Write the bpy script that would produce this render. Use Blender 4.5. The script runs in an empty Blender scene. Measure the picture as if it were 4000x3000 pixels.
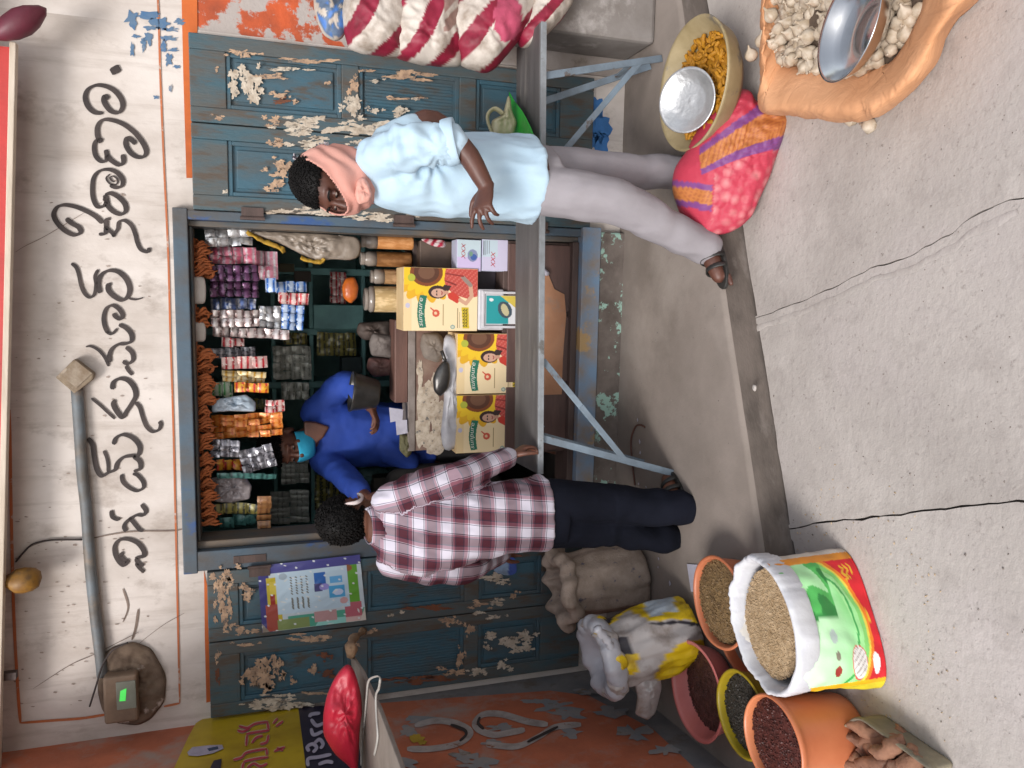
import bpy, bmesh, math, random
import numpy as np
from mathutils import Vector, Matrix, noise
random.seed(7)
rad = math.radians
SC = bpy.context.scene
COL = SC.collection
# ------------------------------------------------------------------ camera
FPX = 3004.0
PITCH, YAW, ROLL = rad(-17.936), rad(7.007), rad(-1.068)
CAM = Vector((0.0, -3.5746, 1.72))
_B = Matrix(((1, 0, 0), (0, 0, -1), (0, 1, 0)))
MR = Matrix.Rotation(YAW, 3, 'Z') @ Matrix.Rotation(PITCH, 3, 'X') @ _B @ Matrix.Rotation(ROLL, 3, 'Z')
RIGHT, UP, BACK = MR.col[0].copy(), MR.col[1].copy(), MR.col[2].copy()
cd = bpy.data.cameras.new('camera')
cam = bpy.data.objects.new('camera', cd)
COL.objects.link(cam)
# the photograph was taken with the phone on its side: world "down" is picture right
cx, cy, cz = -UP, RIGHT, BACK
cam.matrix_world = Matrix(((cx.x, cy.x, cz.x, CAM.x), (cx.y, cy.y, cz.y, CAM.y), (cx.z, cy.z, cz.z, CAM.z), (0, 0, 0, 1)))
cd.sensor_fit = 'HORIZONTAL'
cd.sensor_width = 36
cd.lens = 36 * FPX / 4000
cd.clip_start = 0.02
cd.clip_end = 600
SC.camera = cam
# ------------------------------------------------------------------ sky, sun, exposure
SUN_EL, SUN_AZ = rad(41), rad(206)      # azimuth measured from +Y clockwise
w = bpy.data.worlds.new('World')
SC.world = w
w.use_nodes = True
nt = w.node_tree
sky = nt.nodes.new('ShaderNodeTexSky')
sky.sky_type = 'NISHITA'
sky.sun_disc = False
sky.sun_elevation = SUN_EL
sky.sun_rotation = SUN_AZ
sky.air_density, sky.dust_density, sky.ozone_density = 1.0, 2.0, 1.0
nt.nodes['Background'].inputs[1].default_value = 0.12
hs = nt.nodes.new('ShaderNodeHueSaturation'); hs.inputs['Saturation'].default_value = 0.35      # thin overcast: the sky is nearly white
nt.links.new(sky.outputs[0], hs.inputs['Color']); nt.links.new(hs.outputs[0], nt.nodes['Background'].inputs[0])
sl = bpy.data.lights.new('sun', 'SUN')
sl.energy = 1.5
sl.angle = rad(18)
sl.color = (1.0, 0.97, 0.94)
so = bpy.data.objects.new('sun', sl)
COL.objects.link(so)
sd = Vector((math.sin(SUN_AZ) * math.cos(SUN_EL), math.cos(SUN_AZ) * math.cos(SUN_EL), math.sin(SUN_EL)))
so.rotation_euler = sd.to_track_quat('Z', 'Y').to_euler()
SC.view_settings.view_transform = 'Standard'
SC.view_settings.look = 'None'
SC.view_settings.gamma = 1
SC.view_settings.use_curve_mapping = False
SC.view_settings.exposure = 0.8

# ------------------------------------------------------------------ photo point -> place in the scene
def ray(px, py):
    return RIGHT * ((3000 - py - 1500) / FPX) + UP * (-(px - 2000) / FPX) - BACK
def oY(px, py, Y=0.0):
    d = ray(px, py); return CAM + d * ((Y - CAM.y) / d.y)
def oZ(px, py, z=0.0):
    d = ray(px, py); return CAM + d * ((z - CAM.z) / d.z)
LW0 = Vector((-1.985, 0, 0)); LWD = Vector((.145, -1.155, 0)).normalized(); LWN = Vector((-LWD.y, LWD.x, 0))
def oL(px, py, off=0.0):
    d = ray(px, py); return CAM + d * (((LW0 - CAM).dot(LWN) + off) / d.dot(LWN))

# ------------------------------------------------------------------ colours and materials
def hx(h, k=1.0):
    h = h.lstrip('#'); o = []
    for i in (0, 2, 4):
        v = int(h[i:i + 2], 16) / 255
        o.append(min(.92, (v / 12.92 if v <= .04045 else ((v + .055) / 1.055) ** 2.4) * k))
    return (*o, 1)
MATS = {}
def nd(t, typ, **kw):
    n = t.nodes.new(typ)
    for k, v in kw.items(): setattr(n, k, v)
    return n
def coords(t, scale=(1, 1, 1), rnd=True):
    tc = nd(t, 'ShaderNodeTexCoord'); mp = nd(t, 'ShaderNodeMapping')
    mp.inputs['Scale'].default_value = scale
    if rnd:
        oi = nd(t, 'ShaderNodeObjectInfo'); ad = nd(t, 'ShaderNodeVectorMath', operation='ADD')
        mu = nd(t, 'ShaderNodeMath', operation='MULTIPLY'); mu.inputs[1].default_value = 13.0
        t.links.new(oi.outputs['Random'], mu.inputs[0]); t.links.new(tc.outputs['Object'], ad.inputs[0]); t.links.new(mu.outputs[0], ad.inputs[1])
        t.links.new(ad.outputs[0], mp.inputs[0])
    else:
        t.links.new(tc.outputs['Object'], mp.inputs[0])
    return mp.outputs[0]
def noi(t, vec, scale, detail=5, rough=.6, dist=0.0):
    n = nd(t, 'ShaderNodeTexNoise'); n.inputs['Scale'].default_value = scale; n.inputs['Detail'].default_value = detail
    n.inputs['Roughness'].default_value = rough; n.inputs['Distortion'].default_value = dist
    t.links.new(vec, n.inputs['Vector']); return n.outputs[0]
def ramp(t, fac, stops, interp='LINEAR'):
    r = nd(t, 'ShaderNodeValToRGB'); r.color_ramp.interpolation = interp
    el = r.color_ramp.elements
    while len(el) < len(stops): el.new(.5)
    for e, (p, c) in zip(el, stops):
        e.position = p; e.color = c if len(c) == 4 else (*c, 1)
    t.links.new(fac, r.inputs[0]); return r.outputs[0]
def step(t, fac, lo, hi): return ramp(t, fac, [(lo, (0, 0, 0, 1)), (hi, (1, 1, 1, 1))])
def mixc(t, fac, a, b, mode='MIX'):
    m = nd(t, 'ShaderNodeMix', data_type='RGBA', blend_type=mode)
    for sock, v in ((m.inputs['Factor'], fac), (m.inputs['A'], a), (m.inputs['B'], b)):
        if isinstance(v, (int, float)): sock.default_value = v
        elif isinstance(v, tuple): sock.default_value = v
        else: t.links.new(v, sock)
    return m.outputs['Result']
def newmat(name):
    m = bpy.data.materials.new(name); m.use_nodes = True
    t = m.node_tree; return m, t, t.nodes['Principled BSDF']
def bump(t, b, fac, strength, dist=.004):
    bn = nd(t, 'ShaderNodeBump'); bn.inputs['Strength'].default_value = strength; bn.inputs['Distance'].default_value = dist
    t.links.new(fac, bn.inputs['Height']); t.links.new(bn.outputs[0], b.inputs['Normal'])
def M(name, c1, c2=None, scale=9, rough=.7, metal=0.0, bmp=.25, bscale=60, lo=.38, hi=.68, stretch=(1, 1, 1), c3=None, s3=3, lo3=.56, hi3=.66, attr=None, spec=.5, trans=0.0):
    """plain surface: base colour, a second colour in soft blotches, an optional third in patches, fine relief"""
    if name in MATS: return MATS[name]
    m, t, b = newmat(name)
    v = coords(t, stretch)
    col = c1
    n1 = noi(t, v, scale)
    if attr:
        a = nd(t, 'ShaderNodeAttribute', attribute_name=attr); col = a.outputs['Color']
        if c2: col = mixc(t, ramp(t, n1, [(lo, (0, 0, 0, 1)), (hi, (.35, .35, .35, 1))]), col, c2)
    else:
        col = mixc(t, step(t, n1, lo, hi), c1, c2 if c2 else tuple([x * .78 for x in c1[:3]] + [1]))
    if c3: col = mixc(t, step(t, noi(t, v, s3, 8, .65), lo3, hi3), col, c3)
    t.links.new(col, b.inputs['Base Color'])
    b.inputs['Roughness'].default_value = rough; b.inputs['Metallic'].default_value = metal
    b.inputs['Specular IOR Level'].default_value = spec
    if trans: b.inputs['Transmission Weight'].default_value = trans
    if bmp: bump(t, b, noi(t, v, bscale, 4), bmp)
    MATS[name] = m; return m

# ------------------------------------------------------------------ mesh builder
ORG = {}
class MB:
    def __init__(s): s.v = []; s.f = []; s.c = None
    def add(s, vs, fs):
        o = len(s.v); s.v += [Vector(p) for p in vs]; s.f += [tuple(i + o for i in f) for f in fs]; return s
    def box(s, c, d, R=None):
        x, y, z = (q / 2 for q in d); c = Vector(c)
        vs = [Vector((a * x, b * y, e * z)) for a in (-1, 1) for b in (-1, 1) for e in (-1, 1)]
        if R is not None: vs = [R @ p for p in vs]
        return s.add([c + p for p in vs], [(0, 1, 3, 2), (4, 6, 7, 5), (0, 4, 5, 1), (2, 3, 7, 6), (0, 2, 6, 4), (1, 5, 7, 3)])
    def bb(s, x0, x1, y0, y1, z0, z1): return s.box(((x0 + x1) / 2, (y0 + y1) / 2, (z0 + z1) / 2), (abs(x1 - x0), abs(y1 - y0), abs(z1 - z0)))
    def rings(s, rs, cap0=True, cap1=True, closed=True):
        o = len(s.v); n = len(rs[0])
        for r in rs: s.v += [Vector(p) for p in r]
        for i in range(len(rs) - 1):
            for j in range(n if closed else n - 1):
                k = (j + 1) % n
                s.f.append((o + i * n + j, o + i * n + k, o + (i + 1) * n + k, o + (i + 1) * n + j))
        if cap0: s.f.append(tuple(o + j for j in range(n - 1, -1, -1)))
        if cap1: s.f.append(tuple(o + (len(rs) - 1) * n + j for j in range(n)))
        return s
    def tube(s, pts, r, n=8, cap=True, flat=1.0):
        pts = [Vector(p) for p in pts]; rr = r if isinstance(r, (list, tuple)) else [r] * len(pts)
        rs = []; a = None
        for i, p in enumerate(pts):
            d = (pts[min(i + 1, len(pts) - 1)] - pts[max(i - 1, 0)]).normalized()
            if a is None: a = d.orthogonal().normalized()
            a = (a - d * a.dot(d)).normalized(); b = d.cross(a)
            rs.append([p + (a * math.cos(q) + b * math.sin(q) * flat) * rr[i] for q in [2 * math.pi * k / n for k in range(n)]])
        return s.rings(rs, cap, cap)
    def limb(s, pts, r, n=12):
        """tube with rounded ends, smoothed along its bend"""
        pts = [Vector(p) for p in pts]
        P, Rr = [], []
        for i in range(len(pts) - 1):
            p0 = pts[max(i - 1, 0)]; p1 = pts[i]; p2 = pts[i + 1]; p3 = pts[min(i + 2, len(pts) - 1)]
            for k in range(5):
                u = k / 5
                P.append(.5 * ((2 * p1) + (p2 - p0) * u + (2 * p0 - 5 * p1 + 4 * p2 - p3) * u * u + (3 * p1 - p0 - 3 * p2 + p3) * u ** 3)); Rr.append(r[i] * (1 - u) + r[i + 1] * u)
        P.append(pts[-1]); Rr.append(r[-1])
        d0 = (P[0] - P[1]).normalized(); d1 = (P[-1] - P[-2]).normalized()
        pre = [(P[0] + d0 * Rr[0] * math.sin(q), Rr[0] * math.cos(q)) for q in (1.5, 1.1, .6)]
        post = [(P[-1] + d1 * Rr[-1] * math.sin(q), Rr[-1] * math.cos(q)) for q in (.6, 1.1, 1.5)]
        al = pre + list(zip(P, Rr)) + post
        return s.tube([p for p, _ in al], [q for _, q in al], n)
    def ell(s, c, rad3, R=None, nu=16, nv=10):
        c = Vector(c); rs = []
        for i in range(1, nv):
            t = math.pi * i / nv; ring = []
            for j in range(nu):
                q = 2 * math.pi * j / nu
                p = Vector((rad3[0] * math.sin(t) * math.cos(q), rad3[1] * math.sin(t) * math.sin(q), -rad3[2] * math.cos(t)))
                ring.append(c + (R @ p if R is not None else p))
            rs.append(ring)
        return s.rings(rs)
    def lathe(s, prof, c=(0, 0, 0), n=32, sx=1, sy=1, cap0=True, cap1=True, fn=None):
        c = Vector(c); rs = []
        for i, (r, z) in enumerate(prof):
            ring = []
            for k in range(n):
                a = 2 * math.pi * k / n
                p = Vector((r * sx * math.cos(a), r * sy * math.sin(a), z))
                ring.append(c + (fn(p, i, a) if fn else p))
            rs.append(ring)
        return s.rings(rs, cap0, cap1)
    def poly(s, pts, th):
        """closed outline, extruded by vector th"""
        n = len(pts); th = Vector(th)
        s.rings([[Vector(p) for p in pts], [Vector(p) + th for p in pts]]); return s
    def jitter(s, amp, scale, seed=0):
        for i, p in enumerate(s.v):
            s.v[i] = p + Vector(noise.noise_vector(p * scale + Vector((seed, seed * 2, 0)))) * amp
        return s
    def build(s, name, mat, parent=None, smooth=False, bevel=0, label=None, cat=None, group=None, kind=None, origin=None, sub=0):
        if parent is not None: og = ORG[parent.name]
        elif origin is not None: og = Vector(origin)
        else:
            og = Vector((sum(p.x for p in s.v) / len(s.v), sum(p.y for p in s.v) / len(s.v), min(p.z for p in s.v)))
        me = bpy.data.meshes.new(name)
        me.from_pydata([p - og for p in s.v], [], s.f)
        bm = bmesh.new(); bm.from_mesh(me); bmesh.ops.recalc_face_normals(bm, faces=bm.faces); bm.to_mesh(me); bm.free()
        for q in (mat if isinstance(mat, list) else [mat]): me.materials.append(q)
        if smooth: me.polygons.foreach_set('use_smooth', [True] * len(me.polygons))
        o = bpy.data.objects.new(name, me); COL.objects.link(o)
        if parent is not None: o.parent = parent
        else: o.location = og
        ORG[o.name] = og
        if bevel:
            bv = o.modifiers.new('bevel', 'BEVEL'); bv.width = bevel; bv.segments = 2; bv.limit_method = 'ANGLE'
        if sub:
            sb = o.modifiers.new('sub', 'SUBSURF'); sb.levels = sub; sb.render_levels = sub
        tag(o, label, cat, group, kind); return o
def tag(o, label=None, cat=None, group=None, kind=None):
    for k, v in (('label', label), ('category', cat), ('group', group), ('kind', kind)):
        if v: o[k] = v
    return o
def thing(name, label, cat, loc, group=None):
    o = bpy.data.objects.new(name, None); COL.objects.link(o); o.location = Vector(loc); o.empty_display_size = .05
    ORG[o.name] = Vector(loc); tag(o, label, cat, group); return o
def dup(root, loc, rot=None, label=None, scale=None):
    r = root.copy(); COL.objects.link(r); r.location = loc
    if rot is not None: r.rotation_euler = rot
    if scale is not None: r.scale = scale if isinstance(scale, (tuple, list)) else (scale,) * 3
    if label: r['label'] = label
    ORG[r.name] = Vector(loc)
    for ch in list(root.children):
        c = ch.copy(); COL.objects.link(c); c.parent = r
        for g in ch.children:
            d = g.copy(); COL.objects.link(d); d.parent = c
    return r
def colour_attr(o, cols):
    a = o.data.color_attributes.new('print', 'FLOAT_COLOR', 'POINT')
    a.data.foreach_set('color', np.asarray(cols, dtype=np.float32).reshape(-1))
def evaluated(o):
    dg = bpy.context.evaluated_depsgraph_get(); dg.update()
    me = bpy.data.meshes.new_from_object(o.evaluated_get(dg)); o.modifiers.clear(); o.data = me; return me
def remesh(o, voxel, it=4, fac=.5):
    r = o.modifiers.new('r', 'REMESH'); r.mode = 'VOXEL'; r.voxel_size = voxel
    if it: q = o.modifiers.new('s', 'SMOOTH'); q.factor = fac; q.iterations = it
    me = evaluated(o); me.polygons.foreach_set('use_smooth', [True] * len(me.polygons)); return me
def displace(o, fn):
    me = o.data; nn = [v.normal.copy() for v in me.vertices]; og = ORG[o.name]
    for v, n in zip(me.vertices, nn): v.co = v.co + n * fn(v.co + og, n)
    me.update()
def pillow(poly, mp, T, rings=14, n=72, back=1.0, pw=.5, seed=0, amp=0.0, sc=8, sharp=1.0):
    """stuffed shape: outline placed by mp, bulging T towards the viewer and back*T away; returns MB and plane coordinates"""
    P = [Vector((a, b)) for a, b in poly]; L = [(P[(i + 1) % len(P)] - P[i]).length for i in range(len(P))]; tot = sum(L)
    c2 = sum(P, Vector((0, 0))) / len(P); S = []
    for k in range(n):
        d = tot * k / n; i = 0
        while d > L[i]: d -= L[i]; i += 1
        S.append(P[i].lerp(P[(i + 1) % len(P)], d / L[i]))
    for _ in range(2): S = [(S[k - 1] + S[k] * 2 + S[(k + 1) % n]) / 4 for k in range(n)]
    mb = MB(); uv = []
    def lay(sgn, rs):
        out = []
        for r in rs:
            ring = []
            for k in range(n):
                q = c2 + (S[k] - c2) * r
                p = mp(q.x, q.y); d = (CAM - p).normalized(); d.z *= .5
                off = T * sgn * max(0, 1 - r * r) ** pw
                p = p + d * off
                if amp: p = p + d * (1 if sgn > 0 else -1) * amp * noise.fractal(p * sc + Vector((seed, 0, 0)), .6, 2, 4) * (1.2 - r)
                ring.append(p); uv.append((q.x, q.y))
            out.append(ring)
        return out
    R1 = lay(1, [(i + .3) / rings for i in range(rings)] + [1.0])
    R2 = lay(-back, [(rings - i - .6) / rings for i in range(rings)])
    mb.rings(R1 + R2); return mb, uv
# ------------------------------------------------------------------ flat print: colours worked out on a fine grid
class Paint:
    def __init__(s, w, h, bg):
        s.w, s.h = w, h; s.U, s.V = np.meshgrid(np.linspace(0, 1, w), np.linspace(0, 1, h)); s.a = np.ones((h, w, 4)); s.a[:] = bg
    def put(s, m, c):
        if callable(c): s.a[m] = c(s.U, s.V)[m]
        else: s.a[m] = c
        return s
    def ell(s, x, y, rx, ry, c, rot=0.0):
        du, dv = s.U - x, s.V - y; cr, sr = math.cos(rot), math.sin(rot)
        return s.put(((du * cr + dv * sr) / rx) ** 2 + ((-du * sr + dv * cr) / ry) ** 2 < 1, c)
    def rect(s, x0, y0, x1, y1, c): return s.put((s.U > x0) & (s.U < x1) & (s.V > y0) & (s.V < y1), c)
    def poly(s, pts, c):
        ins = np.zeros(s.U.shape, bool); n = len(pts)
        for i in range(n):
            x0, y0 = pts[i]; x1, y1 = pts[(i + 1) % n]
            if y0 == y1: continue
            ins ^= ((y0 > s.V) != (y1 > s.V)) & (s.U < (x1 - x0) * (s.V - y0) / (y1 - y0) + x0)
        return s.put(ins, c)
    def line(s, pts, wd, c):
        for (x0, y0), (x1, y1) in zip(pts, pts[1:]):
            dx, dy = x1 - x0, y1 - y0; q = np.clip(((s.U - x0) * dx + (s.V - y0) * dy) / (dx * dx + dy * dy + 1e-9), 0, 1)
            s.put((s.U - x0 - q * dx) ** 2 + (s.V - y0 - q * dy) ** 2 < wd * wd, c)
        return s
    def mesh(s, name, pos, mat, parent=None, **kw):
        mb = MB(); w, h = s.w, s.h
        mb.v = [Vector(pos(i / (w - 1), j / (h - 1))) for j in range(h) for i in range(w)]
        mb.f = [(j * w + i, j * w + i + 1, (j + 1) * w + i + 1, (j + 1) * w + i) for j in range(h - 1) for i in range(w - 1)]
        o = mb.build(name, mat, parent, **kw); colour_attr(o, s.a.reshape(-1, 4)); return o
def quad(p00, p10, p01, p11):
    p00, p10, p01, p11 = map(Vector, (p00, p10, p01, p11))
    return lambda u, v: (p00 * (1 - u) + p10 * u) * (1 - v) + (p01 * (1 - u) + p11 * u) * v
def text_on(body, o, xd, yd, W, H, mat, parent, name='lettering', shear=0.0, th=.0008, arch=0.0):
    """lettering fitted into W x H at o, reading along xd with letters up along yd"""
    cu = bpy.data.curves.new('t', 'FONT'); cu.body = body; cu.shear = shear
    ob = bpy.data.objects.new('t', cu); COL.objects.link(ob)
    dg = bpy.context.evaluated_depsgraph_get(); dg.update(); me = bpy.data.meshes.new_from_object(ob.evaluated_get(dg))
    bpy.data.objects.remove(ob)
    xs = [v.co.x for v in me.vertices]; ys = [v.co.y for v in me.vertices]
    x0, x1, y0, y1 = min(xs), max(xs), min(ys), max(ys)
    xd, yd = Vector(xd).normalized(), Vector(yd).normalized(); zd = xd.cross(yd); mb = MB()
    for v in me.vertices:
        a = (v.co.x - x0) / (x1 - x0); b = (v.co.y - y0) / (y1 - y0)
        mb.v.append(Vector(o) + xd * a * W + yd * (b * H + arch * (1 - (2 * a - 1) ** 2)) + zd * th)
    mb.f = [tuple(p.vertices) for p in me.polygons]
    return mb.build(name, mat, parent)
def crom(pts, k=7):
    P = [Vector(p) for p in pts]; out = []
    for i in range(len(P) - 1):
        p0, p1, p2, p3 = P[max(i - 1, 0)], P[i], P[i + 1], P[min(i + 2, len(P) - 1)]
        for q in range(k):
            u = q / k; out.append(.5 * (2 * p1 + (p2 - p0) * u + (2 * p0 - 5 * p1 + 4 * p2 - p3) * u * u + (3 * p1 - p0 - 3 * p2 + p3) * u ** 3))
    return out + [P[-1]]
def stroke(mb, pts, w, mp, k=7, var=.45, ph=0.6):
    """painted brush stroke: a ribbon in picture units laid on a surface by mp, width varying with direction like a flat brush"""
    S = crom([(*p, 0) for p in pts], k); n = len(S); o = len(mb.v)
    for i, p in enumerate(S):
        d = (S[min(i + 1, n - 1)] - S[max(i - 1, 0)]); d.normalize() if d.length else None
        ang = math.atan2(d.y, d.x); q = w * (1 - var + var * abs(math.cos(ang - ph))) / 2
        e = min(i, n - 1 - i); q *= min(1, .55 + .2 * e)
        mb.v.append(Vector(mp(p.x - d.y * q, p.y + d.x * q))); mb.v.append(Vector(mp(p.x + d.y * q, p.y - d.x * q)))
    mb.f += [(o + 2 * i, o + 2 * i + 1, o + 2 * i + 3, o + 2 * i + 2) for i in range(n - 1)]
def blob(mb, c, rx, ry, mp, seed, n=22, rough=.55):
    """ragged flat patch (paper scrap, flaked paint)"""
    o = len(mb.v)
    for k in range(n):
        a = 2 * math.pi * k / n; r = 1 + rough * noise.noise(Vector((math.cos(a) * 1.6 + seed * 3.1, math.sin(a) * 1.6, seed))) + rough * .8 * noise.noise(Vector((math.cos(a) * 5, math.sin(a) * 5, seed * 7)))
        mb.v.append(Vector(mp(c[0] + rx * r * math.cos(a), c[1] + ry * r * math.sin(a))))
    mb.f.append(tuple(o + k for k in range(n)))
# ------------------------------------------------------------------ materials of the place
WHITE = M('limewash', hx('#cfc6bf', 1.05), hx('#b6aba2', 1.0), 3.5, .9, bmp=.5, bscale=30, stretch=(1, 1, .6), c3=hx('#93857a', .95), s3=6, lo3=.55, hi3=.76)
_t = WHITE.node_tree; _b = _t.nodes['Principled BSDF']; _v = coords(_t, (7, 1, .5)); _old = _b.inputs['Base Color'].links[0].from_socket
_c = mixc(_t, ramp(_t, noi(_t, _v, 2.4, 7, .7), [(.54, (0, 0, 0, 1)), (.8, (.55, .55, .55, 1))]), _old, hx('#8a7b6e', 1)); _t.links.new(_c, _b.inputs['Base Color'])
WHITE2 = M('grey_limewash', hx('#b5aca8', .95), hx('#95897f', .9), 4, .9, bmp=.4, bscale=30, c3=hx('#73675f', .9), s3=4, lo3=.6, hi3=.7)
ORANGE = M('orange_paint', hx('#b9694a', 1.1), hx('#a65f45', 1.05), 5, .8, bmp=.5, bscale=45, c3=hx('#a48c81', 1), s3=4, lo3=.5, hi3=.68)
PEEL = M('peeling_orange', hx('#c0562e', 1.0), hx('#8d4630', .9), 5, .85, bmp=.7, bscale=45, c3=hx('#aba19b', .95), s3=7, lo3=.475, hi3=.51)
CONC = M('pale_concrete', hx('#b2aaa4', 1.0), hx('#9b938d', 1.0), 2.6, .9, bmp=.9, bscale=38, c3=hx('#bcb3af', 1.0), s3=1.3, lo3=.5, hi3=.72)
_t = CONC.node_tree; _b = _t.nodes['Principled BSDF']; _v = coords(_t); _old = _b.inputs['Base Color'].links[0].from_socket
_c = mixc(_t, ramp(_t, noi(_t, _v, 55, 3, .7), [(.60, (0, 0, 0, 1)), (.72, (.55, .55, .55, 1))]), _old, hx('#7d746f', 1))
_c = mixc(_t, ramp(_t, noi(_t, _v, 9, 8, .7), [(.52, (0, 0, 0, 1)), (.75, (.5, .5, .5, 1))]), _c, hx('#8a817c', 1)); _t.links.new(_c, _b.inputs['Base Color'])
PLAT = M('brown_cement', hx('#887d75', .95), hx('#746a62', .95), 2.5, .8, bmp=.35, bscale=70, c3=hx('#938981', .98), s3=1.2, lo3=.5, hi3=.7)
PLINTH = M('stained_plinth', hx('#6f655f', 1), hx('#544b45', 1), 9, .85, bmp=.6, bscale=50, c3=hx('#93b3a6', 1), s3=14, lo3=.57, hi3=.6)
BLUE = M('peeling_blue_paint', hx('#3b5761', 1.0), hx('#4f5352', 1.0), 7, .6, bmp=.5, bscale=55, lo=.36, hi=.58, stretch=(2.2, 1, .5), c3=hx('#51463c', 1.0), s3=10, lo3=.50, hi3=.62)
BLUE2 = M('blue_panel_paint', hx('#375a69', 1.0), hx('#455257', 1.0), 6, .55, bmp=.45, bscale=45, lo=.4, hi=.62, stretch=(1.8, 1, .6), c3=hx('#4b443c', 1.0), s3=9, lo3=.54, hi3=.66)
FRAME = M('frame_paint', hx('#465866', 1.0), hx('#4f4a46', 1.0), 7, .55, bmp=.4, bscale=50, c3=hx('#2c4a78', 1.1), s3=4, lo3=.55, hi3=.6, stretch=(1, 1, .5))
SILL = M('sill_paint', hx('#7089a3', 1.0), hx('#857a70', 1.0), 9, .55, bmp=.4, bscale=50, c3=hx('#a88a5e', 1.0), s3=5, lo3=.6, hi3=.66)
PUTTY = M('bare_putty', hx('#bb9c80', 1.0), hx('#8f7663', .95), 30, .9, bmp=.6, bscale=90, c3=hx('#5a5a58', 1), s3=40, lo3=.56, hi3=.62)
CREAM = M('torn_paper', hx('#c6baa9', 1.0), hx('#a3927f', .95), 30, .85, bmp=.5, bscale=80, c3=hx('#6d6a66', 1), s3=40, lo3=.58, hi3=.64)
RUST = M('rust_patch', hx('#7a4a33', 1.0), hx('#5c3a2c', 1.0), 16, .9)
DARKIN = M('shop_wall', hx('#7fa09d', 1), hx('#65827f', 1), 4, .8)
BLACK = M('black_paint', hx('#332c2b', 1), hx('#463c39', 1), 14, .8, bmp=.1)
LINE = M('line_paint', hx('#b9683d', 1), hx('#a86b4c', 1), 12, .85, c3=hx('#b8a093', 1), s3=20, lo3=.58, hi3=.64)
BAND = M('orange_band', hx('#c4642c', 1), hx('#a85427', 1), 6, .8, c3=hx('#6d4630', 1), s3=7, lo3=.6, hi3=.7)
BSTAIN = M('blue_remnant', hx('#60768c', 1), hx('#4a6c90', 1), 16, .9, c3=hx('#8d8f95', 1), s3=12)
GREYST = M('steel_bar_paint', hx('#7b8a97', 1.0), hx('#636d76', 1.0), 8, .5, c3=hx('#5d5047', 1), s3=9, lo3=.62, hi3=.68)
WOODG = M('grey_bench_wood', hx('#625f5e', 1), hx('#4f4c4b', 1), 5, .55, bmp=.25, bscale=50, stretch=(.4, 3, 3), c3=hx('#86807b', 1), s3=4, lo3=.55, hi3=.7)
DWOOD = M('dark_brown_wood', hx('#55433d', 1), hx('#3d302c', 1), 6, .6, stretch=(.5, 3, 3))

# ------------------------------------------------------------------ ground
def edgeY(x): return -.887 + .3565 * (x - .166)
g = MB(); g.add([(-80, -80, -.165), (80, -80, -.165), (80, 80, -.165), (-80, 80, -.165)], [(0, 1, 2, 3)])
street = g.build('street', M('street_dust', hx('#6a615a', .9), hx('#544c46', .9), 3, .95), kind='structure', origin=(0, 0, -.165))
def rough_line(a, b, n, amp, seed):
    out = []
    for i in range(n + 1):
        p = Vector(a).lerp(Vector(b), i / n); q = noise.noise(Vector((p.x * 9, p.y * 9, seed))) + .5 * noise.noise(Vector((p.x * 31, p.y * 31, seed)))
        out.append(Vector((p.x, p.y + amp * q, 0)))
    return out
def crackpts(pl, seed):
    P = [oZ(x, y, -.135) for x, y in pl]; out = []
    for a, b in zip(P, P[1:]):
        for i in range(6):
            p = a.lerp(b, i / 6); out.append(Vector((p.x + .007 * noise.noise(p * 22 + Vector((seed, 0, 0))), p.y + .007 * noise.noise(p * 22 + Vector((0, seed, 0))), 0)))
    return out + [P[-1]]
c1 = crackpts([(2936, 1249), (3100, 1190), (3250, 1125), (3400, 1052), (3557, 1000), (3640, 950), (3720, 905), (3790, 850), (3888, 805), (3997, 770), (4600, 520)], 1)
c2 = crackpts([(3062, 2070), (3200, 2045), (3400, 2022), (3640, 1995), (3800, 1975), (4000, 1955), (4600, 1890)], 5)
GAP = .012
def elin(x0, x1, seed, n=60): return rough_line((x0, edgeY(x0) - GAP, 0), (x1, edgeY(x1) - GAP, 0), n, .006, seed)
gx = Vector((.0028, 0, 0)); gx2 = Vector((.0045, 0, 0))
far = -7.0
sA = elin(4, c1[0].x + .02, 1) + [p + gx * (.35 + 1.5 * abs(noise.noise(p * 7))) for p in c1] + [Vector((.3, far, 0)), Vector((6, far, 0)), Vector((6, edgeY(4), 0))]
sB = [p - gx * (.3 + 1.5 * abs(noise.noise(p * 10))) for p in reversed(c1)] + elin(c1[0].x - .02, c2[0].x + .03, 2, 40) + [p + gx2 * (.35 + 1.8 * abs(noise.noise(p * 6))) for p in c2] + [Vector((-1.6, far, 0)), Vector((.2, far, 0))]
sC = [p - gx2 * (.3 + 1.8 * abs(noise.noise(p * 9))) for p in reversed(c2)] + elin(c2[0].x - .03, -4, 3) + [Vector((-6, edgeY(-4), 0)), Vector((-6, far, 0)), Vector((-1.7, far, 0))]
for i, sl_ in enumerate((sA, sB, sC)):
    m = MB(); m.poly([Vector((p.x, p.y, -.135 - .002 * (i == 2))) for p in sl_], (0, 0, -.028))
    m.build('paving_slab', CONC, street)
# worn ridge of cement running beside the right-hand crack
m = MB()
for i, p in enumerate(c1[:-8]):
    wd = .02 + .012 * noise.noise(p * 14); q = p + Vector((-.028, -.012, 0)); r = q + Vector((-wd, -wd * .5, 0))
    m.v += [Vector((q.x, q.y, -.134)), Vector(((q.x + r.x) / 2, (q.y + r.y) / 2, -.1315)), Vector((r.x, r.y, -.134))]
    if i: o = 3 * i; m.f += [(o - 3, o - 2, o + 1, o), (o - 2, o - 1, o + 2, o + 1)]
m.build('cement_ridge', CONC, street, smooth=True)
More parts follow.
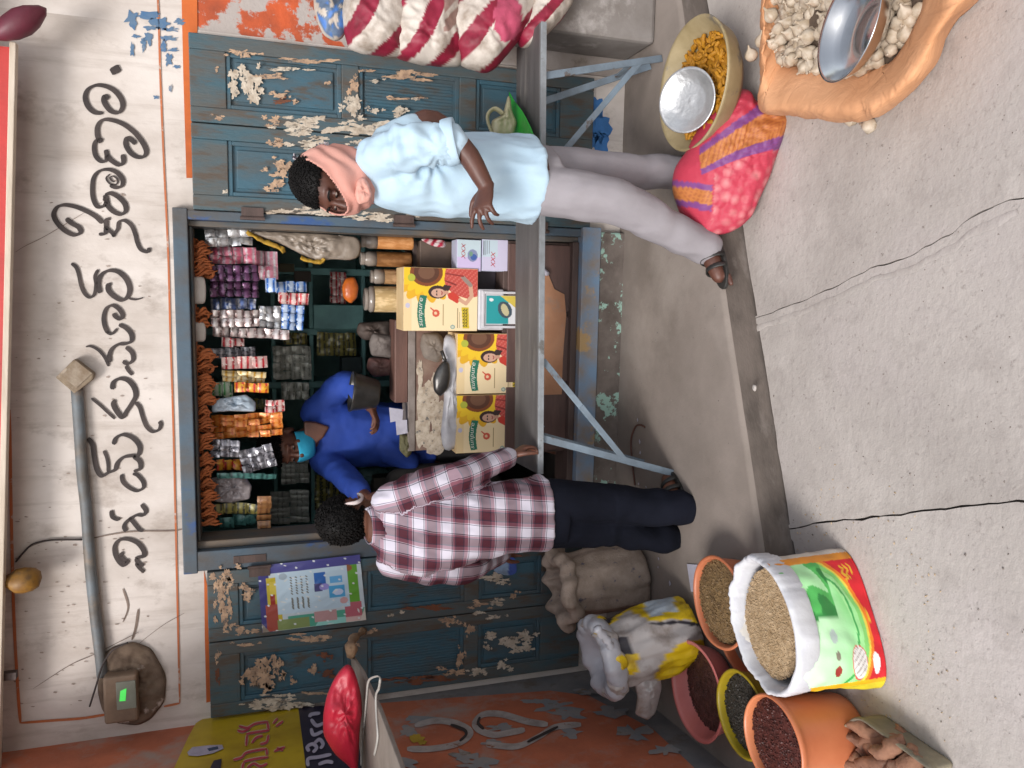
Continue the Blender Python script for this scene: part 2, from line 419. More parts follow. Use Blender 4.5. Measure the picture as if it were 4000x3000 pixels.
# shop platform with a worn lip
nl = 90; lip = rough_line((-4, edgeY(-4), 0), (2.45, edgeY(2.45), 0), nl, .005, 8)
m = MB(); rs = []
for off, z in ((.0, -.2), (0, -.05), (.002, -.018), (.009, -.005), (.022, 0)):
    rs.append([Vector((p.x, p.y + off, z)) for p in lip])
rs.append([Vector((p.x, max(.1, p.y + .1), 0)) for p in lip])
m.rings(rs[2:], False, False, closed=False)
plat = m.build('shop_platform', PLAT, kind='structure', smooth=True, origin=(0, -.5, 0))
m = MB(); m.rings(rs[:3], False, False, closed=False); m.build('step_face', M('damp_riser', hx('#6b615a', .95), hx('#4f4741', .95), 5, .85, bmp=.5, bscale=50, c3=hx('#7b726c', .95), s3=4, lo3=.55, hi3=.7, stretch=(1, 1, 2)), plat, smooth=True)

# ------------------------------------------------------------------ shop front
OX0, OX1, OZ0, OZ1 = -1.232, .312, .13, 2.055
WT = .15
front = thing('shop_front', 'whitewashed shop front wall with a wide doorway and painted lettering above it', 'shop', (0, .07, 0))
m = MB()
m.bb(-2.4, 1.06, 0, WT, OZ1, 2.8); m.bb(-2.4, OX0, 0, WT, 0, OZ1); m.bb(OX1, 1.06, 0, WT, 0, OZ1)
m.build('wall', WHITE, front)
m = MB(); m.bb(1.06, 3.6, 0, WT, 1.99, 2.8); m.build('upper_wall', WHITE, front)
m = MB(); m.bb(1.06, 3.6, 0.002, WT, .75, 1.99); m.build('peeling_wall', PEEL, front, label='peeling orange and white part of the wall')
m = MB(); m.bb(1.06, 3.6, -.012, WT, 0, .75); m.build('lower_wall', WHITE2, front)
m = MB(); m.bb(1.14, 3.6, -.30, -.013, 0, .6); m.build('wall_footing', M('dirty_footing', hx('#837d79', 1), hx('#69615b', 1), 4, .9, bmp=.5, bscale=30, c3=hx('#a39d99', 1), s3=3), front, bevel=.02)
m = MB(); [blob(m, (x, y), rx, ry, lambda a, b: oY(a, b, -.0025), i + 9, rough=.6) for i, (x, y, rx, ry) in enumerate([(2300, 520, 40, 60), (2330, 420, 30, 40), (2345, 560, 30, 40), (2340, 480, 40, 60)])]; m.build('blue_patch', M('blue_patch', hx('#3f78b8', 1), hx('#35659a', 1), 10, .8), front, kind='stuff')
m = MB(); m.bb(OX0, OX1, -.055, WT, -.01, OZ0 - .005); m.build('plinth', PLINTH, front, bevel=.008)
# painted orange band over the right-hand shutters and thin one over the left-hand shutters
m = MB(); a = oY(707, 30, -.003)
P = [oY(x, y, -.003) for x, y in ((708, -60), (770, -60), (771, 150), (774, 695), (728, 695), (716, 300))]; m.poly(P, (0, .002, 0))
m.build('orange_band', BAND, front)
m = MB(); m.poly([oY(x, y, -.003) for x, y in ((797, 2230), (812, 2300), (826, 2740), (806, 2745), (800, 2500))], (0, .002, 0)); m.build('orange_band', BAND, front)
# thin orange border lines
m = MB(); wl = lambda x, y: oY(x, y, -.004)
stroke(m, [(614, -40), (619, 60), (626, 300), (634, 500), (643, 700), (657, 1000), (665, 1300), (675, 1600), (685, 2000), (694, 2400), (702, 2745)], 9, wl, var=.3)
stroke(m, [(38, 1600), (44, 2000), (54, 2400), (70, 2700), (80, 2826)], 14, wl, var=.3)
stroke(m, [(80, 2824), (200, 2815), (320, 2806), (420, 2790)], 11, wl, var=.3)
stroke(m, [(640, 2760), (702, 2747)], 10, wl, var=.3)
m.build('border_line', LINE, front)
# blue paint remnants at upper right, dirt specks
m = MB()
for i, (x, y, rx, ry) in enumerate([(520, 75, 24, 26), (575, 60, 45, 14), (580, 150, 20, 22), (625, 90, 40, 22), (665, 115, 34, 10), (660, 150, 30, 9), (590, 110, 25, 9), (560, 170, 10, 22), (640, 180, 12, 18), (675, 195, 24, 7), (660, 230, 14, 20), (515, 195, 8, 22), (530, 140, 14, 6), (665, 345, 8, 12), (610, 378, 12, 6), (690, 260, 14, 6), (700, 85, 22, 12)]):
    blob(m, (x, y), rx, ry, wl, i, rough=.9)
m.build('blue_paint_remnant', BSTAIN, front, kind='stuff')
DIRT = M('wall_dirt', hx('#a3948a', 1), hx('#84766c', 1), 20, .95)
m = MB(); rr = random.Random(3)
for i in range(170):
    x, y = rr.uniform(60, 600), rr.uniform(700, 2780)
    if rr.random() < .4: y = rr.uniform(2000, 2780)
    L = rr.uniform(2.5, 9); blob(m, (x, y), L, L * rr.uniform(.2, .5), lambda a, b: oY(a, b, -.0025), i + 40, n=10, rough=.7)
m.build('dirt_speck', DIRT, front, kind='stuff')
m = MB()
for pts, wd in [([(60, 2200), (110, 2140), (200, 2110), (320, 2108), (450, 2085), (540, 2075), (690, 2072), (730, 2050)], 6), ([(720, 2395), (640, 2440), (560, 2500), (540, 2520)], 3), ([(130, 2690), (270, 2600), (370, 2555), (540, 2470)], 3.5), ([(60, 985), (100, 960), (180, 920), (330, 830)], 3), ([(480, 2300), (500, 2370), (480, 2430)], 9), ([(540, 2380), (530, 2450), (515, 2500)], 14)]:
    m = MB(); stroke(m, pts, wd, wl, var=.6); m.build('wall_crack', M('crack', hx('#6b5c53', 1), hx('#8b7b70', 1), 15, .95), front)

# hand-painted shop name, one mesh per letter
R1 = lambda p: [(a / 1.659, b / 1.659) for a, b in p]
R2 = lambda p: [(a / 1.659, b / 1.659 + 1000) for a, b in p]
R3 = lambda p: [(a / 1.659, b / 1.659 + 2000) for a, b in p]
wl2 = lambda x, y: oY(x, y, -.0055)
LET = [
 [(R3([(800, 262), (782, 285), (805, 312), (826, 320), (805, 345), (775, 325), (748, 275), (745, 222), (775, 182), (830, 176), (890, 200), (928, 245), (935, 285), (905, 292), (875, 300)]), 26), (R3([(880, 300), (900, 335), (935, 345)]), 24), (R3([(880, 330), (905, 365), (935, 390)]), 20)],
 [(R3([(722, -10), (728, 30), (762, 48), (775, 40)]), 24), (R3([(915, -50), (945, -10), (930, 20), (890, 20), (850, 40), (815, 70), (805, 100), (820, 125)]), 24), (R3([(838, 35), (870, 75), (905, 115), (930, 120)]), 22)],
 [(R2([(790, 1415), (795, 1460), (835, 1500), (890, 1522), (930, 1500), (925, 1460), (890, 1420), (860, 1412)]), 22)],
 [(R2([(735, 1222), (752, 1180), (800, 1158), (862, 1180), (905, 1235), (895, 1290), (850, 1295), (800, 1305), (762, 1340), (745, 1385), (700, 1405), (660, 1425), (628, 1385), (610, 1300), (600, 1225), (570, 1180)]), 26), (R2([(700, 1400), (700, 1350), (690, 1300), (672, 1262)]), 18), (R2([(862, 1298), (905, 1330), (908, 1378), (865, 1395)]), 26)],
 [(R2([(728, 865), (735, 820), (775, 795), (828, 805), (868, 850), (880, 905), (855, 955), (822, 1005), (795, 1045), (760, 1010), (735, 960), (748, 935)]), 28), (R2([(878, 950), (905, 980), (925, 1045), (950, 1105), (990, 1138), (1030, 1125), (1042, 1090), (1030, 1072)]), 22), (R2([(592, 922), (650, 968), (700, 1015), (745, 1055)]), 16)],
 [(R2([(700, 500), (678, 450), (672, 395), (690, 340), (730, 320), (772, 345), (795, 385), (780, 408), (748, 392), (738, 370)]), 24), (R2([(690, 490), (725, 505), (760, 470)]), 20), (R2([(770, 445), (815, 465), (850, 505), (852, 550), (815, 568), (770, 572), (728, 600), (708, 645), (712, 690)]), 26), (R2([(815, 590), (855, 625), (862, 672), (830, 698), (795, 682)]), 24), (R2([(815, 712), (835, 745), (860, 770)]), 20), (R2([(556, 588), (590, 585), (640, 612), (680, 660), (705, 715)]), 16)],
 [(R2([(462, 48), (492, 72), (510, 120), (525, 190), (550, 245), (585, 268), (612, 245), (622, 185), (616, 130), (636, 88)]), 20), (R2([(650, 240), (636, 185), (655, 125), (705, 95), (765, 102), (815, 145), (840, 205), (830, 258), (795, 285), (745, 265), (705, 225), (702, 188), (722, 182)]), 28), (R2([(835, 275), (880, 282), (928, 270)]), 14)],
 [(R1([(428, 1415), (462, 1445), (512, 1475), (520, 1508), (478, 1522), (415, 1490), (365, 1435), (348, 1385), (372, 1342), (420, 1328), (490, 1340), (560, 1368), (620, 1402), (665, 1445)]), 27), (R1([(640, 1518), (680, 1512), (688, 1470), (690, 1425), (715, 1418)]), 26), (R1([(680, 1468), (725, 1508), (742, 1535)]), 20), (R1([(728, 1532), (762, 1485), (772, 1438), (810, 1430), (852, 1462), (875, 1515), (890, 1572), (915, 1618), (960, 1632), (965, 1605)]), 22)],
 [(R1([(742, 1178), (725, 1172), (712, 1150), (735, 1142), (762, 1165), (752, 1195), (712, 1190), (688, 1155), (712, 1128)]), 10), (R1([(668, 1285), (690, 1300), (672, 1335), (632, 1338), (605, 1290), (598, 1220), (608, 1150), (645, 1108), (705, 1098), (760, 1120), (795, 1165), (788, 1205), (752, 1215), (712, 1198)]), 25), (R1([(680, 1262), (715, 1252), (765, 1275), (808, 1320), (815, 1365), (785, 1388), (738, 1372), (700, 1335), (690, 1295), (680, 1262)]), 27)],
 [(R1([(655, 925), (632, 880), (632, 820), (665, 778), (725, 778), (800, 805), (868, 855), (922, 920), (948, 980), (930, 1015), (885, 1015), (842, 985), (815, 935), (822, 895), (850, 905), (880, 932)]), 27), (R1([(668, 905), (628, 908), (610, 945), (618, 1005), (650, 1042), (685, 1042), (692, 1005), (685, 970)]), 25), (R1([(690, 1005), (725, 1042), (772, 1068), (800, 1050), (795, 1000)]), 27)],
 [(R1([(668, 732), (615, 728), (572, 690), (552, 630), (572, 578), (625, 552), (690, 560), (745, 590), (785, 640), (795, 690), (770, 728), (725, 722), (692, 690), (672, 650), (680, 622), (705, 640)]), 28)],
 [(R1([(735, 430), (748, 453), (760, 475)]), 52)],
]
for i, L in enumerate(LET):
    m = MB()
    for pts, wd in L: stroke(m, pts, wd * 1.28 / 1.659, wl2, var=.5, ph=1.2)
    m.build('painted_letter', BLACK, front)

# ------------------------------------------------------------------ doorway frame
fr = thing('door_frame', 'worn blue timber frame round the shop doorway', 'door frame', (-.46, .05, OZ0))
IX0, IX1, IZ0, IZ1 = oY(1100, 2092).x, oY(1200, 902).x, oY(2215, 1300).z, oY(752, 1300).z
def member(nm, x0, x1, z0, z1, y0, y1, mat): mm = MB(); mm.bb(x0, x1, y0, y1, z0, z1); return mm.build(nm, mat, fr, bevel=.004)
member('jamb', OX0 - .012, IX0 - .035, OZ0, OZ1, -.035, WT, FRAME); member('jamb', IX1 + .025, OX1 + .012, OZ0, OZ1, -.035, WT, FRAME)
member('stop', IX0 - .035, IX0, OZ0, OZ1, .0, WT, M('stop_paint', hx('#3d4a52', 1), hx('#6b5a48', 1), 9, .6, stretch=(1, 1, .3))); member('stop', IX1, IX1 + .025, OZ0, OZ1, .0, WT, MATS['stop_paint'])
member('head', OX0 - .02, OX1 + .02, IZ1 + .004, OZ1 + .012, -.04, -.0355 + WT, FRAME); member('head_stop', IX0 + .001, IX1 - .001, IZ1 - .008, IZ1 + .003, 0.002, WT, MATS['stop_paint'])
member('sill', OX0 - .02, OX1 + .02, OZ0 - .002, IZ0 - .045, -.062, WT, SILL); member('sill_strip', IX0 + .001, IX1 - .001, IZ0 - .044, IZ0 - .012, -.02, WT, DWOOD)
member('latch_plate', OX0 + .01, OX0 + .045, 1.72, 1.86, -.039, -.036, DWOOD)

# ------------------------------------------------------------------ folding shutters
def shutter(nm, label, leaves, y0, cuts, zpy, blobs, seed):
    d = thing(nm, label, 'door', (sum(l[0] + l[1] for l in leaves) / 2 / len(leaves), y0, leaves[0][2]), 'folding timber doors')
    out = []
    zc = [oY(v, zpy, y0 - .04).z for v in cuts]
    for li, (x0, x1, z0, z1) in enumerate(leaves):
        yf, yb = y0 - .042, y0; st = .062
        m = MB(); m.bb(x0, x0 + st, yf, yb, z0, z1); m.bb(x1 - st, x1, yf, yb, z0, z1)
        edges = [z1] + zc + [z0]
        pan = []
        for k in range(0, len(edges) - 1, 2): m.bb(x0 + st, x1 - st, yf + .001, yb, edges[k + 1], edges[k])
        for k in range(1, len(edges) - 1, 2): pan.append((edges[k + 1], edges[k]))
        leaf = m.build('leaf', BLUE, d, bevel=.004)
        for k, (a, b) in enumerate(pan):
            m = MB(); m.bb(x0 + st - .002, x1 - st + .002, yf + .022, yb - .004, a - .002, b + .002)
            # moulding round the panel
            for (u0, u1, w0, w1) in ((x0 + st, x1 - st, b - .018, b), (x0 + st, x1 - st, a, a + .018), (x0 + st, x0 + st + .018, a + .018, b - .018), (x1 - st - .018, x1 - st, a + .018, b - .018)):
                m.bb(u0, u1, yf + .008, yf + .024, w0, w1)
            if k == 1:
                n = 12; ww = (x1 - x0 - 2 * st - .06) / n
                for q in range(n): m.bb(x0 + st + .03 + q * ww + .002, x0 + st + .03 + (q + 1) * ww - .002, yf + .0185, yf + .023, a + .03, b - .03)
            else:
                m.bb(x0 + st + .035, x1 - st - .035, yf + .012, yf + .023, a + .035, b - .035)
            m.build('panel', BLUE2, leaf, bevel=.003)
        for mt, nmz, fil in ((PUTTY, 'bare_patch', 'b'), (CREAM, 'torn_paper', 'c'), (RUST, 'rust_patch', 'r')):
            m = MB()
            for i, (px, py, rx, ry, kd) in enumerate(blobs):
                p = oY(px, py, yf)
                if kd == fil and x0 <= p.x <= x1: 
                    nb = int(min(26, max(6, rx * ry / 75)))
                    for q in range(nb):
                        ox, oy = (0, 0) if q == 0 else (random.gauss(0, .7) * rx, random.gauss(0, .7) * ry)
                        sc_b = .62 if q == 0 else random.uniform(.14, .42)
                        ox, oy = max(-1.5 * rx, min(1.5 * rx, ox)), max(-1.3 * ry, min(1.3 * ry, oy))
                        blob(m, (px + ox, py + oy), max(4, rx * sc_b), max(4, ry * sc_b), lambda a, b: oY(a, b, yf - .0012 - .0002 * ((i + q) % 5)), i * 1.7 + seed + q * 5, rough=1.0, n=26)
            if m.v: m.build(nmz, mt, leaf, kind='stuff')
        out.append(leaf)
    return d, out
T1 = lambda L: [(a / 1.659 + 700, b / 1.659, c / 1.659, e / 1.659, k) for a, b, c, e, k in L]
T2 = lambda L: [(a / 1.659 + 700, b / 1.659 + 2000, c / 1.659, e / 1.659, k) for a, b, c, e, k in L]
T3 = lambda L: [(a / 1.659 + 1600, b / 1.659 + 2000, c / 1.659, e / 1.659, k) for a, b, c, e, k in L]
rb = T1([(410, 340, 90, 25, 'b'), (440, 530, 62, 85, 'c'), (610, 500, 110, 20, 'b'), (690, 445, 120, 13, 'c'), (640, 620, 60, 22, 'b'), (640, 660, 50, 20, 'r'), (750, 655, 25, 22, 'b'), (620, 775, 50, 36, 'b'), (800, 815, 130, 42, 'c'), (1130, 560, 42, 48, 'b'), (1120, 700, 52, 68, 'c'), (1180, 830, 160, 46, 'c'), (870, 930, 110, 32, 'c'), (640, 930, 50, 32, 'b'), (670, 1080, 75, 45, 'b'), (650, 1185, 70, 40, 'b'), (1440, 490, 130, 28, 'b'), (1265, 722, 40, 22, 'c'), (1430, 725, 60, 34, 'c'), (1420, 640, 90, 9, 'b'), (820, 400, 150, 15, 'b'), (1190, 460, 60, 11, 'b'), (260, 760, 40, 22, 'b'), (240, 445, 13, 22, 'b'), (1270, 525, 40, 9, 'c'), (680, 1372, 90, 15, 'c'), (1000, 1375, 130, 24, 'c'), (1300, 1395, 110, 30, 'c'), (850, 1345, 80, 18, 'c'), (290, 1240, 12, 10, 'c'), (880, 1055, 40, 20, 'b'), (1140, 920, 40, 16, 'c'), (1210, 940, 30, 12, 'c'), (970, 540, 20, 8, 'b'), (1530, 640, 30, 8, 'c'), (1420, 1320, 60, 14, 'c'), (1500, 1390, 40, 20, 'c')])
lb = T2([(300, 420, 55, 50, 'b'), (275, 520, 40, 90, 'b'), (290, 650, 40, 80, 'b'), (390, 770, 75, 28, 'b'), (440, 520, 50, 42, 'b'), (360, 335, 60, 14, 'c'), (560, 1060, 70, 75, 'b'), (640, 1000, 40, 60, 'b'), (450, 1050, 40, 45, 'b'), (640, 1230, 130, 34, 'c'), (500, 1260, 70, 26, 'c'), (850, 825, 110, 26, 'b'), (870, 1020, 30, 45, 'b'), (740, 1100, 22, 26, 'b'), (940, 930, 50, 30, 'r'), (960, 1045, 50, 30, 'r'), (250, 1050, 14, 50, 'r'), (250, 925, 16, 40, 'b'), (880, 1175, 80, 10, 'b'), (1130, 880, 35, 40, 'b'), (1550, 1095, 140, 20, 'r'), (1240, 775, 40, 16, 'b'), (430, 860, 60, 16, 'b'), (1440, 650, 18, 8, 'c'), (1380, 670, 22, 8, 'c')]) + \
     T3([(540, 425, 80, 24, 'c'), (600, 455, 40, 16, 'c'), (560, 588, 60, 22, 'c'), (450, 600, 60, 22, 'b'), (670, 545, 30, 30, 'b'), (540, 680, 60, 20, 'c'), (650, 850, 90, 42, 'c'), (520, 800, 46, 36, 'c'), (740, 790, 60, 40, 'c'), (500, 878, 30, 14, 'c'), (460, 1025, 60, 24, 'c'), (600, 1000, 42, 34, 'c'), (250, 705, 60, 32, 'b'), (390, 765, 40, 40, 'b'), (330, 950, 28, 60, 'b'), (300, 1040, 70, 26, 'b'), (120, 1070, 110, 16, 'r'), (130, 620, 130, 14, 'r'), (440, 650, 40, 10, 'c')])
RD, RL = shutter('folding_door', 'peeling blue folding door behind the man in the pale blue shirt', [(.685, 1.037, .18, 1.985), (.328, .68, .18, 1.985)], 0.0, (885, 1335, 1402, 1795, 1860, 2190), 400, rb, 3)
LD, LL = shutter('folding_door', 'peeling blue folding door with a pale blue poster stuck on it', [(-1.575, -1.25, .17, 1.972), (-1.935, -1.58, .17, 1.972)], 0.0, (935, 1372, 1436, 1812, 1868, 2110), 2480, lb, 11)
# brass-coloured hinges, bolts
for d, lf, x in ((RD, RL, .3), (LD, LL, -1.24)):
    for z in (.45, 1.1, 1.75):
        m = MB(); m.box((x + (.02 if x > 0 else -.02), -.05, z), (.05, .008, .09)); m.tube([(x, -.056, z - .05), (x, -.056, z + .05)], .008, 8); m.build('hinge', DWOOD, d)
# ------------------------------------------------------------------ left side wall
lw = thing('side_wall', 'orange painted side wall with worn lettering at the left of the shop', 'wall', (-1.85, -1.1, 0))
e0, e1 = LW0 + LWD * -.1, LW0 + LWD * 1.75; th = -LWN * .2
m = MB()
for z0, z1 in ((0, 2.8),):
    m.poly([e0 + Vector((0, 0, z0)), e1 + Vector((0, 0, z0)), e1 + Vector((0, 0, z1)), e0 + Vector((0, 0, z1))], th)
m.build('wall', M('grey_plaster', hx('#85817f', 1), hx('#6f6f72', 1), 5, .9, c3=hx('#6f6258', 1), s3=4), lw)
ll = lambda x, y: oL(x, y, .004)
m = MB(); m.poly([ll(*p) for p in ((-300, 2960), (0, 2905), (400, 2865), (740, 2835), (900, 2810), (1400, 2755), (1800, 2725), (2150, 2700), (2300, 2720), (2550, 2850), (2700, 2990), (3000, 3300), (2000, 3900), (-300, 3900))], LWN * .003)
m.build('orange_paint', ORANGE, lw)
ll2 = lambda x, y: oL(x, y, .011)
WP = M('white_letter_paint', hx('#b3aaa6', 1), hx('#968c87', 1), 16, .85, c3=hx('#8b5a40', 1), s3=12, lo3=.6, hi3=.66)
for white, blk in (
    ([(1620, 2835), (1700, 2815), (1780, 2825), (1835, 2855), (1825, 2885), (1770, 2910), (1680, 2925), (1590, 2925)], [(1760, 2830), (1812, 2850), (1820, 2870), (1795, 2895)]),
    ([(2140, 2830), (2060, 2818), (1960, 2790), (1890, 2790), (1855, 2820), (1870, 2850), (1930, 2870), (2000, 2860), (2050, 2850)], [(1875, 2800), (1868, 2825), (1890, 2848)]),
    ([(2270, 2830), (2170, 2840), (2100, 2880), (2020, 2915), (1930, 2910), (1900, 2905)], [(2180, 2838), (2120, 2868), (2060, 2898)])):
    m = MB(); stroke(m, white, 26, ll2, var=.3); m.build('painted_letter', WP, lw)
    m = MB(); stroke(m, blk, 13, lambda x, y: oL(x, y, .0135), var=.3); m.build('letter_shading', BLACK, lw)
m = MB()
for i, (x, y, rx, ry) in enumerate([(1640, 2810, 50, 14), (1600, 2860, 30, 18), (2180, 2760, 70, 22), (2120, 2740, 60, 10), (2230, 2790, 50, 18), (1970, 2845, 50, 16), (2220, 2865, 34, 18), (1920, 2900, 40, 12), (1820, 2955, 50, 24), (1870, 2985, 70, 18), (2480, 2860, 60, 30), (2600, 2930, 50, 20), (2390, 2780, 60, 20), (1560, 2980, 60, 24), (2300, 2700, 50, 14)]): blob(m, (x, y), rx, ry, lambda a, b: oL(a, b, .0085 + .0003 * i), i + 77, rough=1.0)
m.build('flaked_patch', M('wall_flake', hx('#85888c', 1), hx('#9b918b', 1), 14, .9, c3=hx('#7d6a58', 1), s3=8), lw, kind='stuff')
m = MB(); blob(m, (1630, 2885), 28, 16, ll2, 5); blob(m, (1650, 2900), 16, 10, ll2, 6); m.build('yellow_patch', M('yellow_flake', hx('#b89a35', 1)), lw, kind='stuff')
# ------------------------------------------------------------------ interior
m = MB(); x0, x1, y0, y1, z0, z1 = -1.75, .72, WT, 2.1, .1, 2.62
for a in ((x0 - .1, x0, y0, y1, z0, z1), (x1, x1 + .1, y0, y1, z0, z1), (x0 - .1, x1 + .1, y1, y1 + .1, z0, z1), (x0 - .1, x1 + .1, y0 - .001, y1 + .1, z1, z1 + .1)): m.bb(*a)
m.build('shop_interior_walls', DARKIN, kind='structure')
m = MB(); m.bb(x0 - .1, x1 + .1, y0 - .005, y1 + .1, z0 - .1, z0); m.build('shop_interior_floor', M('inner_floor', hx('#4b443f', 1)), kind='structure')
# ------------------------------------------------------------------ canopy and sign over the shop
m = MB(); m.bb(-2.6, 3.6, -.22, WT, 2.801, 2.9); m.build('canopy_slab', WHITE2, kind='structure')
sb = thing('sign_board', 'red sign board in a cream frame hanging over the shop front', 'sign', (0, -.17, 2.5))
a, b = oY(62, 165, -.17), oY(10, 2400, -.17); a2, b2 = oY(36, 160, -.17), oY(-14, 2400, -.17)
dirv = (b - a); far = a + dirv * 1.6; upv = Vector((0, 0, 1))
far2 = a2 + dirv * 1.6
m = MB(); m.poly([a, far, far2, a2], (0, .035, 0)); m.build('frame', M('cream_frame', hx('#cdbfae', 1), hx('#b5a693', 1), 6, .7, stretch=(.5, 1, 4)), sb, bevel=.003)
m = MB(); m.poly([a2 + Vector((-.02, .006, .001)), far2 + Vector((0, .006, .001)), far2 + Vector((0, .006, .34)), a2 + Vector((-.02, .006, .34))], (0, .02, 0)); m.build('face', M('red_sign', hx('#c23b35', 1.0), hx('#a8332f', 1), 4, .45), sb)
for x in (-1.6, .5): mm = MB(); mm.bb(x, x + .03, -.13, -.10, 2.7, 2.81); mm.build('bracket', DWOOD, sb)
# ------------------------------------------------------------------ bench on folding steel legs
BZ = .64
bl = oZ(2098, 1852, BZ); br = oZ(2110, 165, BZ)
bdir = (br - bl); bdir.z = 0; BL = bdir.length; bdir.normalize(); bnor = Vector((-bdir.y, bdir.x, 0))
bench = thing('bench', 'long grey plank bench on folding blue steel legs in front of the doorway', 'bench', bl + bdir * BL / 2 - Vector((0, 0, BZ)))
BR = Matrix((bdir, bnor, Vector((0, 0, 1)))).transposed()
BW = .30
br2 = BL + .08
m = MB(); m.box(bl + bdir * br2 / 2 + bnor * (BW / 2 + .004) + Vector((0, 0, -.012)), (br2, BW, .024), BR); m.build('plank', WOODG, bench, bevel=.003)
m = MB(); m.box(bl + bdir * br2 / 2 + bnor * -.002 + Vector((0, 0, -.014)), (br2, .01, .024), BR); m.build('edge_strip', M('grey_edge', hx('#8a8f93', 1), hx('#74777a', 1), 14, .5, bmp=.3, c3=hx('#5f5c58', 1), s3=12), bench, bevel=.002)
def bar(a, b, wd=.026, th=.006):
    a, b = Vector(a), Vector(b); d = b - a; L = d.length; d.normalize(); n = bnor - d * bnor.dot(d); n.normalize(); s_ = d.cross(n)
    mm = MB(); mm.box((a + b) / 2, (L, wd, th), Matrix((d, s_, n)).transposed()); return mm
def bp(t, v, z): return bl + bdir * t + bnor * v + Vector((0, 0, z - BZ))
lt = oZ(2118, 1712, BZ - .03)
tL = (lt - bl).dot(bdir)
foot = oZ(2628, 1848, .004); fL = (foot - bl).dot(bdir)
bv = (foot - bl).dot(bnor)
top1 = bp(tL, .02, BZ - .03)
bar(top1, foot, .03, .008).build('leg', GREYST, bench, bevel=.002)
fk = top1.lerp(foot, .62)
k2 = bp((oZ(2125, 1408, BZ - .03) - bl).dot(bdir), .02, BZ - .03)
for d0, off in ((0, 0), (.45, .006)):
    bar((k2 + Vector((0, -off, 0))).lerp(fk, d0), (k2 + Vector((0, -off, 0))).lerp(fk, .55 if d0 == 0 else 1), .026).build('brace', GREYST, bench, bevel=.002)
bar(bp(tL, BW - .03, BZ - .03), bp(fL, BW - .03, .004), .03, .008).build('leg', GREYST, bench, bevel=.002)
bar(bp(tL + .05, BW - .03, BZ - .03), bp(tL + .05, .02, BZ - .03), .03).build('cross_bar', GREYST, bench)
rt = bp((oZ(2125, 300, BZ - .03) - bl).dot(bdir), .02, BZ - .03); rf = oZ(2585, 228, .004)
bar(rt, rf, .03, .008).build('leg', GREYST, bench, bevel=.002)
rt2 = bp((rt - bl).dot(bdir) - .06, BW - .03, BZ - .03); rf2 = bp((rf - bl).dot(bdir) + .0, BW - .03, .004)
bar(rt2, rf2, .03, .008).build('leg', GREYST, bench, bevel=.002)
bk = bp((oZ(2128, 680, BZ - .03) - bl).dot(bdir), .02, BZ - .03)
bar(bk, rt.lerp(rf, .8), .026).build('brace', GREYST, bench, bevel=.002)
bar(rt.lerp(rf, .72), rt2.lerp(rf2, .72), .02).build('cross_bar', GREYST, bench)

# ------------------------------------------------------------------ striped sacks at the right end of the bench
def sackmat(name, base, stripe, period, width, rot, dirt):
    m, t, b = newmat(name)
    a = nd(t, 'ShaderNodeAttribute', attribute_name='print'); v = coords(t)
    col = mixc(t, step(t, noi(t, v, 11, 6), .45, .7), a.outputs['Color'], dirt, 'MULTIPLY')
    t.links.new(col, b.inputs['Base Color']); b.inputs['Roughness'].default_value = .55
    bump(t, b, noi(t, v, 30, 4, .5, .8), .3, .004); return m
SKM = sackmat('woven_sack', None, None, 0, 0, 0, hx('#b9aea4', 1))
def stripes(uv, ang, period, frac, c1, c2, extra=None, seed=0):
    out = []
    for x, y in uv:
        s_ = (x * math.cos(ang) + y * math.sin(ang)) / period + .1 * math.sin(y / 60 + seed)
        c = c2 if (s_ % 1) < frac else c1
        if extra: c = extra(x, y, c)
        out.append(c)
    return out
WS, MR_, BLU = hx('#c4bab0', 1.05), hx('#8a1734', 1), hx('#4b6a99', 1)
# bottom to top; outlines seen from the street
sk = [
 ('bottom striped sack of the pile, its dark red side hanging over the bench end', [(2040, 60), (2080, -20), (2130, -80), (2240, -60), (2235, 10), (2190, 80), (2130, 140), (2070, 190), (2030, 190), (2000, 130)], .44, .14, -.45, 110, .38),
 ('lower white and dark red striped sack with a pink smear on its front', [(1900, 290), (1935, 270), (2010, 180), (2090, 60), (2110, -60), (1960, -120), (1800, -80), (1730, 60), (1745, 190), (1790, 255), (1840, 275)], .42, .17, -.55, 165, .36),
 ('middle white sack with broad dark red stripes on the bench pile', [(1560, 235), (1620, 250), (1720, 262), (1800, 262), (1830, 160), (1815, 20), (1790, -90), (1600, -110), (1500, -20), (1490, 120), (1520, 200)], .40, .16, -.55, 150, .36),
 ('topmost white sack with a red stripe and creased upper end', [(1345, 130), (1360, 190), (1410, 212), (1500, 222), (1580, 225), (1625, 130), (1615, 0), (1590, -110), (1420, -120), (1350, -60), (1330, 40)], .39, .15, -.6, 190, .32)]
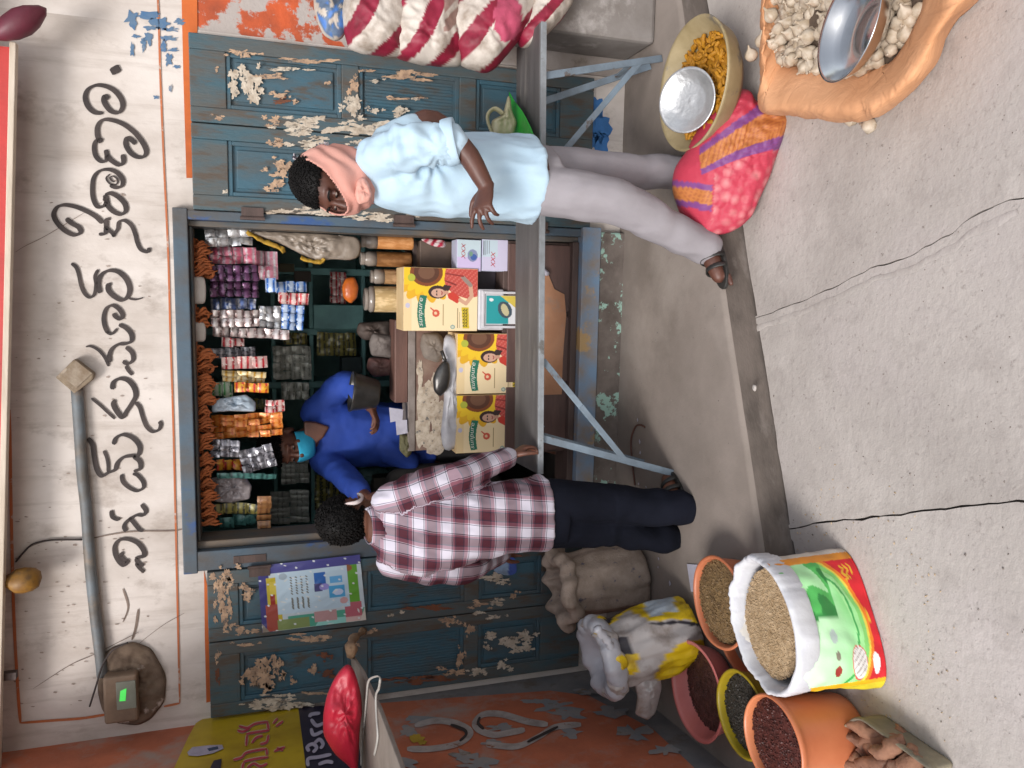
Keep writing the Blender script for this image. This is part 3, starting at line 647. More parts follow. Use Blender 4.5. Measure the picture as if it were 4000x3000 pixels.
for i, (lab, pl, Y, T, ang, per, fr_) in enumerate(sk):
    Yp = -.35
    mb, uv = pillow(pl, lambda x, y: oY(x, y, Yp), T, amp=.018, sc=5, seed=i * 7, pw=.5, rings=22, n=96)
    for q, p in enumerate(mb.v):      # creases running across the sack
        mb.v[q] = p + Vector((0, -1, 0)) * .016 * (.25 - abs(noise.noise(Vector((p.x * 9 + p.z * 9, p.z * 16 - p.x * 16, i * 9))))) + Vector((0, -1, 0)) * .004 * noise.noise(Vector((p.x * 30 + p.z * 20, p.z * 30 - p.x * 30, i)))
    o = mb.build('sack', SKM, None, smooth=True, label=lab, cat='sack', group='striped sacks piled on the bench')
    def pink(x, y, c, i=i):
        if i == 1 and ((x - 1965) / 60) ** 2 + ((y - 70) / 95) ** 2 < 1 + .5 * noise.noise(Vector((x / 30, y / 30, 0))): return hx('#b84c68', 1)
        if i == 2 and (x > 1720) and y < 120: return hx('#9a7b72', 1) if (x + y) % 90 < 60 else c
        return c
    colour_attr(o, stripes(uv, .66 + .1 * math.sin(i * 2), per * .85, fr_ * 1.2, WS, MR_, pink, i))
# blue tarpaulin bundle with pale rim above the sacks
mb, uv = pillow([(1225, -60), (1225, 30), (1240, 90), (1265, 140), (1310, 165), (1340, 150), (1372, 70), (1392, -20), (1400, -80), (1320, -120)], lambda x, y: oY(x, y, -.33), .06, amp=.02, seed=4, pw=.5)
o = mb.build('bundle', SKM, None, smooth=True, label='blue grey folded tarpaulin bundle with a pale rim on top of the striped sacks', cat='bundle')
cols = []
for x, y in uv:
    e = noise.noise(Vector((x / 22, y / 30, 2)))
    rim = (x - 1310) ** 2 / 85 ** 2 + (y - 0) ** 2 / 160 ** 2
    cols.append(hx('#b9aea2', 1) if rim > .82 or (e > .18 and y < 110) else hx('#566a85', 1) if e > -.25 else hx('#3f6db0', 1))
colour_attr(o, cols)

# ------------------------------------------------------------------ green and cream carrier bags on the bench
GRN = M('green_plastic', hx('#2fae3d', 1), hx('#259a38', 1), 8, .35, bmp=.3, bscale=20)
CRB = M('cream_plastic', hx('#a9a485', 1), hx('#8d8668', 1), 8, .4, bmp=.3, bscale=20)
mb, uv = pillow([(1985, 350), (2010, 395), (2045, 440), (2075, 500), (2098, 560), (2105, 610), (2090, 650), (2040, 640), (2010, 520), (1995, 420)], lambda x, y: oZ(x, y, BZ + .035), .02, amp=.02, seed=1)
mb.build('carrier_bag', GRN, None, smooth=True, label='bright green plastic bag lying flat on the grey bench', cat='bag')
t = thing('carrier_bag', 'cream plastic carrier bag with a loop handle standing on the bench', 'bag', oZ(1990, 500, BZ))
mb, uv = pillow([(1985, 370), (1972, 420), (1960, 450), (1920, 470), (1915, 530), (1960, 545), (2005, 530), (2020, 480), (2000, 430), (1994, 380)], lambda x, y: oY(x, y, -.38), .035, amp=.02, seed=3)
mb.build('body', CRB, t, smooth=True)
hp = [oY(x, y, -.40) for x, y in ((1965, 540), (1925, 520), (1905, 470), (1910, 440), (1935, 425), (1965, 445))]
m = MB(); m.tube(crom(hp, 5), .012, 6, flat=.5); m.build('handle', CRB, t, smooth=True)

# ------------------------------------------------------------------ seeds and grain heaps
def heap(name, mat, c, R, parent, n, size, dome=.02, seed=0, flat=.6, sx=1, sy=1):
    """hundreds of small grains lying on a low mound: one stuff part"""
    r = random.Random(seed); m = MB(); c = Vector(c)
    m.lathe([(R * 1.0, -.01), (R * .98, 0), (R * .7, dome * .6), (R * .35, dome * .9), (.001, dome)], c, 20, sx, sy)
    for _ in range(n):
        q = R * math.sqrt(r.random()); a = r.uniform(0, 6.283); z = dome * (1 - (q / R) ** 2) + r.uniform(-.2, .5) * size
        p = c + Vector((q * math.cos(a) * sx, q * math.sin(a) * sy, z)); s_ = size * r.uniform(.7, 1.3)
        u = Vector((r.gauss(0, 1), r.gauss(0, 1), r.gauss(0, .5))).normalized(); v = u.orthogonal().normalized(); w_ = u.cross(v)
        vs = [p + u * s_, p - u * s_, p + v * s_ * flat, p - v * s_ * flat, p + w_ * s_ * flat, p - w_ * s_ * flat]
        m.add(vs, [(0, 2, 4), (0, 4, 3), (0, 3, 5), (0, 5, 2), (1, 4, 2), (1, 3, 4), (1, 5, 3), (1, 2, 5)])
    return m.build(name, mat, parent, kind='stuff')
SEED = {'olive': M('olive_seed', hx('#7d6544', 1), hx('#5f4a30', 1), 40, .6, bmp=0), 'brown': M('brown_seed', hx('#5b3a34', 1), hx('#3f2622', 1), 40, .55, bmp=0), 'rust': M('rust_seed', hx('#5a2f29', 1), hx('#371d1a', 1), 40, .5, bmp=0), 'black': M('black_seed', hx('#3a3631', 1), hx('#29261f', 1), 40, .55, bmp=0), 'grain': M('pale_grain', hx('#b79f7f', 1), hx('#9a8160', 1), 40, .6, bmp=0)}
def tub(label, mat, ctr, R, h, fill, seed, zfill, tilt=(0, 0)):
    base = Vector((ctr.x, ctr.y, ctr.z - h))
    t = thing('tub', label, 'tub', base, 'plastic tubs of seeds')
    m = MB()
    def sq(p, i, a): return p
    prof = [(R * .74, 0), (R * .8, .01), (R * .87, h * .35), (R * .94, h * .8), (R * .955, h * .9), (R * 1.0, h * .93), (R * 1.02, h * .97), (R * 1.0, h), (R * .95, h), (R * .92, h * .95), (R * .9, h * .75), (R * .82, h * .3), (R * .76, .02)]
    m.lathe(prof, base, 48); m.jitter(.004, 6, seed); m.build('shell', mat, t, smooth=True, sub=1)
    heap('seeds', SEED[fill], base + Vector((0, 0, h * zfill)), R * (.80 + .13 * zfill), t, 1500, .0055, .018, seed)
    if tilt != (0, 0): t.rotation_euler = (tilt[0], tilt[1], 0)
    return t
PINK = M('pink_plastic', hx('#c5736e', 1.0), hx('#b5635f', 1), 4, .38, bmp=.08)
ORP = M('orange_plastic', hx('#c97c55', 1.0), hx('#b96b47', 1), 4, .38, bmp=.08)
ORP2 = M('terracotta_plastic', hx('#bb714f', 1), hx('#a65f40', 1), 4, .4, bmp=.08)
YEL = M('olive_yellow_plastic', hx('#a8921f', 1), hx('#8d7a1c', 1), 4, .4, bmp=.08)
tub('pink plastic tub half full of brown seeds beside the side wall', PINK, oZ(2712, 2700, .11), .192, .11, 'brown', 1, .4)
tub('terracotta tub of olive brown seeds behind the sack with the white rim', ORP2, oZ(2800, 2352, .13), .17, .15, 'olive', 2, .85)
tub('terracotta tub mostly hidden behind the printed grain sack', ORP2, oZ(2905, 2450, .04), .195, .17, 'rust', 3, .6)
tub('olive yellow tub of black seeds between the pink and orange tubs', YEL, oZ(2890, 2790, .125), .152, .125, 'black', 4, .75)
tub('orange plastic tub of dark red brown seeds in front of the olive yellow tub', ORP, oZ(3012, 2905, .16), .152, .295, 'rust', 5, .9)

# ------------------------------------------------------------------ printed grain sack with a rolled white rim
gb0, gb1 = oZ(3512, 2682, -.133), oZ(3338, 2118, -.133)
gx_ = (gb1 - gb0); GW = gx_.length; gx_.normalize(); gn = Vector((-gx_.y, gx_.x, 0))
gs = thing('grain_sack', 'open sack of pale grain printed with green leaves and a red lower corner', 'sack', (gb0 + gb1) / 2 + gn * .12)
mouth = oZ(2978, 2440, .17)
def section(t_):
    """cross-section ring of the sack at height fraction t_: flat bottom seam opening to a round mouth"""
    c = ((gb0 + gb1) / 2 + gn * .12).lerp(Vector((mouth.x, mouth.y, .165)), t_); hw = GW / 2 * (1 - .02 * math.sin(t_ * 3.1)) * (1 - .06 * t_); hd = .105 + .06 * t_
    return c, hw, hd
rows, cols_ = 100, 240; mb = MB(); rs = []; pc = []
pa = Paint(10, 10, (1, 1, 1, 1))
GRS = [hx('#bfe3b0', 1), hx('#3f9a4c', 1), hx('#7fcf6f', 1)]
YSC = [[(.74, .22), (.76, .16), (.79, .21)], [(.78, .17), (.80, .22), (.83, .17), (.85, .21)], [(.76, .13), (.79, .16), (.82, .12), (.86, .16)], [(.79, .09), (.84, .08), (.86, .11)], [(.45, .09), (.47, .05), (.50, .09)]]
def gprint(u, v):
    """u 0..1 across the front from left to right, v 0 bottom .. 1 top"""
    if u < .07: return hx('#e0a81d', 1) if u > .045 else hx('#d6c431', 1)
    if u > .90: return hx('#d98a2a', 1) if u < .955 else hx('#cfc5b8', 1)
    if v > .97: return hx('#e0e0e0', 1)
    d = math.hypot((u - .42) * 1.15, v - .78)
    if ((u - .17) / .07) ** 2 + ((v - .11) / .045) ** 2 < 1: return hx('#e6e6e6', 1)
    if d > .69:
        for L in YSC:
            for (x0, y0), (x1, y1) in zip(L, L[1:]):
                dx, dy = x1 - x0, y1 - y0; q = max(0, min(1, ((u - x0) * dx + (v - y0) * dy) / (dx * dx + dy * dy)))
                if math.hypot(u - x0 - q * dx, (v - y0 - q * dy) * .8) < .008: return hx('#d9a82a', 1)
        return hx('#c9202a', 1)
    if d > .655: return hx('#e07a22', 1)
    if d > .63: return hx('#d9c84a', 1)
    e = ((u - .19) / .115) ** 2 + ((v - .31) / .095) ** 2
    if e < 1: return hx('#c9554a', 1) if e > .84 else (hx('#9a8f88', 1) if (int(u * 90 + v * 60) % 4 == 0 and e < .7) else hx('#d8d4cf', 1))
    for cx_, cy_, r, c in ((.1 + .05, .55, .035, '#8f2a22'), (.25, .56, .03, '#7d7666'), (.38, .57, .045, '#a9b7b0')):
        if (u - cx_) ** 2 + ((v - cy_)) ** 2 < r * r: return hx(c, 1)
    n = noise.noise(Vector((u * 3.2, v * 3.2, 1.5))); lf = noise.noise(Vector((u * 5 - v * 4, v * 2 + u, 7)))
    if v > .45 and u > .5: 
        return hx('#2c7d3a', 1) if lf < -.18 else hx('#4fae55', 1) if lf < .12 else hx('#a5dca0', 1)
    sw = abs(d - .52 + .03 * n)
    if sw < .012: return hx('#3d9a4e', 1)
    if d > .5: return hx('#7fc66a', 1) if d > .58 else hx('#9ad98f', 1)
    k = max(0, min(1, (v - .2) * 1.2 + n * .3)); a, b = hx('#86cf82', 1), hx('#d5ead0', 1)
    return tuple(a[i] * (1 - k) + b[i] * k for i in range(4))
for j in range(rows + 1):
    t_ = j / rows; c, hw, hd = section(t_); ring = []
    for k in range(cols_):
        a = 2 * math.pi * k / cols_; ca, sa = math.cos(a), math.sin(a)
        e = 2 / (3.2 - 1.0 * t_)
        p = c + gx_ * hw * math.copysign(abs(ca) ** e, ca) + gn * hd * math.copysign(abs(sa) ** e, sa)
        p.z += -.0 if t_ == 0 else 0
        q = p + (p - c).normalized() * (.010 * noise.noise(p * 9) + .006 * noise.noise(p * 24)) * (0 if j < 1 else 1)
        ring.append(q)
        front = sa < .25
        uu = (q - gb0).dot(gx_) / GW; pc.append(gprint(min(.999, max(0, uu)), t_) if front else hx('#d5d0c8', 1))
    rs.append(ring)
mb.rings(rs, True, False)
GSM, t, b = newmat('printed_sack')
a = nd(t, 'ShaderNodeAttribute', attribute_name='print'); t.links.new(a.outputs['Color'], b.inputs['Base Color']); b.inputs['Roughness'].default_value = .42
bump(t, b, noi(t, coords(t), 25, 4), .25, .006)
o = mb.build('body', GSM, gs, smooth=True); colour_attr(o, pc)
c, hw, hd = section(1.0); rs = []
for (k_, dz) in ((1.0, -.02), (1.03, -.075), (1.055, -.07), (1.06, -.01), (1.04, .008), (1.0, .011), (.965, .004), (.93, -.02), (.90, -.06), (.86, -.1)):
    ring = []
    for k in range(140):
        a = 2 * math.pi * k / 140; cr = .012 * noise.noise(Vector((math.cos(a) * 3, math.sin(a) * 3, dz * 6))) + .009 * (.35 - abs(noise.noise(Vector((math.cos(a) * 9, math.sin(a) * 9, dz * 16)))))
        ring.append(c + gx_ * (hw * k_ + cr) * math.cos(a) + gn * (hd * k_ + cr) * math.sin(a) + Vector((0, 0, dz + cr * .6)))
    rs.append(ring)
WPL = M('white_woven_plastic', hx('#cfcfd2', 1), hx('#c2c2c8', 1), 10, .4, bmp=.5, bscale=30)
mb = MB(); mb.rings(rs, False, False); mb.build('rolled_rim', WPL, gs, smooth=True)
heap('grain', SEED['grain'], c + Vector((0, 0, -.035)), .5, gs, 4200, .005, .012, 9, .5, sx=hw * 1.72, sy=hd * 1.8)
# ------------------------------------------------------------------ jute sack with rolled mouth
JUTE = M('jute', hx('#a8978a', 1.05), hx('#8d7d70', 1), 14, .95, bmp=.8, bscale=130, c3=hx('#5c5866', 1), s3=26, lo3=.6, hi3=.68)
def roundsack(name, mat, base, top, R, n=64, seed=0, lump=.02, roll=.04, depth=.12, fold=.03, parent=None, sx=1, sy=1, bulge=1.06, **kw):
    base, top = Vector(base), Vector(top); ax = top - base; H = ax.length; zd = ax.normalized(); xd = Vector((1, 0, 0)); xd = (xd - zd * xd.dot(zd)).normalized(); yd = zd.cross(xd)
    prof = [(.55, 0), (.92, .01), (1.0, .05), (bulge, .3), (bulge, .55), (1.0, .8), (.97, .9)]
    pr = [(r * R, h * H) for r, h in prof] + [(R * .98 + roll * .6, H * .9 - roll * .6), (R * .98 + roll * 1.25, H * .93), (R * .98 + roll * 1.2, H * .98 + roll * .3), (R * .98 + roll * .4, H + roll * .7), (R * .9, H + roll * .3), (R * .8, H - .03), (R * .76, H - depth), (R * .3, H - depth - .01)]
    m = MB(); rs = []; nl_ = len(prof) - 1
    if n > 100:
        pr2 = []
        for (r0, h0), (r1, h1) in zip(pr, pr[1:]): pr2 += [(r0 + (r1 - r0) * q / 6, h0 + (h1 - h0) * q / 6) for q in range(6)]
        pr = pr2 + pr[-1:]; nl_ = nl_ * 6
    for i, (r, h) in enumerate(pr):
        ring = []
        for k in range(n):
            a = 2 * math.pi * k / n; q = Vector((math.cos(a), math.sin(a), 0))
            f = lump * (noise.noise(Vector((q.x * 2, q.y * 2, h * 8 + seed))) + .6 * noise.noise(Vector((q.x * 6, q.y * 6, h * 16 + seed * 3))))
            if i >= nl_: f += fold * noise.noise(Vector((q.x * 3.5, q.y * 3.5, seed + 4))) + fold * .4 * noise.noise(Vector((q.x * 9, q.y * 9, seed + h * 20)))
            rr_ = max(.01, r + f); zz = h + (fold * 1.2 * noise.noise(Vector((q.x * 2.5, q.y * 2.5, seed + 9))) if i >= nl_ else 0)
            ring.append(base + xd * rr_ * q.x * sx + yd * rr_ * q.y * sy + zd * zz)
        rs.append(ring)
    m.rings(rs); return m.build(name, mat, parent, smooth=True, sub=0 if n > 100 else 1, **kw)
jb = oZ(2500, 2235, .0); jt = oY(2185, 2290, jb.y + .02)
roundsack('jute_sack', JUTE, jb, jt, .15, seed=2, lump=.018, roll=.038, fold=.045, label='brown jute sack with a rolled open mouth below the poster door', cat='sack', group=None)

# ------------------------------------------------------------------ white and yellow plastic sack
ps = thing('plastic_sack', 'leaning white plastic sack with yellow printed bands and a wide white mouth', 'sack', oZ(2690, 2470, 0))
pb_, pt_ = oZ(2700, 2450, .005), oY(2345, 2570, -.80)
PLW = M('grey_white_plastic', hx('#b0aaa8', 1), hx('#9a9391', 1), 8, .35, bmp=.6, bscale=22, c3=hx('#8d8078', 1), s3=5, lo3=.56, hi3=.66)
o = roundsack('body', SKM, pb_, pt_, .135, n=120, seed=6, lump=.016, roll=.03, fold=.02, depth=.06, parent=ps, bulge=1.1)
cols = []
def pjx(p):
    d = p - CAM; zc = -d.dot(BACK); return 2000 - FPX * d.dot(UP) / zc, 1500 - FPX * d.dot(RIGHT) / zc
def inpoly(x, y, P):
    ins = False
    for i in range(len(P)):
        (x0, y0), (x1, y1) = P[i], P[(i + 1) % len(P)]
        if (y0 > y) != (y1 > y) and x < (x1 - x0) * (y - y0) / (y1 - y0) + x0: ins = not ins
    return ins
YB = [[(2300, 2450), (2400, 2340), (2450, 2300), (2760, 2300), (2760, 2430), (2640, 2425), (2540, 2420), (2450, 2385), (2380, 2440), (2340, 2490)], [(2390, 2580), (2470, 2540), (2500, 2600), (2480, 2640), (2400, 2640)], [(2560, 2640), (2600, 2560), (2650, 2520), (2800, 2500), (2800, 2700), (2560, 2700)]]
for v in o.data.vertices:
    p = v.co + ORG[o.name]; x, y = pjx(p); x += 14 * noise.noise(p * 22); y += 14 * noise.noise(p * 22 + Vector((5, 0, 0)))
    if inpoly(x, y, [(2490, 2290), (2620, 2300), (2650, 2385), (2530, 2405)]): c_ = hx('#b5bfc8', 1)
    elif inpoly(x, y, [(2330, 2440), (2420, 2350), (2440, 2370), (2350, 2465)]) or inpoly(x, y, [(2420, 2480), (2460, 2500), (2470, 2560), (2420, 2540)]) or (2428 < y < 2442 and x > 2540): c_ = hx('#2d2930', 1)
    elif any(inpoly(x, y, P) for P in YB): c_ = hx('#d8b714', 1)
    else: c_ = hx('#aaa3a0', 1)
    cols.append(c_)
colour_attr(o, cols)
mw = M('milky_plastic', hx('#b5b5bb', 1), hx('#9c9ca3', 1), 8, .3, bmp=.6, bscale=25)
c = pt_; rs = []
for q, (r, dz) in enumerate(((.11, -.05), (.145, -.06), (.17, -.035), (.176, .0), (.16, .03), (.125, .038), (.09, .015), (.062, -.02), (.05, -.06))):
    ring = []
    for k in range(64):
        a = 2 * math.pi * k / 64; n_ = .02 * noise.noise(Vector((math.cos(a) * 3, math.sin(a) * 3, dz * 9))) + .008 * noise.noise(Vector((math.cos(a) * 12, math.sin(a) * 12, dz * 20)))
        ring.append(c + Vector(((r + n_) * math.cos(a) * 1.02, (r + n_) * math.sin(a), dz + n_ + .18 * (r) * math.cos(a))))
    rs.append(ring)
m = MB(); m.rings(rs, False, True); m.build('rolled_mouth', mw, ps, smooth=True, sub=1)
m = MB(); m.tube(crom([oY(x, y, -.93) for x, y in ((2330, 2450), (2370, 2500), (2400, 2560), (2420, 2600))], 5), [.012, .02] * 8, 8); m.jitter(.006, 30); m.build('twisted_tie', mw, ps, smooth=True)
mb, uv = pillow([(2470, 2640), (2520, 2600), (2580, 2610), (2585, 2690), (2560, 2790), (2530, 2815), (2480, 2790), (2490, 2720)], lambda x, y: oY(x, y, -.88), .035, amp=.03, seed=8)
mb.build('plastic_bag', PLW, None, smooth=True, label='crumpled clear plastic bag hanging down beside the pink tub', cat='bag')

# ------------------------------------------------------------------ basin of turmeric with an aluminium plate
tc = oZ(2700, 330, .125); tbase = Vector((tc.x, tc.y, 0.0))
bw = thing('basin', 'wide worn beige enamel basin of turmeric roots behind the red sack', 'basin', tbase)
R = .25
m = MB(); m.lathe([(R * .55, 0), (R * .7, .01), (R * .88, .05), (R * .98, .112), (R * 1.0, .122), (R * .985, .127), (R * .94, .12), (R * .78, .065), (R * .6, .03), (.01, .022)], tbase, 64)
m.build('shell', M('worn_enamel', hx('#a0906f', 1), hx('#857552', 1), 7, .5, bmp=.15, c3=hx('#6d675f', 1), s3=9, lo3=.58, hi3=.66), bw, smooth=True)
TUR = M('turmeric', hx('#b07a10', 1), hx('#8a5a0a', 1), 30, .7, bmp=.3, bscale=120)
rr = random.Random(5); protos = []
for i in range(4):
    m = MB(); m.limb([(-.018, 0, 0), (0, .004 * (i - 1), .003), (.017, .002, 0)], [.008, .0095, .006], 8); m.jitter(.004, 60, i); protos.append(m)
first = None
meshes = []
for i, pm in enumerate(protos):
    o = pm.build('turmeric_root', TUR, None, smooth=True, origin=(0, 0, 0), label='knobbly yellow turmeric root piled in the beige basin', cat='spice root', group='turmeric roots in the basin'); meshes.append(o)
k = 0
for i in range(230):
    a = rr.uniform(0, 6.283); q = math.sqrt(rr.random()) * R * .76
    if i < 4: o = meshes[i]
    else: o = meshes[i % 4].copy(); COL.objects.link(o)
    z = .06 + .03 * (1 - (q / R) ** 2) + rr.uniform(-.006, .014) + .012 * math.sin(a - 1)
    o.location = tbase + Vector((q * math.cos(a), q * math.sin(a), z)); o.rotation_euler = (rr.uniform(-.6, .6), rr.uniform(-.6, .6), rr.uniform(0, 6.28)); o.scale = (rr.uniform(.7, 1.1),) * 3
m = MB(); m.lathe([(R * .74, .05), (R * .6, .062), (.001, .075)], tbase, 32); m.build('turmeric_bed', TUR, bw, smooth=True)
ALU = M('aluminium', hx('#d0d0d0', 1), hx('#b9b9b9', 1), 14, .42, .85, bmp=.6, bscale=45)
STEEL = M('polished_steel', hx('#d2d3d4', 1), hx('#c2c3c4', 1), 10, .2, 1.0, bmp=.02)
pcn = oZ(2698, 395, .15)
pl_ = MB(); Rm = Matrix.Rotation(rad(-6), 3, 'Y') @ Matrix.Rotation(rad(30), 3, 'X')
pl_.lathe([(.001, .004), (.06, .0), (.085, .008), (.108, .03), (.118, .034), (.12, .031), (.11, .024), (.088, .002), (.06, -.006), (.001, -.003)], pcn, 48, fn=lambda p, i, a: Rm @ p, cap0=False, cap1=False)
pl_.build('plate', ALU, None, smooth=True, label='dented aluminium plate resting tilted on the turmeric roots', cat='plate')

# ------------------------------------------------------------------ red net sack with purple and orange bands
zone = [(x / 1.659 + 2400, y / 1.659) for x, y in [(540, 740), (640, 655), (760, 590), (830, 570), (890, 590), (900, 640), (985, 690), (1060, 700), (1140, 735), (1120, 800), (1090, 900), (1050, 1000), (1000, 1150), (940, 1280), (890, 1400), (820, 1470), (740, 1512), (640, 1530), (540, 1552), (480, 1480), (425, 1390), (380, 1260), (374, 1180), (390, 1095), (430, 1030), (475, 975), (510, 890), (560, 810)]]
def onsack(x, y):
    # the sack slumps over the step: upper part lies back over the platform
    k_ = (x - 2620) / 460
    return oY(x, y, -.80 - .26 * k_)
mb, uv = pillow(zone, onsack, .135, amp=.012, sc=10, seed=2, rings=40, n=150, pw=.5, back=.8)
for i, p in enumerate(mb.v):
    d = (CAM - p).normalized(); vx, vy = uv[i]
    cell = noise.cell_vector(Vector((0, 0, 0)))
    lump = 0
    if vx > 2700:
        v_ = noise.voronoi(Vector((p.x * 24, p.y * 24, p.z * 24)))[0][0]; lump = .016 * max(0, 1 - v_ * 1.5) * min(1, (vx - 2700) / 150)
    fold_ = .012 * abs(noise.noise(Vector((p.x * 8 + p.z * 6, p.z * 20 - p.x * 9, 3)))) * max(0, 1 - (vx - 2620) / 330)
    mb.v[i] = p + d * (lump + fold_)
RSK, t, b = newmat('red_net')
a = nd(t, 'ShaderNodeAttribute', attribute_name='print'); v = coords(t)
wv = nd(t, 'ShaderNodeTexWave'); wv.inputs['Scale'].default_value = 70; wv.inputs['Distortion'].default_value = 3; wv.inputs['Detail'].default_value = 2; t.links.new(v, wv.inputs['Vector'])
vo = nd(t, 'ShaderNodeTexVoronoi'); vo.inputs['Scale'].default_value = 23; t.links.new(v, vo.inputs['Vector'])
sep = nd(t, 'ShaderNodeSeparateColor'); t.links.new(a.outputs['Color'], sep.inputs[0])
col = mixc(t, ramp(t, wv.outputs['Fac'], [(.3, (0, 0, 0, 1)), (.8, (.35, .35, .35, 1))]), a.outputs['Color'], hx('#a83848', 1))
mm_ = nd(t, 'ShaderNodeMath', operation='MULTIPLY'); t.links.new(ramp(t, vo.outputs['Distance'], [(.0, (.62, .62, .62, 1)), (.55, (0, 0, 0, 1))]), mm_.inputs[0]); t.links.new(a.outputs['Alpha'], mm_.inputs[1])
col = mixc(t, mm_.outputs[0], col, hx('#e0b3ad', 1)); t.links.new(col, b.inputs['Base Color']); b.inputs['Roughness'].default_value = .5
bump(t, b, wv.outputs['Fac'], .35, .003)
o = mb.build('net_sack', RSK, None, smooth=True, label='red net sack with purple and orange bands slumped over the platform step', cat='sack')
cols = []
RED, PUR, ORN = hx('#b5354a', 1), hx('#6a4080', 1), hx('#b97838', 1)
for i, (x, y) in enumerate(uv):
    # band line curving from the garlic sack corner down to the near leg
    zx, zy = (x - 2400) * 1.659, y * 1.659
    if zx > 520: ln = 1050 - (zx - 520) * .52 + 30 * math.sin(zx / 160); d_ = zy - ln; wd = 48 + (zx - 520) * .09
    else: ln = 1255 + (zx - 420) * .1; d_ = zy - ln; wd = 45
    if zx <= 590 and zx > 520 and zy > 1170: d_ = zy - (1265 + (zx - 420) * .1); wd = 45
    c_ = list(RED)
    if abs(d_) < wd: c_ = list(ORN) if int(zx / 9 + zy / 30) % 3 else list(hx('#a0602e', 1))
    elif abs(d_) < wd * 1.85: c_ = list(PUR)
    c_[3] = .75 if (zy > 900 and zx > 600 and abs(d_) > wd * 1.9) else .0
    cols.append(c_)
colour_attr(o, cols)

# ------------------------------------------------------------------ garlic in an orange cloth sack, steel bowl on top
CLOTH = M('orange_cloth', hx('#cf9a72', 1.08), hx('#bd855c', 1.05), 4, .85, bmp=.4, bscale=60, stretch=(1, 1, 1))
_t = CLOTH.node_tree; bump(_t, _t.nodes['Principled BSDF'], noi(_t, coords(_t, (1, 1, 1.6)), 9, 5, .55, .8), .55, .016)
gzr, gzb = .06, -.133
# rim path (upper edge) and foot path, front edge then left edge
rimp = [oZ(x, y, gzr) for x, y in ((2985, -60), (2985, 100), (2988, 250), (2990, 405), (3120, 420), (3300, 425), (3430, 405), (3550, 300), (3640, 160), (3720, 0), (3740, -200), (3600, -380), (3350, -440), (3120, -380), (3000, -220), (2985, -60))]
ftp = [oZ(x, y, gzb) for x, y in ((3030, -80), (3010, 120), (3000, 300), (2998, 425), (3160, 441), (3340, 452), (3470, 424), (3610, 300), (3720, 110), (3840, -30), (3850, -240), (3690, -440), (3400, -510), (3150, -440), (3040, -260), (3030, -80))]
inp = [oZ(x, y, gzr - .06) for x, y in ((3030, -60), (3020, 100), (3030, 200), (3070, 255), (3180, 270), (3300, 285), (3400, 270), (3480, 225), (3540, 130), (3590, 10), (3600, -160), (3500, -300), (3320, -350), (3170, -310), (3070, -180), (3030, -60))]
A, Bp, Cp = crom(ftp, 18), crom(rimp, 18), crom(inp, 18); n = len(A); rs = []
for k in range(n):
    f_, r_, i_ = A[k], Bp[k], Cp[k]; out = []
    up = (r_ - f_)
    nr = (f_ - i_); nr.z = 0; nr.normalize()
    prof = [(f_, .0), (f_.lerp(r_, .3), .03), (f_.lerp(r_, .65), .035), (f_.lerp(r_, .92), .02), (r_, .0), (r_.lerp(i_, .25) + Vector((0, 0, .008)), 0), (r_.lerp(i_, .6), 0), (i_, 0), (i_ + Vector((0, 0, -.05)) - nr * .02, 0)]
    for j, (p, o_) in enumerate(prof):
        q = p + nr * o_; w_ = .7 * noise.noise(Vector((k * .16 + j * .5, j * .12, 3))) + 1.1 * (.3 - abs(noise.noise(Vector((k * .30 + j * .55, j * .10, 8))))) + .5 * noise.noise(Vector((k * .8 + j * 1.3, j * .3, 18)))
        out.append(q + (nr + Vector((0, 0, .5))) * .018 * w_)
    rs.append(out)
gsk = thing('garlic_sack', 'orange cloth sack rolled open and full of garlic bulbs at the street edge', 'sack', oZ(3300, 150, -.133))
mb = MB(); mb.rings([list(r) for r in zip(*rs)], False, False, closed=False); o = mb.build('cloth', CLOTH, gsk, smooth=True, sub=1)
so_ = o.modifiers.new('th', 'SOLIDIFY'); so_.thickness = .004; so_.offset = -1
bed = [p + Vector((0, 0, -.035)) for p in Cp]; ctr = oZ(3310, -40, .0)
mb = MB(); mb.v = [ctr + Vector((0, 0, .035))] + [ctr.lerp(p, .55) + Vector((0, 0, .03)) for p in bed] + bed; L_ = len(bed)
mb.f = [(0, i + 1, i + 2) for i in range(L_ - 1)] + [(i + 1, i + 1 + L_, i + 2 + L_, i + 2) for i in range(L_ - 1)]
GARD = M('garlic_bed', hx('#5d4d40', 1), hx('#43362c', 1), 30, .9)
mb.build('garlic_bed', GARD, gsk, smooth=True)
GAR = M('garlic', hx('#bcae9c', 1), hx('#9f8c74', 1), 45, .55, bmp=.3, bscale=60, stretch=(1, 1, .3), c3=hx('#a58a72', 1), s3=30, lo3=.6, hi3=.7)
gm = []
for i in range(3):
    m = MB()
    def cl(p, k_, a, i=i): f = 1 + .07 * math.cos(6 * a + i); return Vector((p.x * f, p.y * f, p.z))
    m.lathe([(.003, -.004), (.011, -.003), (.018, .004), (.021, .013), (.018, .023), (.011, .031), (.005, .036), (.003, .041), (.0025 + .001 * i, .046)], (0, 0, 0), 18, fn=cl); m.jitter(.002, 50, i)
    gm.append(m.build('garlic_bulb', GAR, None, smooth=True, origin=(0, 0, 0), label='whole pale garlic bulb heaped in the orange cloth sack', cat='garlic', group='garlic bulbs in the cloth sack'))
rr = random.Random(21); cnt = 0
def inside(p, poly):
    ins = False
    for i in range(len(poly)):
        a, b = poly[i], poly[(i + 1) % len(poly)]
        if (a.y > p.y) != (b.y > p.y) and p.x < (b.x - a.x) * (p.y - a.y) / (b.y - a.y) + a.x: ins = not ins
    return ins
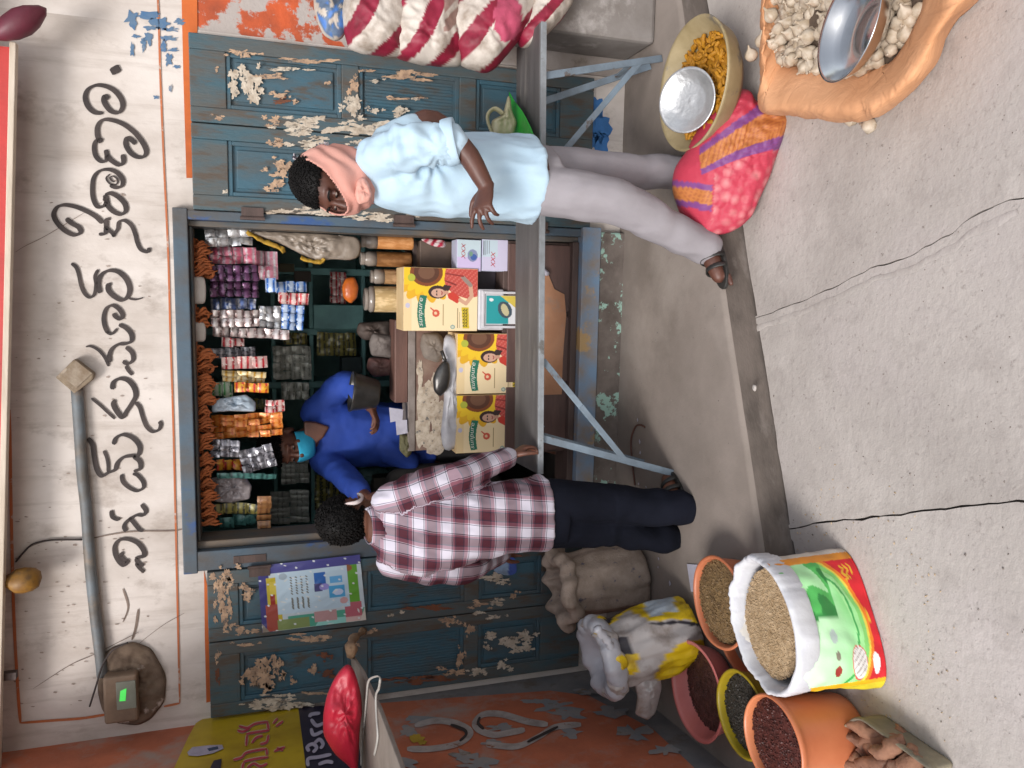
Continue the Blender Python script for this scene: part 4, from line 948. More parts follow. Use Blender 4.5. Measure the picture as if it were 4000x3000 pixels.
ply = Cp; xs = [p.x for p in ply]; ys = [p.y for p in ply]; placed = []
for tr in range(6000):
    if cnt >= 290: break
    p = Vector((rr.uniform(min(xs), max(xs)), rr.uniform(min(ys), max(ys)), 0))
    if not inside(p, ply): continue
    lay = 0 if len(placed) < 185 else 1
    if any((p - q).length < .026 for q, l in placed if l == lay): continue
    placed.append((p, lay))
    e = min(1, (p - ctr).length / .35); z = .022 - .045 * e + lay * .018
    o = gm[cnt] if cnt < 3 else gm[cnt % 3].copy()
    if cnt >= 3: COL.objects.link(o)
    o.location = (p.x, p.y, z); o.rotation_euler = (rr.gauss(0, .9), rr.gauss(0, .9), rr.uniform(0, 6.3)); o.scale = (rr.uniform(.85, 1.25),) * 3; cnt += 1
for lab, px, py, z, rot in (('single garlic bulb lying on the street just outside the cloth sack', 3318, 480, -.125, (1.2, .4, .5)), ('garlic bulb with a white papery stalk lying farthest out on the street', 3412, 495, -.125, (1.35, 0, 2.8)), ('large garlic bulb on the platform edge beside the basin', 2940, 232, .012, (.9, .3, 1)), ('small pale garlic bulb on the platform edge near the wall', 2975, 180, .012, (.4, 1.2, 0)), ('garlic bulb hanging over the corner of the orange cloth', 3025, 75, .075, (.5, .5, 1))):
    o = gm[0].copy(); COL.objects.link(o); o.location = oZ(px, py, z); o.rotation_euler = rot; o.scale = (1.15,) * 3; o['label'] = lab; o['group'] = 'stray garlic bulbs'
bc = oZ(3335, 105, .125)
m = MB(); Rm2 = Matrix.Rotation(rad(-10), 3, 'X') @ Matrix.Rotation(rad(6), 3, 'Y')
m.lathe([(q * 1.28, z_ * 1.28) for q, z_ in [(.05, -.045), (.07, -.04), (.1, -.012), (.112, .012), (.118, .016), (.118, .013), (.112, .006), (.098, -.016), (.07, -.036), (.05, -.041), (.047, -.036), (.001, -.036)]], bc, 64, fn=lambda p, i, a: Rm2 @ p, cap0=True, cap1=False)
m.build('steel_bowl', STEEL, None, smooth=True, label='shiny steel bowl resting on the heap of garlic bulbs', cat='bowl')

# ------------------------------------------------------------------ square tin of brown bark chunks
tz = -.05
q0, q1, q2, q3 = oZ(3355, 2790, tz), oZ(3660, 3010, tz), oZ(3400, 3320, tz), oZ(3200, 2925, tz)
q2 = q1 + (q3 - q0)
tin = thing('tin', 'cut open square tin with a dusty rim full of brown jaggery chunks', 'tin', (q0 + q1 + q2 + q3) / 4 * 1.0 - Vector((0, 0, tz + .133)))
cen = (q0 + q1 + q2 + q3) / 4
def inset(k_, z): return [Vector((cen.x + (p.x - cen.x) * k_, cen.y + (p.y - cen.y) * k_, z)) for p in (q0, q1, q2, q3)]
def rnd4(c4, n=6):
    out = []
    for i in range(4):
        a, b, c = c4[i - 1], c4[i], c4[(i + 1) % 4]
        p, q = b.lerp(a, .13), b.lerp(c, .13)
        for k in range(n): u = k / (n - 1); out.append((p * (1 - u) ** 2 + b * 2 * u * (1 - u) + q * u * u))
    return out
m = MB(); m.rings([rnd4(inset(k_, z)) for k_, z in ((.96, -.133), (.97, -.125), (.985, -.09), (1.0, tz - .012), (1.03, tz - .006), (1.03, tz + .006), (1.0, tz + .012), (.955, tz + .008), (.935, tz - .004), (.93, -.07), (.92, -.1))])
m.jitter(.004, 12); m.build('shell', M('dusty_tin', hx('#7d7463', 1), hx('#5f5a50', 1), 9, .6, .0, bmp=.4, bscale=60, c3=hx('#958b74', 1), s3=6, lo3=.5, hi3=.62), tin, smooth=True)
CHK = M('bark_chunk', hx('#8f6750', 1), hx('#6b4838', 1), 18, .85, bmp=.9, bscale=50, c3=hx('#ac8a76', 1), s3=9, lo3=.55, hi3=.7)
cm = []
for i in range(3):
    m = MB(); m.limb([(-.05, 0, 0), (-.01, .008, .004), (.05, -.004, 0)], [.02, .03, .018], 10); m.jitter(.014, 26, i * 3); m.jitter(.006, 80, i)
    cm.append(m.build('jaggery_chunk', CHK, None, smooth=True, origin=(0, 0, 0), label='rough brown jaggery chunk lying in the square tin', cat='jaggery', group='brown chunks in the tin'))
rr = random.Random(4)
for i in range(34):
    o = cm[i] if i < 3 else cm[i % 3].copy()
    if i >= 3: COL.objects.link(o)
    u, v = rr.uniform(-.36, .36), rr.uniform(-.36, .36)
    p = cen + (q1 - q0) * u + (q3 - q0) * v; o.location = (p.x, p.y, -.10 + .022 * (i // 12) + rr.uniform(0, .01)); o.rotation_euler = (rr.uniform(-.4, .4), rr.uniform(-.5, .5), rr.uniform(-.5, .9) + 2.2); o.scale = (rr.uniform(.8, 1.15),) * 3
m = MB(); m.poly(inset(.9, -.1), (0, 0, -.02)); m.build('filling', CHK, tin)

# ------------------------------------------------------------------ scraps on the platform
SCR = M('paper_scrap_white', hx('#b9b6c2', 1), hx('#a9a6b3', 1), 20, .8, bmp=0)
rr = random.Random(9)
pos = [(2492, 1640), (2502, 1768), (2496, 1890), (2525, 1902), (2592, 2055), (2610, 2075), (2632, 2098), (2574, 2182), (2572, 2215), (2618, 2278), (2500, 1725), (2540, 1915)]
for i, (x, y) in enumerate(pos):
    m = MB(); a = rr.uniform(0, 3); s_ = rr.uniform(.006, .011); c = oZ(x, y, .0035)
    m.poly([c + Vector((math.cos(a + k * 1.57) * s_ * (1.3 if k % 2 else .8), math.sin(a + k * 1.57) * s_, .001 * k)) for k in range(4)], (0, 0, .0012))
    m.build('paper_scrap', SCR, None, label='tiny torn scrap of white paper on the brown platform floor', cat='paper scrap', group='paper scraps on the platform')
m = MB(); m.poly([oZ(x, y, .004) for x, y in ((2684, 2203), (2724, 2206), (2742, 2308), (2700, 2312))], (0, 0, .0012)); m.build('paper_slip', SCR, None, label='long pale paper slip lying on the platform by the terracotta tub', cat='paper')
m = MB(); m.tube([oZ(x, y, .006) for x, y in crom([(2480, 1895, 0), (2468, 1790, 0), (2465, 1720, 0), (2480, 1670, 0), (2500, 1660, 0), (2518, 1668, 0)], 6) for x, y in ((x, y),)] if False else [oZ(p.x, p.y, .006) for p in crom([(2480, 1895, 0), (2468, 1790, 0), (2465, 1720, 0), (2480, 1670, 0), (2500, 1660, 0), (2518, 1668, 0)], 6)], .0045, 6)
m.build('cord', M('brown_cord', hx('#5b3a30', 1)), None, smooth=True, label='short curved brown cord lying on the platform under the bench', cat='cord')
m = MB(); m.lathe([(.012, 0), (.014, .004), (.008, .01), (.001, .011)], oZ(2950, 1515, -.06), 10); m.jitter(.004, 60); m.build('pebble', CONC, None, smooth=True, label='single small stone stuck on the platform step', cat='stone')

GRT = M('grit', hx('#8f867f', 1), hx('#5f5650', 1), 40, .95, bmp=0)
m = MB(); rr = random.Random(77)
for i in range(420):
    if i < 240: p = oZ(rr.uniform(2960, 4000), rr.uniform(0, 3000), -.1345)
    else: p = oZ(rr.uniform(2430, 2900), rr.uniform(200, 2700), .0005)
    if (i < 240 and p.y > edgeY(p.x) - .02) or (i >= 240 and p.y < edgeY(p.x) + .03): continue
    s_ = rr.uniform(.0012, .0034) * (1 if rr.random() < .93 else 1.9); a = rr.uniform(0, 6.28)
    vs = [p + Vector((math.cos(a + k * 1.57) * s_ * rr.uniform(.6, 1.4), math.sin(a + k * 1.57) * s_ * rr.uniform(.6, 1.4), 0)) for k in range(4)] + [p + Vector((0, 0, s_ * .8))]
    m.add(vs, [(0, 1, 4), (1, 2, 4), (2, 3, 4), (3, 0, 4), (3, 2, 1, 0)])
m.build('grit', GRT, None, kind='stuff', label='scattered grit and dry crumbs over the paving and platform', cat='grit')
m = MB()
for i in range(150):
    a = rr.uniform(0, 6.28); q = .26 + abs(rr.gauss(0, .12)); c = (gb0 + gb1) / 2 + gn * .1; p = Vector((c.x + q * math.cos(a), c.y + q * math.sin(a), -.1335))
    if p.y > edgeY(p.x) - .02: continue
    s_ = rr.uniform(.0022, .0036); u = Vector((math.cos(a * 7), math.sin(a * 7), 0)); v = Vector((-u.y, u.x, 0))
    m.add([p + u * s_ * 1.6, p + v * s_ * .7, p - u * s_ * 1.6, p - v * s_ * .7, p + Vector((0, 0, s_ * .8))], [(0, 1, 4), (1, 2, 4), (2, 3, 4), (3, 0, 4)])
m.build('spilled_grain', SEED['grain'], None, kind='stuff', label='pale grains spilled round the foot of the printed sack', cat='grain')

# ------------------------------------------------------------------ hanging and wall things above
mt = thing('electric_meter', 'dusty electricity meter with a lit green display on a mud stained board', 'meter', oY(480, 2690, -.02))
MUD = M('mud', hx('#756353', 1), hx('#5d4d41', 1), 12, .95, bmp=1.0, bscale=40, c3=hx('#b9aca3', 1), s3=8, lo3=.6, hi3=.68)
mb, uv = pillow([(400, 2560), (440, 2525), (520, 2505), (590, 2530), (625, 2590), (650, 2640), (645, 2740), (590, 2810), (540, 2835), (450, 2825), (400, 2780), (380, 2700), (385, 2620)], lambda x, y: oY(x, y, -.006), .035, amp=.03, sc=16, seed=3, back=.02, pw=.35)
mb.build('backing', MUD, mt, smooth=True)
m = MB(); a, b = oY(405, 2635, -.05), oY(545, 2800, -.05)
m.bb(min(a.x, b.x), max(a.x, b.x), -.085, -.01, min(a.z, b.z), max(a.z, b.z)); m.build('case', M('meter_case', hx('#8a7460', 1), hx('#6d5a4b', 1), 8, .7), mt, bevel=.012)
a, b = oY(452, 2668, -.09), oY(533, 2765, -.09)
m = MB(); m.bb(min(a.x, b.x), max(a.x, b.x), -.09, -.083, min(a.z, b.z), max(a.z, b.z)); m.build('window', M('meter_window', hx('#8d9185', 1), hx('#7d8074', 1), 9, .3), mt, bevel=.002)
gm_, t, b_ = newmat('lit_display'); b_.inputs['Base Color'].default_value = hx('#4fd35c', 1); b_.inputs['Emission Color'].default_value = hx('#4fd35c', 1); b_.inputs['Emission Strength'].default_value = .45
m = MB(); P = [oY(x, y, -.0925) for x, y in ((470, 2700), (494, 2690), (490, 2738), (466, 2740))]; m.poly(P, (0, .003, 0)); m.build('display', gm_, mt)
cd_ = thing('conduit', 'grey blue electric conduit running along the wall to a square junction box', 'conduit', oY(350, 2000, -.02))
pp = [oY(x, y, -.022) for x, y in ((300, 1520), (312, 1700), (322, 1850), (338, 2000), (352, 2200), (372, 2400), (392, 2560), (400, 2640))]
m = MB(); m.tube(crom(pp, 4), .023, 10); m.build('pipe', M('conduit_paint', hx('#6b7277', 1), hx('#5d5750', 1), 9, .6, c3=hx('#7d6f62', 1), s3=6), cd_, smooth=True)
jb4 = [(300, 1398), (375, 1455), (370, 1480), (300, 1533), (226, 1470)]
m = MB(); m.poly([oY(x, y, -.002) for x, y in jb4], (0, -.045, 0)); m.build('junction_box', M('dusty_box', hx('#8a7a66', 1), hx('#6a5a4a', 1), 14, .85, bmp=.5, c3=hx('#a89a8b', 1), s3=10), cd_, bevel=.006)
m = MB(); m.poly([oY(x, y, -.0475) for x, y in ((298, 1408), (362, 1458), (300, 1515), (240, 1468))], (0, -.004, 0)); m.build('box_lid', M('box_lid', hx('#7a6854', 1), hx('#9a8d7d', 1), 18, .8, bmp=.5), cd_, bevel=.003)
m = MB(); m.tube(crom([oY(x, y, -.012) for x, y in ((62, 2195), (90, 2160), (130, 2125), (200, 2110), (320, 2108))], 6), .004, 6); m.build('wire', BLACK, cd_, smooth=True); m = MB(); m.tube(crom([oY(x, y, -.06) for x, y in ((350, 2760), (375, 2680), (400, 2600), (440, 2540), (500, 2510))], 6), .004, 6)
m.build('wire', BLACK, cd_, smooth=True)
gd = thing('gourd', 'dark yellow round gourd hanging under the sign at the left', 'gourd', oY(100, 2265, -.17))
c = oY(95, 2265, -.12); m = MB(); m.lathe([(.002, -.062), (.03, -.055), (.048, -.03), (.052, 0), (.045, .03), (.03, .055), (.02, .075), (.012, .09)], c, 20); m.jitter(.01, 18)
m.build('fruit', M('gourd_skin', hx('#9a6f22', 1), hx('#6d4a22', 1), 9, .55, c3=hx('#4a3a2c', 1), s3=5, lo3=.5, hi3=.6), gd, smooth=True)
m = MB(); m.tube([c + Vector((0, 0, .08)), c + Vector((0, .02, .3))], .006, 6); m.build('string', DWOOD, gd)
c = oY(85, 85, -.2); m = MB(); Rm3 = Matrix.Rotation(rad(-35), 3, 'Y')
m.lathe([(.002, -.10), (.02, -.085), (.042, -.04), (.05, 0), (.045, .045), (.03, .085), (.014, .11), (.008, .2)], c, 20, fn=lambda p, i, a: Rm3 @ Vector((p.x, p.y, p.z)))
m.build('banana_flower', M('maroon_petal', hx('#6a2235', 1), hx('#56202c', 1), 6, .5, c3=hx('#5a4a35', 1), s3=4), None, smooth=True, label='dark maroon pointed banana flower hanging at the upper right', cat='flower')

# yellow and navy notice sign on the side wall
sg = thing('notice_sign', 'yellow notice sign with red lettering and a navy lower band on the side wall', 'sign', oL(1000, 2900, .03))
os_ = lambda x, y: oL(x, y, .03); os3 = lambda x, y: oL(x, y, .0345)
m = MB(); m.poly([os_(*p) for p in ((800, 2803), (880, 2792), (1165, 2765), (1195, 3000), (1245, 3400), (560, 3400), (680, 3000), (735, 2880), (765, 2825))], LWN * -.012); m.build('yellow_panel', M('sign_yellow', hx('#b59a1c', 1.1), hx('#9c8018', 1), 4, .45, bmp=.05), sg)
m = MB(); m.poly([os_(*p) for p in ((1165.6, 2765), (1420, 2742), (1470, 3000), (1530, 3400), (1246, 3400), (1195.6, 3000))], LWN * -.012); m.build('navy_band', M('sign_navy', hx('#2b2738', 1.1), hx('#241f30', 1), 4, .45, bmp=.05), sg)
S5 = lambda L: [(x / 2.765 + 600, y / 2.765 + 2400) for x, y in L]
RDP, LAV = M('sign_red', hx('#b3414d', 1.1), hx('#a33a48', 1), 20, .5, bmp=0), M('sign_lavender', hx('#a9a3b3', 1.1), hx('#9a94a8', 1), 20, .5, bmp=0)
SWH = M('sign_white_edge', hx('#c9b7a0', 1), None, 9, .5, bmp=0)
redL = [[(905, 1250), (965, 1265), (1040, 1230)], [(920, 1205), (1010, 1225), (1100, 1180), (1240, 1160)], [(1230, 1170), (1240, 1240)], [(1000, 1290), (1120, 1270), (1250, 1250)], [(1010, 1300), (1000, 1420)], [(1060, 1390), (1110, 1330), (1180, 1310)], [(1150, 1400), (1220, 1380), (1240, 1300)], [(1290, 1180), (1340, 1120)], [(1320, 1210), (1400, 1150)], [(860, 1570), (950, 1545), (1010, 1490), (1220, 1450)], [(1220, 1450), (1225, 1520)], [(970, 1590), (1100, 1560), (1240, 1540)], [(975, 1600), (960, 1659), (975, 1800)], [(1010, 1659), (1080, 1610), (1150, 1640), (1230, 1610)], [(1300, 1480), (1420, 1430)], [(1330, 1440), (1400, 1470)]]
for L in redL:
    m = MB(); stroke(m, S5(L), 15, lambda x, y: oL(x, y, .0322), var=.2); m.build('letter_outline', SWH, sg)
    m = MB(); stroke(m, S5(L), 9.5, os3, var=.2); m.build('red_letter', RDP, sg)
for L in [[(1690, 1110), (1700, 1080), (1800, 1065)], [(1700, 1130), (1760, 1200), (1840, 1170)], [(1700, 1230), (1730, 1300), (1830, 1260)], [(1680, 1480), (1660, 1430), (1720, 1400), (1760, 1440), (1720, 1490)], [(1730, 1400), (1790, 1350), (1830, 1400), (1800, 1450)], [(1670, 1640), (1670, 1560), (1780, 1540), (1920, 1510)], [(1780, 1620), (1870, 1590), (1940, 1600)]]:
    m = MB(); stroke(m, S5(L), 15, os3, var=.2); m.build('lavender_letter', LAV, sg)
m = MB(); m.poly([os3(*p) for p in S5([(365, 1490), (420, 1435), (600, 1415), (740, 1410), (755, 1450), (640, 1500), (480, 1530), (380, 1525)])], LWN * .001); m.build('logo_oval', LAV, sg)
m = MB(); m.poly([oL(*p, .037) for p in S5([(580, 1450), (690, 1425), (700, 1450), (600, 1475)])], LWN * .001); m.build('logo_mark', M('sign_navy_mark', hx('#3c4a63', 1), None, bmp=0), sg)
m = MB(); m.poly([os3(*p) for p in S5([(650, 1580), (735, 1560), (720, 1720), (580, 1720)])], LWN * .001); m.build('dark_mark', MATS['sign_navy'], sg)
# shelf board with cords and the red bag on it
shz = 1.40
P = [oZ(x, y, shz) for x, y in ((1368, 2556), (1392, 2800), (1412, 3000), (1450, 3500), (1800, 3500), (1568, 3010), (1520, 2880), (1475, 2760), (1410, 2620))]
sh = thing('shelf_board', 'grey board shelf with a pointed corner and white cords below the notice sign', 'shelf', sum(P, Vector()) / len(P))
m = MB(); m.poly(P, (0, 0, -.014)); m.build('board', M('grey_board', hx('#857b72', 1), hx('#6f655c', 1), 6, .7, bmp=.15, c3=hx('#a39d97', 1), s3=3), sh, bevel=.004)
CRD = M('white_cord', hx('#a39f99', 1), None, 20, .6)
for L in ([(1410, 2990), (1414, 2900), (1425, 2800), (1432, 2720), (1440, 2660), (1470, 2642), (1485, 2650), (1480, 2690)], [(1480, 2690), (1468, 2720), (1470, 2800), (1475, 2880), (1462, 2950)]):
    m = MB(); m.tube(crom([oZ(x, y, shz + .005) for x, y in L], 5), .004, 6, flat=.5); m.build('cord', CRD, sh, smooth=True)
m = MB(); m.tube(crom([oZ(1372, 2556, shz), oZ(1375, 2530, shz + .01), oY(1368, 2520, -.5), oY(1385, 2490, -.25), oY(1420, 2465, -.06)], 4), [.016, .02, .024, .012, .009] * 4 + [.006], 8); m.jitter(.008, 30); m.build('rope_knot', M('tan_rope', hx('#a98a6c', 1), hx('#83674e', 1), 14, .9), sh, smooth=True)
mb, uv = pillow([(1355, 2590), (1325, 2620), (1300, 2660), (1275, 2720), (1262, 2790), (1262, 2870), (1285, 2910), (1310, 2950), (1360, 2990), (1395, 3030), (1402, 2960), (1405, 2850), (1415, 2790), (1412, 2720), (1395, 2650), (1375, 2600)], lambda x, y: oY(x, y, -1.02), .07, amp=.03, sc=11, seed=5, pw=.5)
mb.build('red_bag', M('red_plastic', hx('#c4223a', 1), hx('#a81d33', 1), 5, .45, bmp=.35, bscale=25), None, smooth=True, label='bulging red plastic bag resting on the grey shelf board', cat='bag')
# ------------------------------------------------------------------ stock inside the shop
FOIL = {}
def foil(k, c1, c2, c3=None, metal=.25, rough=.3):
    FOIL[k] = M('pack_' + k, hx(c1, 1.05), hx(c2, 1), 45, rough * .7, metal, bmp=.6, bscale=60, lo=.45, hi=.55, c3=hx(c3, 1) if c3 else None, s3=60, lo3=.55, hi3=.6)
    t = FOIL[k].node_tree; b = t.nodes['Principled BSDF']; tc = nd(t, 'ShaderNodeTexCoord'); sx = nd(t, 'ShaderNodeSeparateXYZ'); t.links.new(tc.outputs['Object'], sx.inputs[0])
    ab = nd(t, 'ShaderNodeMath', operation='ABSOLUTE'); t.links.new(sx.outputs[2], ab.inputs[0]); old = b.inputs['Base Color'].links[0].from_socket
    col = mixc(t, ramp(t, ab.outputs[0], [(.007, (.75, .75, .75, 1)), (.009, (0, 0, 0, 1)), (.017, (0, 0, 0, 1)), (.019, (.6, .6, .6, 1))]), old, hx(c3 or c2, 1.05)); t.links.new(col, b.inputs['Base Color'])
foil('silver', '#c4c2c2', '#9a9797', '#d8d8da', .6, .22); foil('pinkwhite', '#c4b4b8', '#a98a94', '#c9526f'); foil('whitepk', '#cbc6c8', '#b4adb2', '#c0607a', 0, .4)
foil('purple', '#3a2636', '#241c24', '#6d4468', .4, .2); foil('silverblue', '#c9c7cc', '#8c94ad', '#3b5a9a', .5, .22); foil('brownsilver', '#a98f8c', '#6f5a58', '#d8cfcc', .5, .22)
foil('blue', '#1f5fae', '#174785', '#b9c6d6', .1, .35); foil('red', '#b8222f', '#8f1c27', '#d8c8c0', .1, .35); foil('whiteblack', '#c9c9cf', '#a5a5ad', '#2c2c33', .2, .3)
foil('gold', '#c9962a', '#a8781f', '#e2d6b0', .35, .3); foil('green', '#3f9a49', '#2f7d3a', '#d8e0d0', .05, .4); foil('redyellow', '#bf2727', '#8f1f22', '#d9a02a', .1, .35)
foil('orange', '#cf6a22', '#b3521c', '#dd8f45', .15, .3); foil('silverblack', '#bcbac0', '#8f8d95', '#3b3940', .35, .3); foil('olive', '#b5b5a8', '#8f9188', '#cfcfc6', .1, .3); foil('grey', '#b0afa5', '#8d8e88', '#c4c5bf', .1, .3)
foil('teal', '#2f5854', '#25403f', '#4f7f79', .1, .4); foil('brown', '#7a5030', '#5f3b26', '#8f663f', .1, .4); foil('dark', '#4a4b45', '#33352f', '#9a8f4a', .1, .35)
def sachet_mesh(wd, ht, bulge):
    m = MB(); n = 4
    g = lambda i, j, s_: Vector(((i / n - .5) * wd, s_ * bulge * (1 - (2 * i / n - 1) ** 2) * (1 - (2 * j / n - 1) ** 2) , (j / n - .5) * ht))
    m.v = [g(i, j, -1) for j in range(n + 1) for i in range(n + 1)]
    m.f = [(j * 5 + i, j * 5 + i + 1, j * 5 + i + 6, j * 5 + i + 5) for j in range(n) for i in range(n)]
    k = len(m.v); m.v += [g(i, j, .35) for j in range(n + 1) for i in range(n + 1)]
    m.f += [(k + j * 5 + i, k + j * 5 + i + 5, k + j * 5 + i + 6, k + j * 5 + i + 1) for j in range(n) for i in range(n)]
    return m
rr = random.Random(31)
def strip(x0, x1, y0, y1, rows, cols, key, label, Y=.16, rot=0.0, group='hanging sachet strips'):
    """sheet of joined sachets hanging from the rail; rows run down, cols across"""
    a, b, c = oY(x0, y1, Y), oY(x1, y1, Y), oY(x0, y0, Y)
    W, H = (c - a).length, (a - b).length; w_, h_ = W / cols, H / rows
    ctr = oY((x0 + x1) / 2, (y0 + y1) / 2, Y)
    t = thing('sachet_strip' if group[0] == 'h' else 'packet_sheet', label, 'sachet strip' if group[0] == 'h' else 'packets', ctr, group)
    base = None
    for i in range(rows):
        for j in range(cols):
            q = Vector(((j + .5) * w_ - W / 2, 0, H / 2 - (i + .5) * h_)); q.y = rr.uniform(-.004, .004) + .012 * math.sin(i * 1.3 + j)
            if base is None:
                base = sachet_mesh(w_ * .97, h_ * .95, min(w_, h_) * .16).build('sachet', FOIL[key], None, smooth=True, origin=(0, 0, 0)); o = base
            else: o = base.copy(); COL.objects.link(o)
            o.parent = t; o.location = q; o.rotation_euler = (rr.uniform(-.3, .3), rr.uniform(-.07, .07), rr.uniform(-.35, .35)); o.location += Vector((rr.uniform(-.05, .05) * w_, 0, rr.uniform(-.03, .03) * h_)); o.scale = (rr.uniform(1.0, 1.2), 1, rr.uniform(1.0, 1.18))
    if rot: t.rotation_euler = (0, rot, 0)
    return t
ST = [(800, 985, 896, 960, 4, 2, 'silver', 'silvery sachet strip nearest the right door jamb'), (818, 1000, 966, 1030, 4, 2, 'pinkwhite', 'pink and white sachet strip beside the silvery one at the right'),
 (985, 1085, 985, 1092, 2, 2, 'whitepk', 'bunch of large white packets with pink print hanging at the right'), (815, 1012, 1036, 1098, 6, 2, 'purple', 'black and purple sachet strip to the left of the white packets'),
 (820, 1010, 1100, 1160, 6, 2, 'purple', 'second black and purple sachet strip, the one beside the blue and silver strip'), (822, 1000, 1166, 1208, 5, 1, 'silverblue', 'narrow silver and blue sachet strip in the middle right of the rail'),
 (825, 1015, 1212, 1276, 6, 2, 'brownsilver', 'wide brownish silver sachet strip with bright glints'), (835, 1130, 1282, 1320, 9, 1, 'brownsilver', 'longest thin brownish silver strip hanging beside the blue sheet'),
 (1010, 1098, 1196, 1282, 3, 3, 'silver', 'square sheet of silver sachets above the blue sheet'), (1100, 1185, 1192, 1288, 3, 3, 'blue', 'square sheet of bright blue sachets at the centre of the shop'),
 (1035, 1078, 1090, 1138, 1, 1, 'blue', 'single dark blue packet under the purple sachets'), (1078, 1196, 1102, 1140, 3, 1, 'blue', 'blue packet strip directly right of the red packet strip'), (1088, 1206, 1144, 1188, 3, 1, 'red', 'red packet strip next to the blue packet strip'),
 (866, 955, 1322, 1354, 2, 1, 'red', 'short pair of small red sachets near the middle of the rail'), (822, 1000, 1358, 1398, 3, 1, 'whiteblack', 'white packet strip with black spots above the long red strip'),
 (868, 1046, 1394, 1440, 3, 1, 'red', 'long red packet strip between the white strip and the golden strip'), (870, 1036, 1450, 1494, 3, 2, 'gold', 'golden yellow sachet strip near the shopkeeper'),
 (826, 910, 1494, 1548, 2, 1, 'green', 'pair of green and white packets hanging over the shopkeeper'), (914, 1052, 1498, 1532, 3, 1, 'redyellow', 'red strip with yellow flowers under the green packets'),
 (1036, 1112, 1564, 1610, 2, 2, 'red', 'small red and white sheet right beside the orange sachet sheet'), (826, 1104, 1616, 1708, 6, 4, 'orange', 'large orange sachet sheet hanging over the head of the shopkeeper'),
 (822, 936, 1718, 1786, 3, 3, 'silverblack', 'grey spotted sachet sheet just left of the orange sheet'), (940, 1072, 1748, 1836, 4, 3, 'silverblack', 'tilted grey spotted sachet sheet beside the face of the shopkeeper'),
 (845, 945, 1796, 1838, 3, 1, 'redyellow', 'red and yellow sachet strip at the left of the grey spotted sheets'), (1005, 1058, 1938, 2060, 1, 5, 'brown', 'row of brown packets low at the left of the doorway'),
 (830, 1010, 1968, 2008, 4, 1, 'dark', 'dark sachet strip left of the grey plastic bag'), (860, 1010, 2012, 2056, 3, 1, 'teal', 'dark teal sachet strip nearest the left door jamb'), (850, 1080, 1848, 1870, 5, 1, 'teal', 'thin teal strip hanging between the red strip and the grey bag')]
for i, s_ in enumerate(ST): strip(*s_, Y=.13 + .05 * (i % 3), rot=rad(-14) if 'tilted' in s_[7] else rr.uniform(-.06, .06))
BK = [(1068, 1215, 1352, 1482, 4, 4, 'olive', 'olive grey packet sheet high on the back wall above the shopkeeper'), (1100, 1206, 1495, 1560, 4, 2, 'olive', 'small olive packet sheet just right of the shopkeeper'),
 (1100, 1206, 1768, 1890, 2, 6, 'grey', 'grey packet sheet behind the face mask of the shopkeeper'), (1058, 1206, 1915, 2045, 2, 6, 'grey', 'large grey packet sheet above the head of the customer'),
 (1240, 1390, 1300, 1390, 4, 3, 'dark', 'dark packets with yellow print deep inside the shop'), (1230, 1330, 1850, 1990, 4, 5, 'dark', 'dark packets low on the back wall behind the arm of the shopkeeper'), (1290, 1352, 1062, 1186, 2, 4, 'red', 'dark red packets on the back shelf beside the jars'), (900, 1060, 1560, 1600, 4, 1, 'dark', 'dark strip deep behind the pale blue plastic'), (1110, 1200, 1300, 1345, 3, 2, 'dark', 'dark packets right of the olive packet sheet'), (1010, 1060, 1700, 1760, 2, 2, 'whitepk', 'white packets above the hair of the shopkeeper')]
for s_ in BK: strip(*s_, Y=1.15, group='packets on the back wall')
# rail with orange loops
rl = thing('hanging_rail', 'wooden rail wrapped in orange cord loops under the head of the doorway', 'rail', oY(780, 1500, .1))
ORC = M('orange_cord', hx('#b8683a', 1.05), hx('#9a5732', 1), 30, .85, bmp=.6, bscale=80)
ra, rb_ = oY(750, 930, .1), oY(772, 2060, .1)
m = MB(); m.tube([ra, rb_], .014, 8); m.build('pole', ORC, rl, smooth=True)
lo = None
N_ = 38
for i in range(N_):
    y = 955 + i * (2035 - 955) / (N_ - 1); 
    if 1078 < y < 1190 or 1255 < y < 1335: continue
    p = ra.lerp(rb_, (y - 930) / 1130)
    if lo is None:
        m = MB(); ring = [Vector((.012 * math.sin(a * 2), .020 * math.cos(a), .034 * math.sin(a) - .03)) for a in [2 * math.pi * k / 14 for k in range(15)]]
        m.tube(ring, .006, 6); m.tube([p + Vector((.012, -.003, -.006 - .25 * p.z)) for p in ring], .0055, 6); m.tube([Vector((.004, -.02, -.03)), Vector((-.003, -.022, -.055)), Vector((.006, -.02, -.075))], [.004, .004, .002], 6); m.jitter(.005, 60)
        lo = m.build('cord_loop', ORC, None, smooth=True, origin=(0, 0, 0)); o = lo
    else: o = lo.copy(); COL.objects.link(o)
    o.parent = rl; o.location = p - ORG[rl.name]; o.rotation_euler = (rr.uniform(-.2, .2), rr.uniform(-.25, .25), rr.uniform(-.6, .6)); o.scale = (rr.uniform(.9, 1.3), 1, rr.uniform(.9, 1.35))
for (a, b) in ((1080, 1188), (1258, 1335)):
    mb, uv = pillow([(745, a), (742, (a + b) / 2), (745, b), (802, b), (806, (a + b) / 2), (800, a)], lambda x, y: oY(x, y, .08), .012, rings=6, n=30); mb.build('white_wrap', M('white_rag', hx('#c4bbb4', 1), hx('#a79c94', 1), 9, .85), rl, smooth=True)
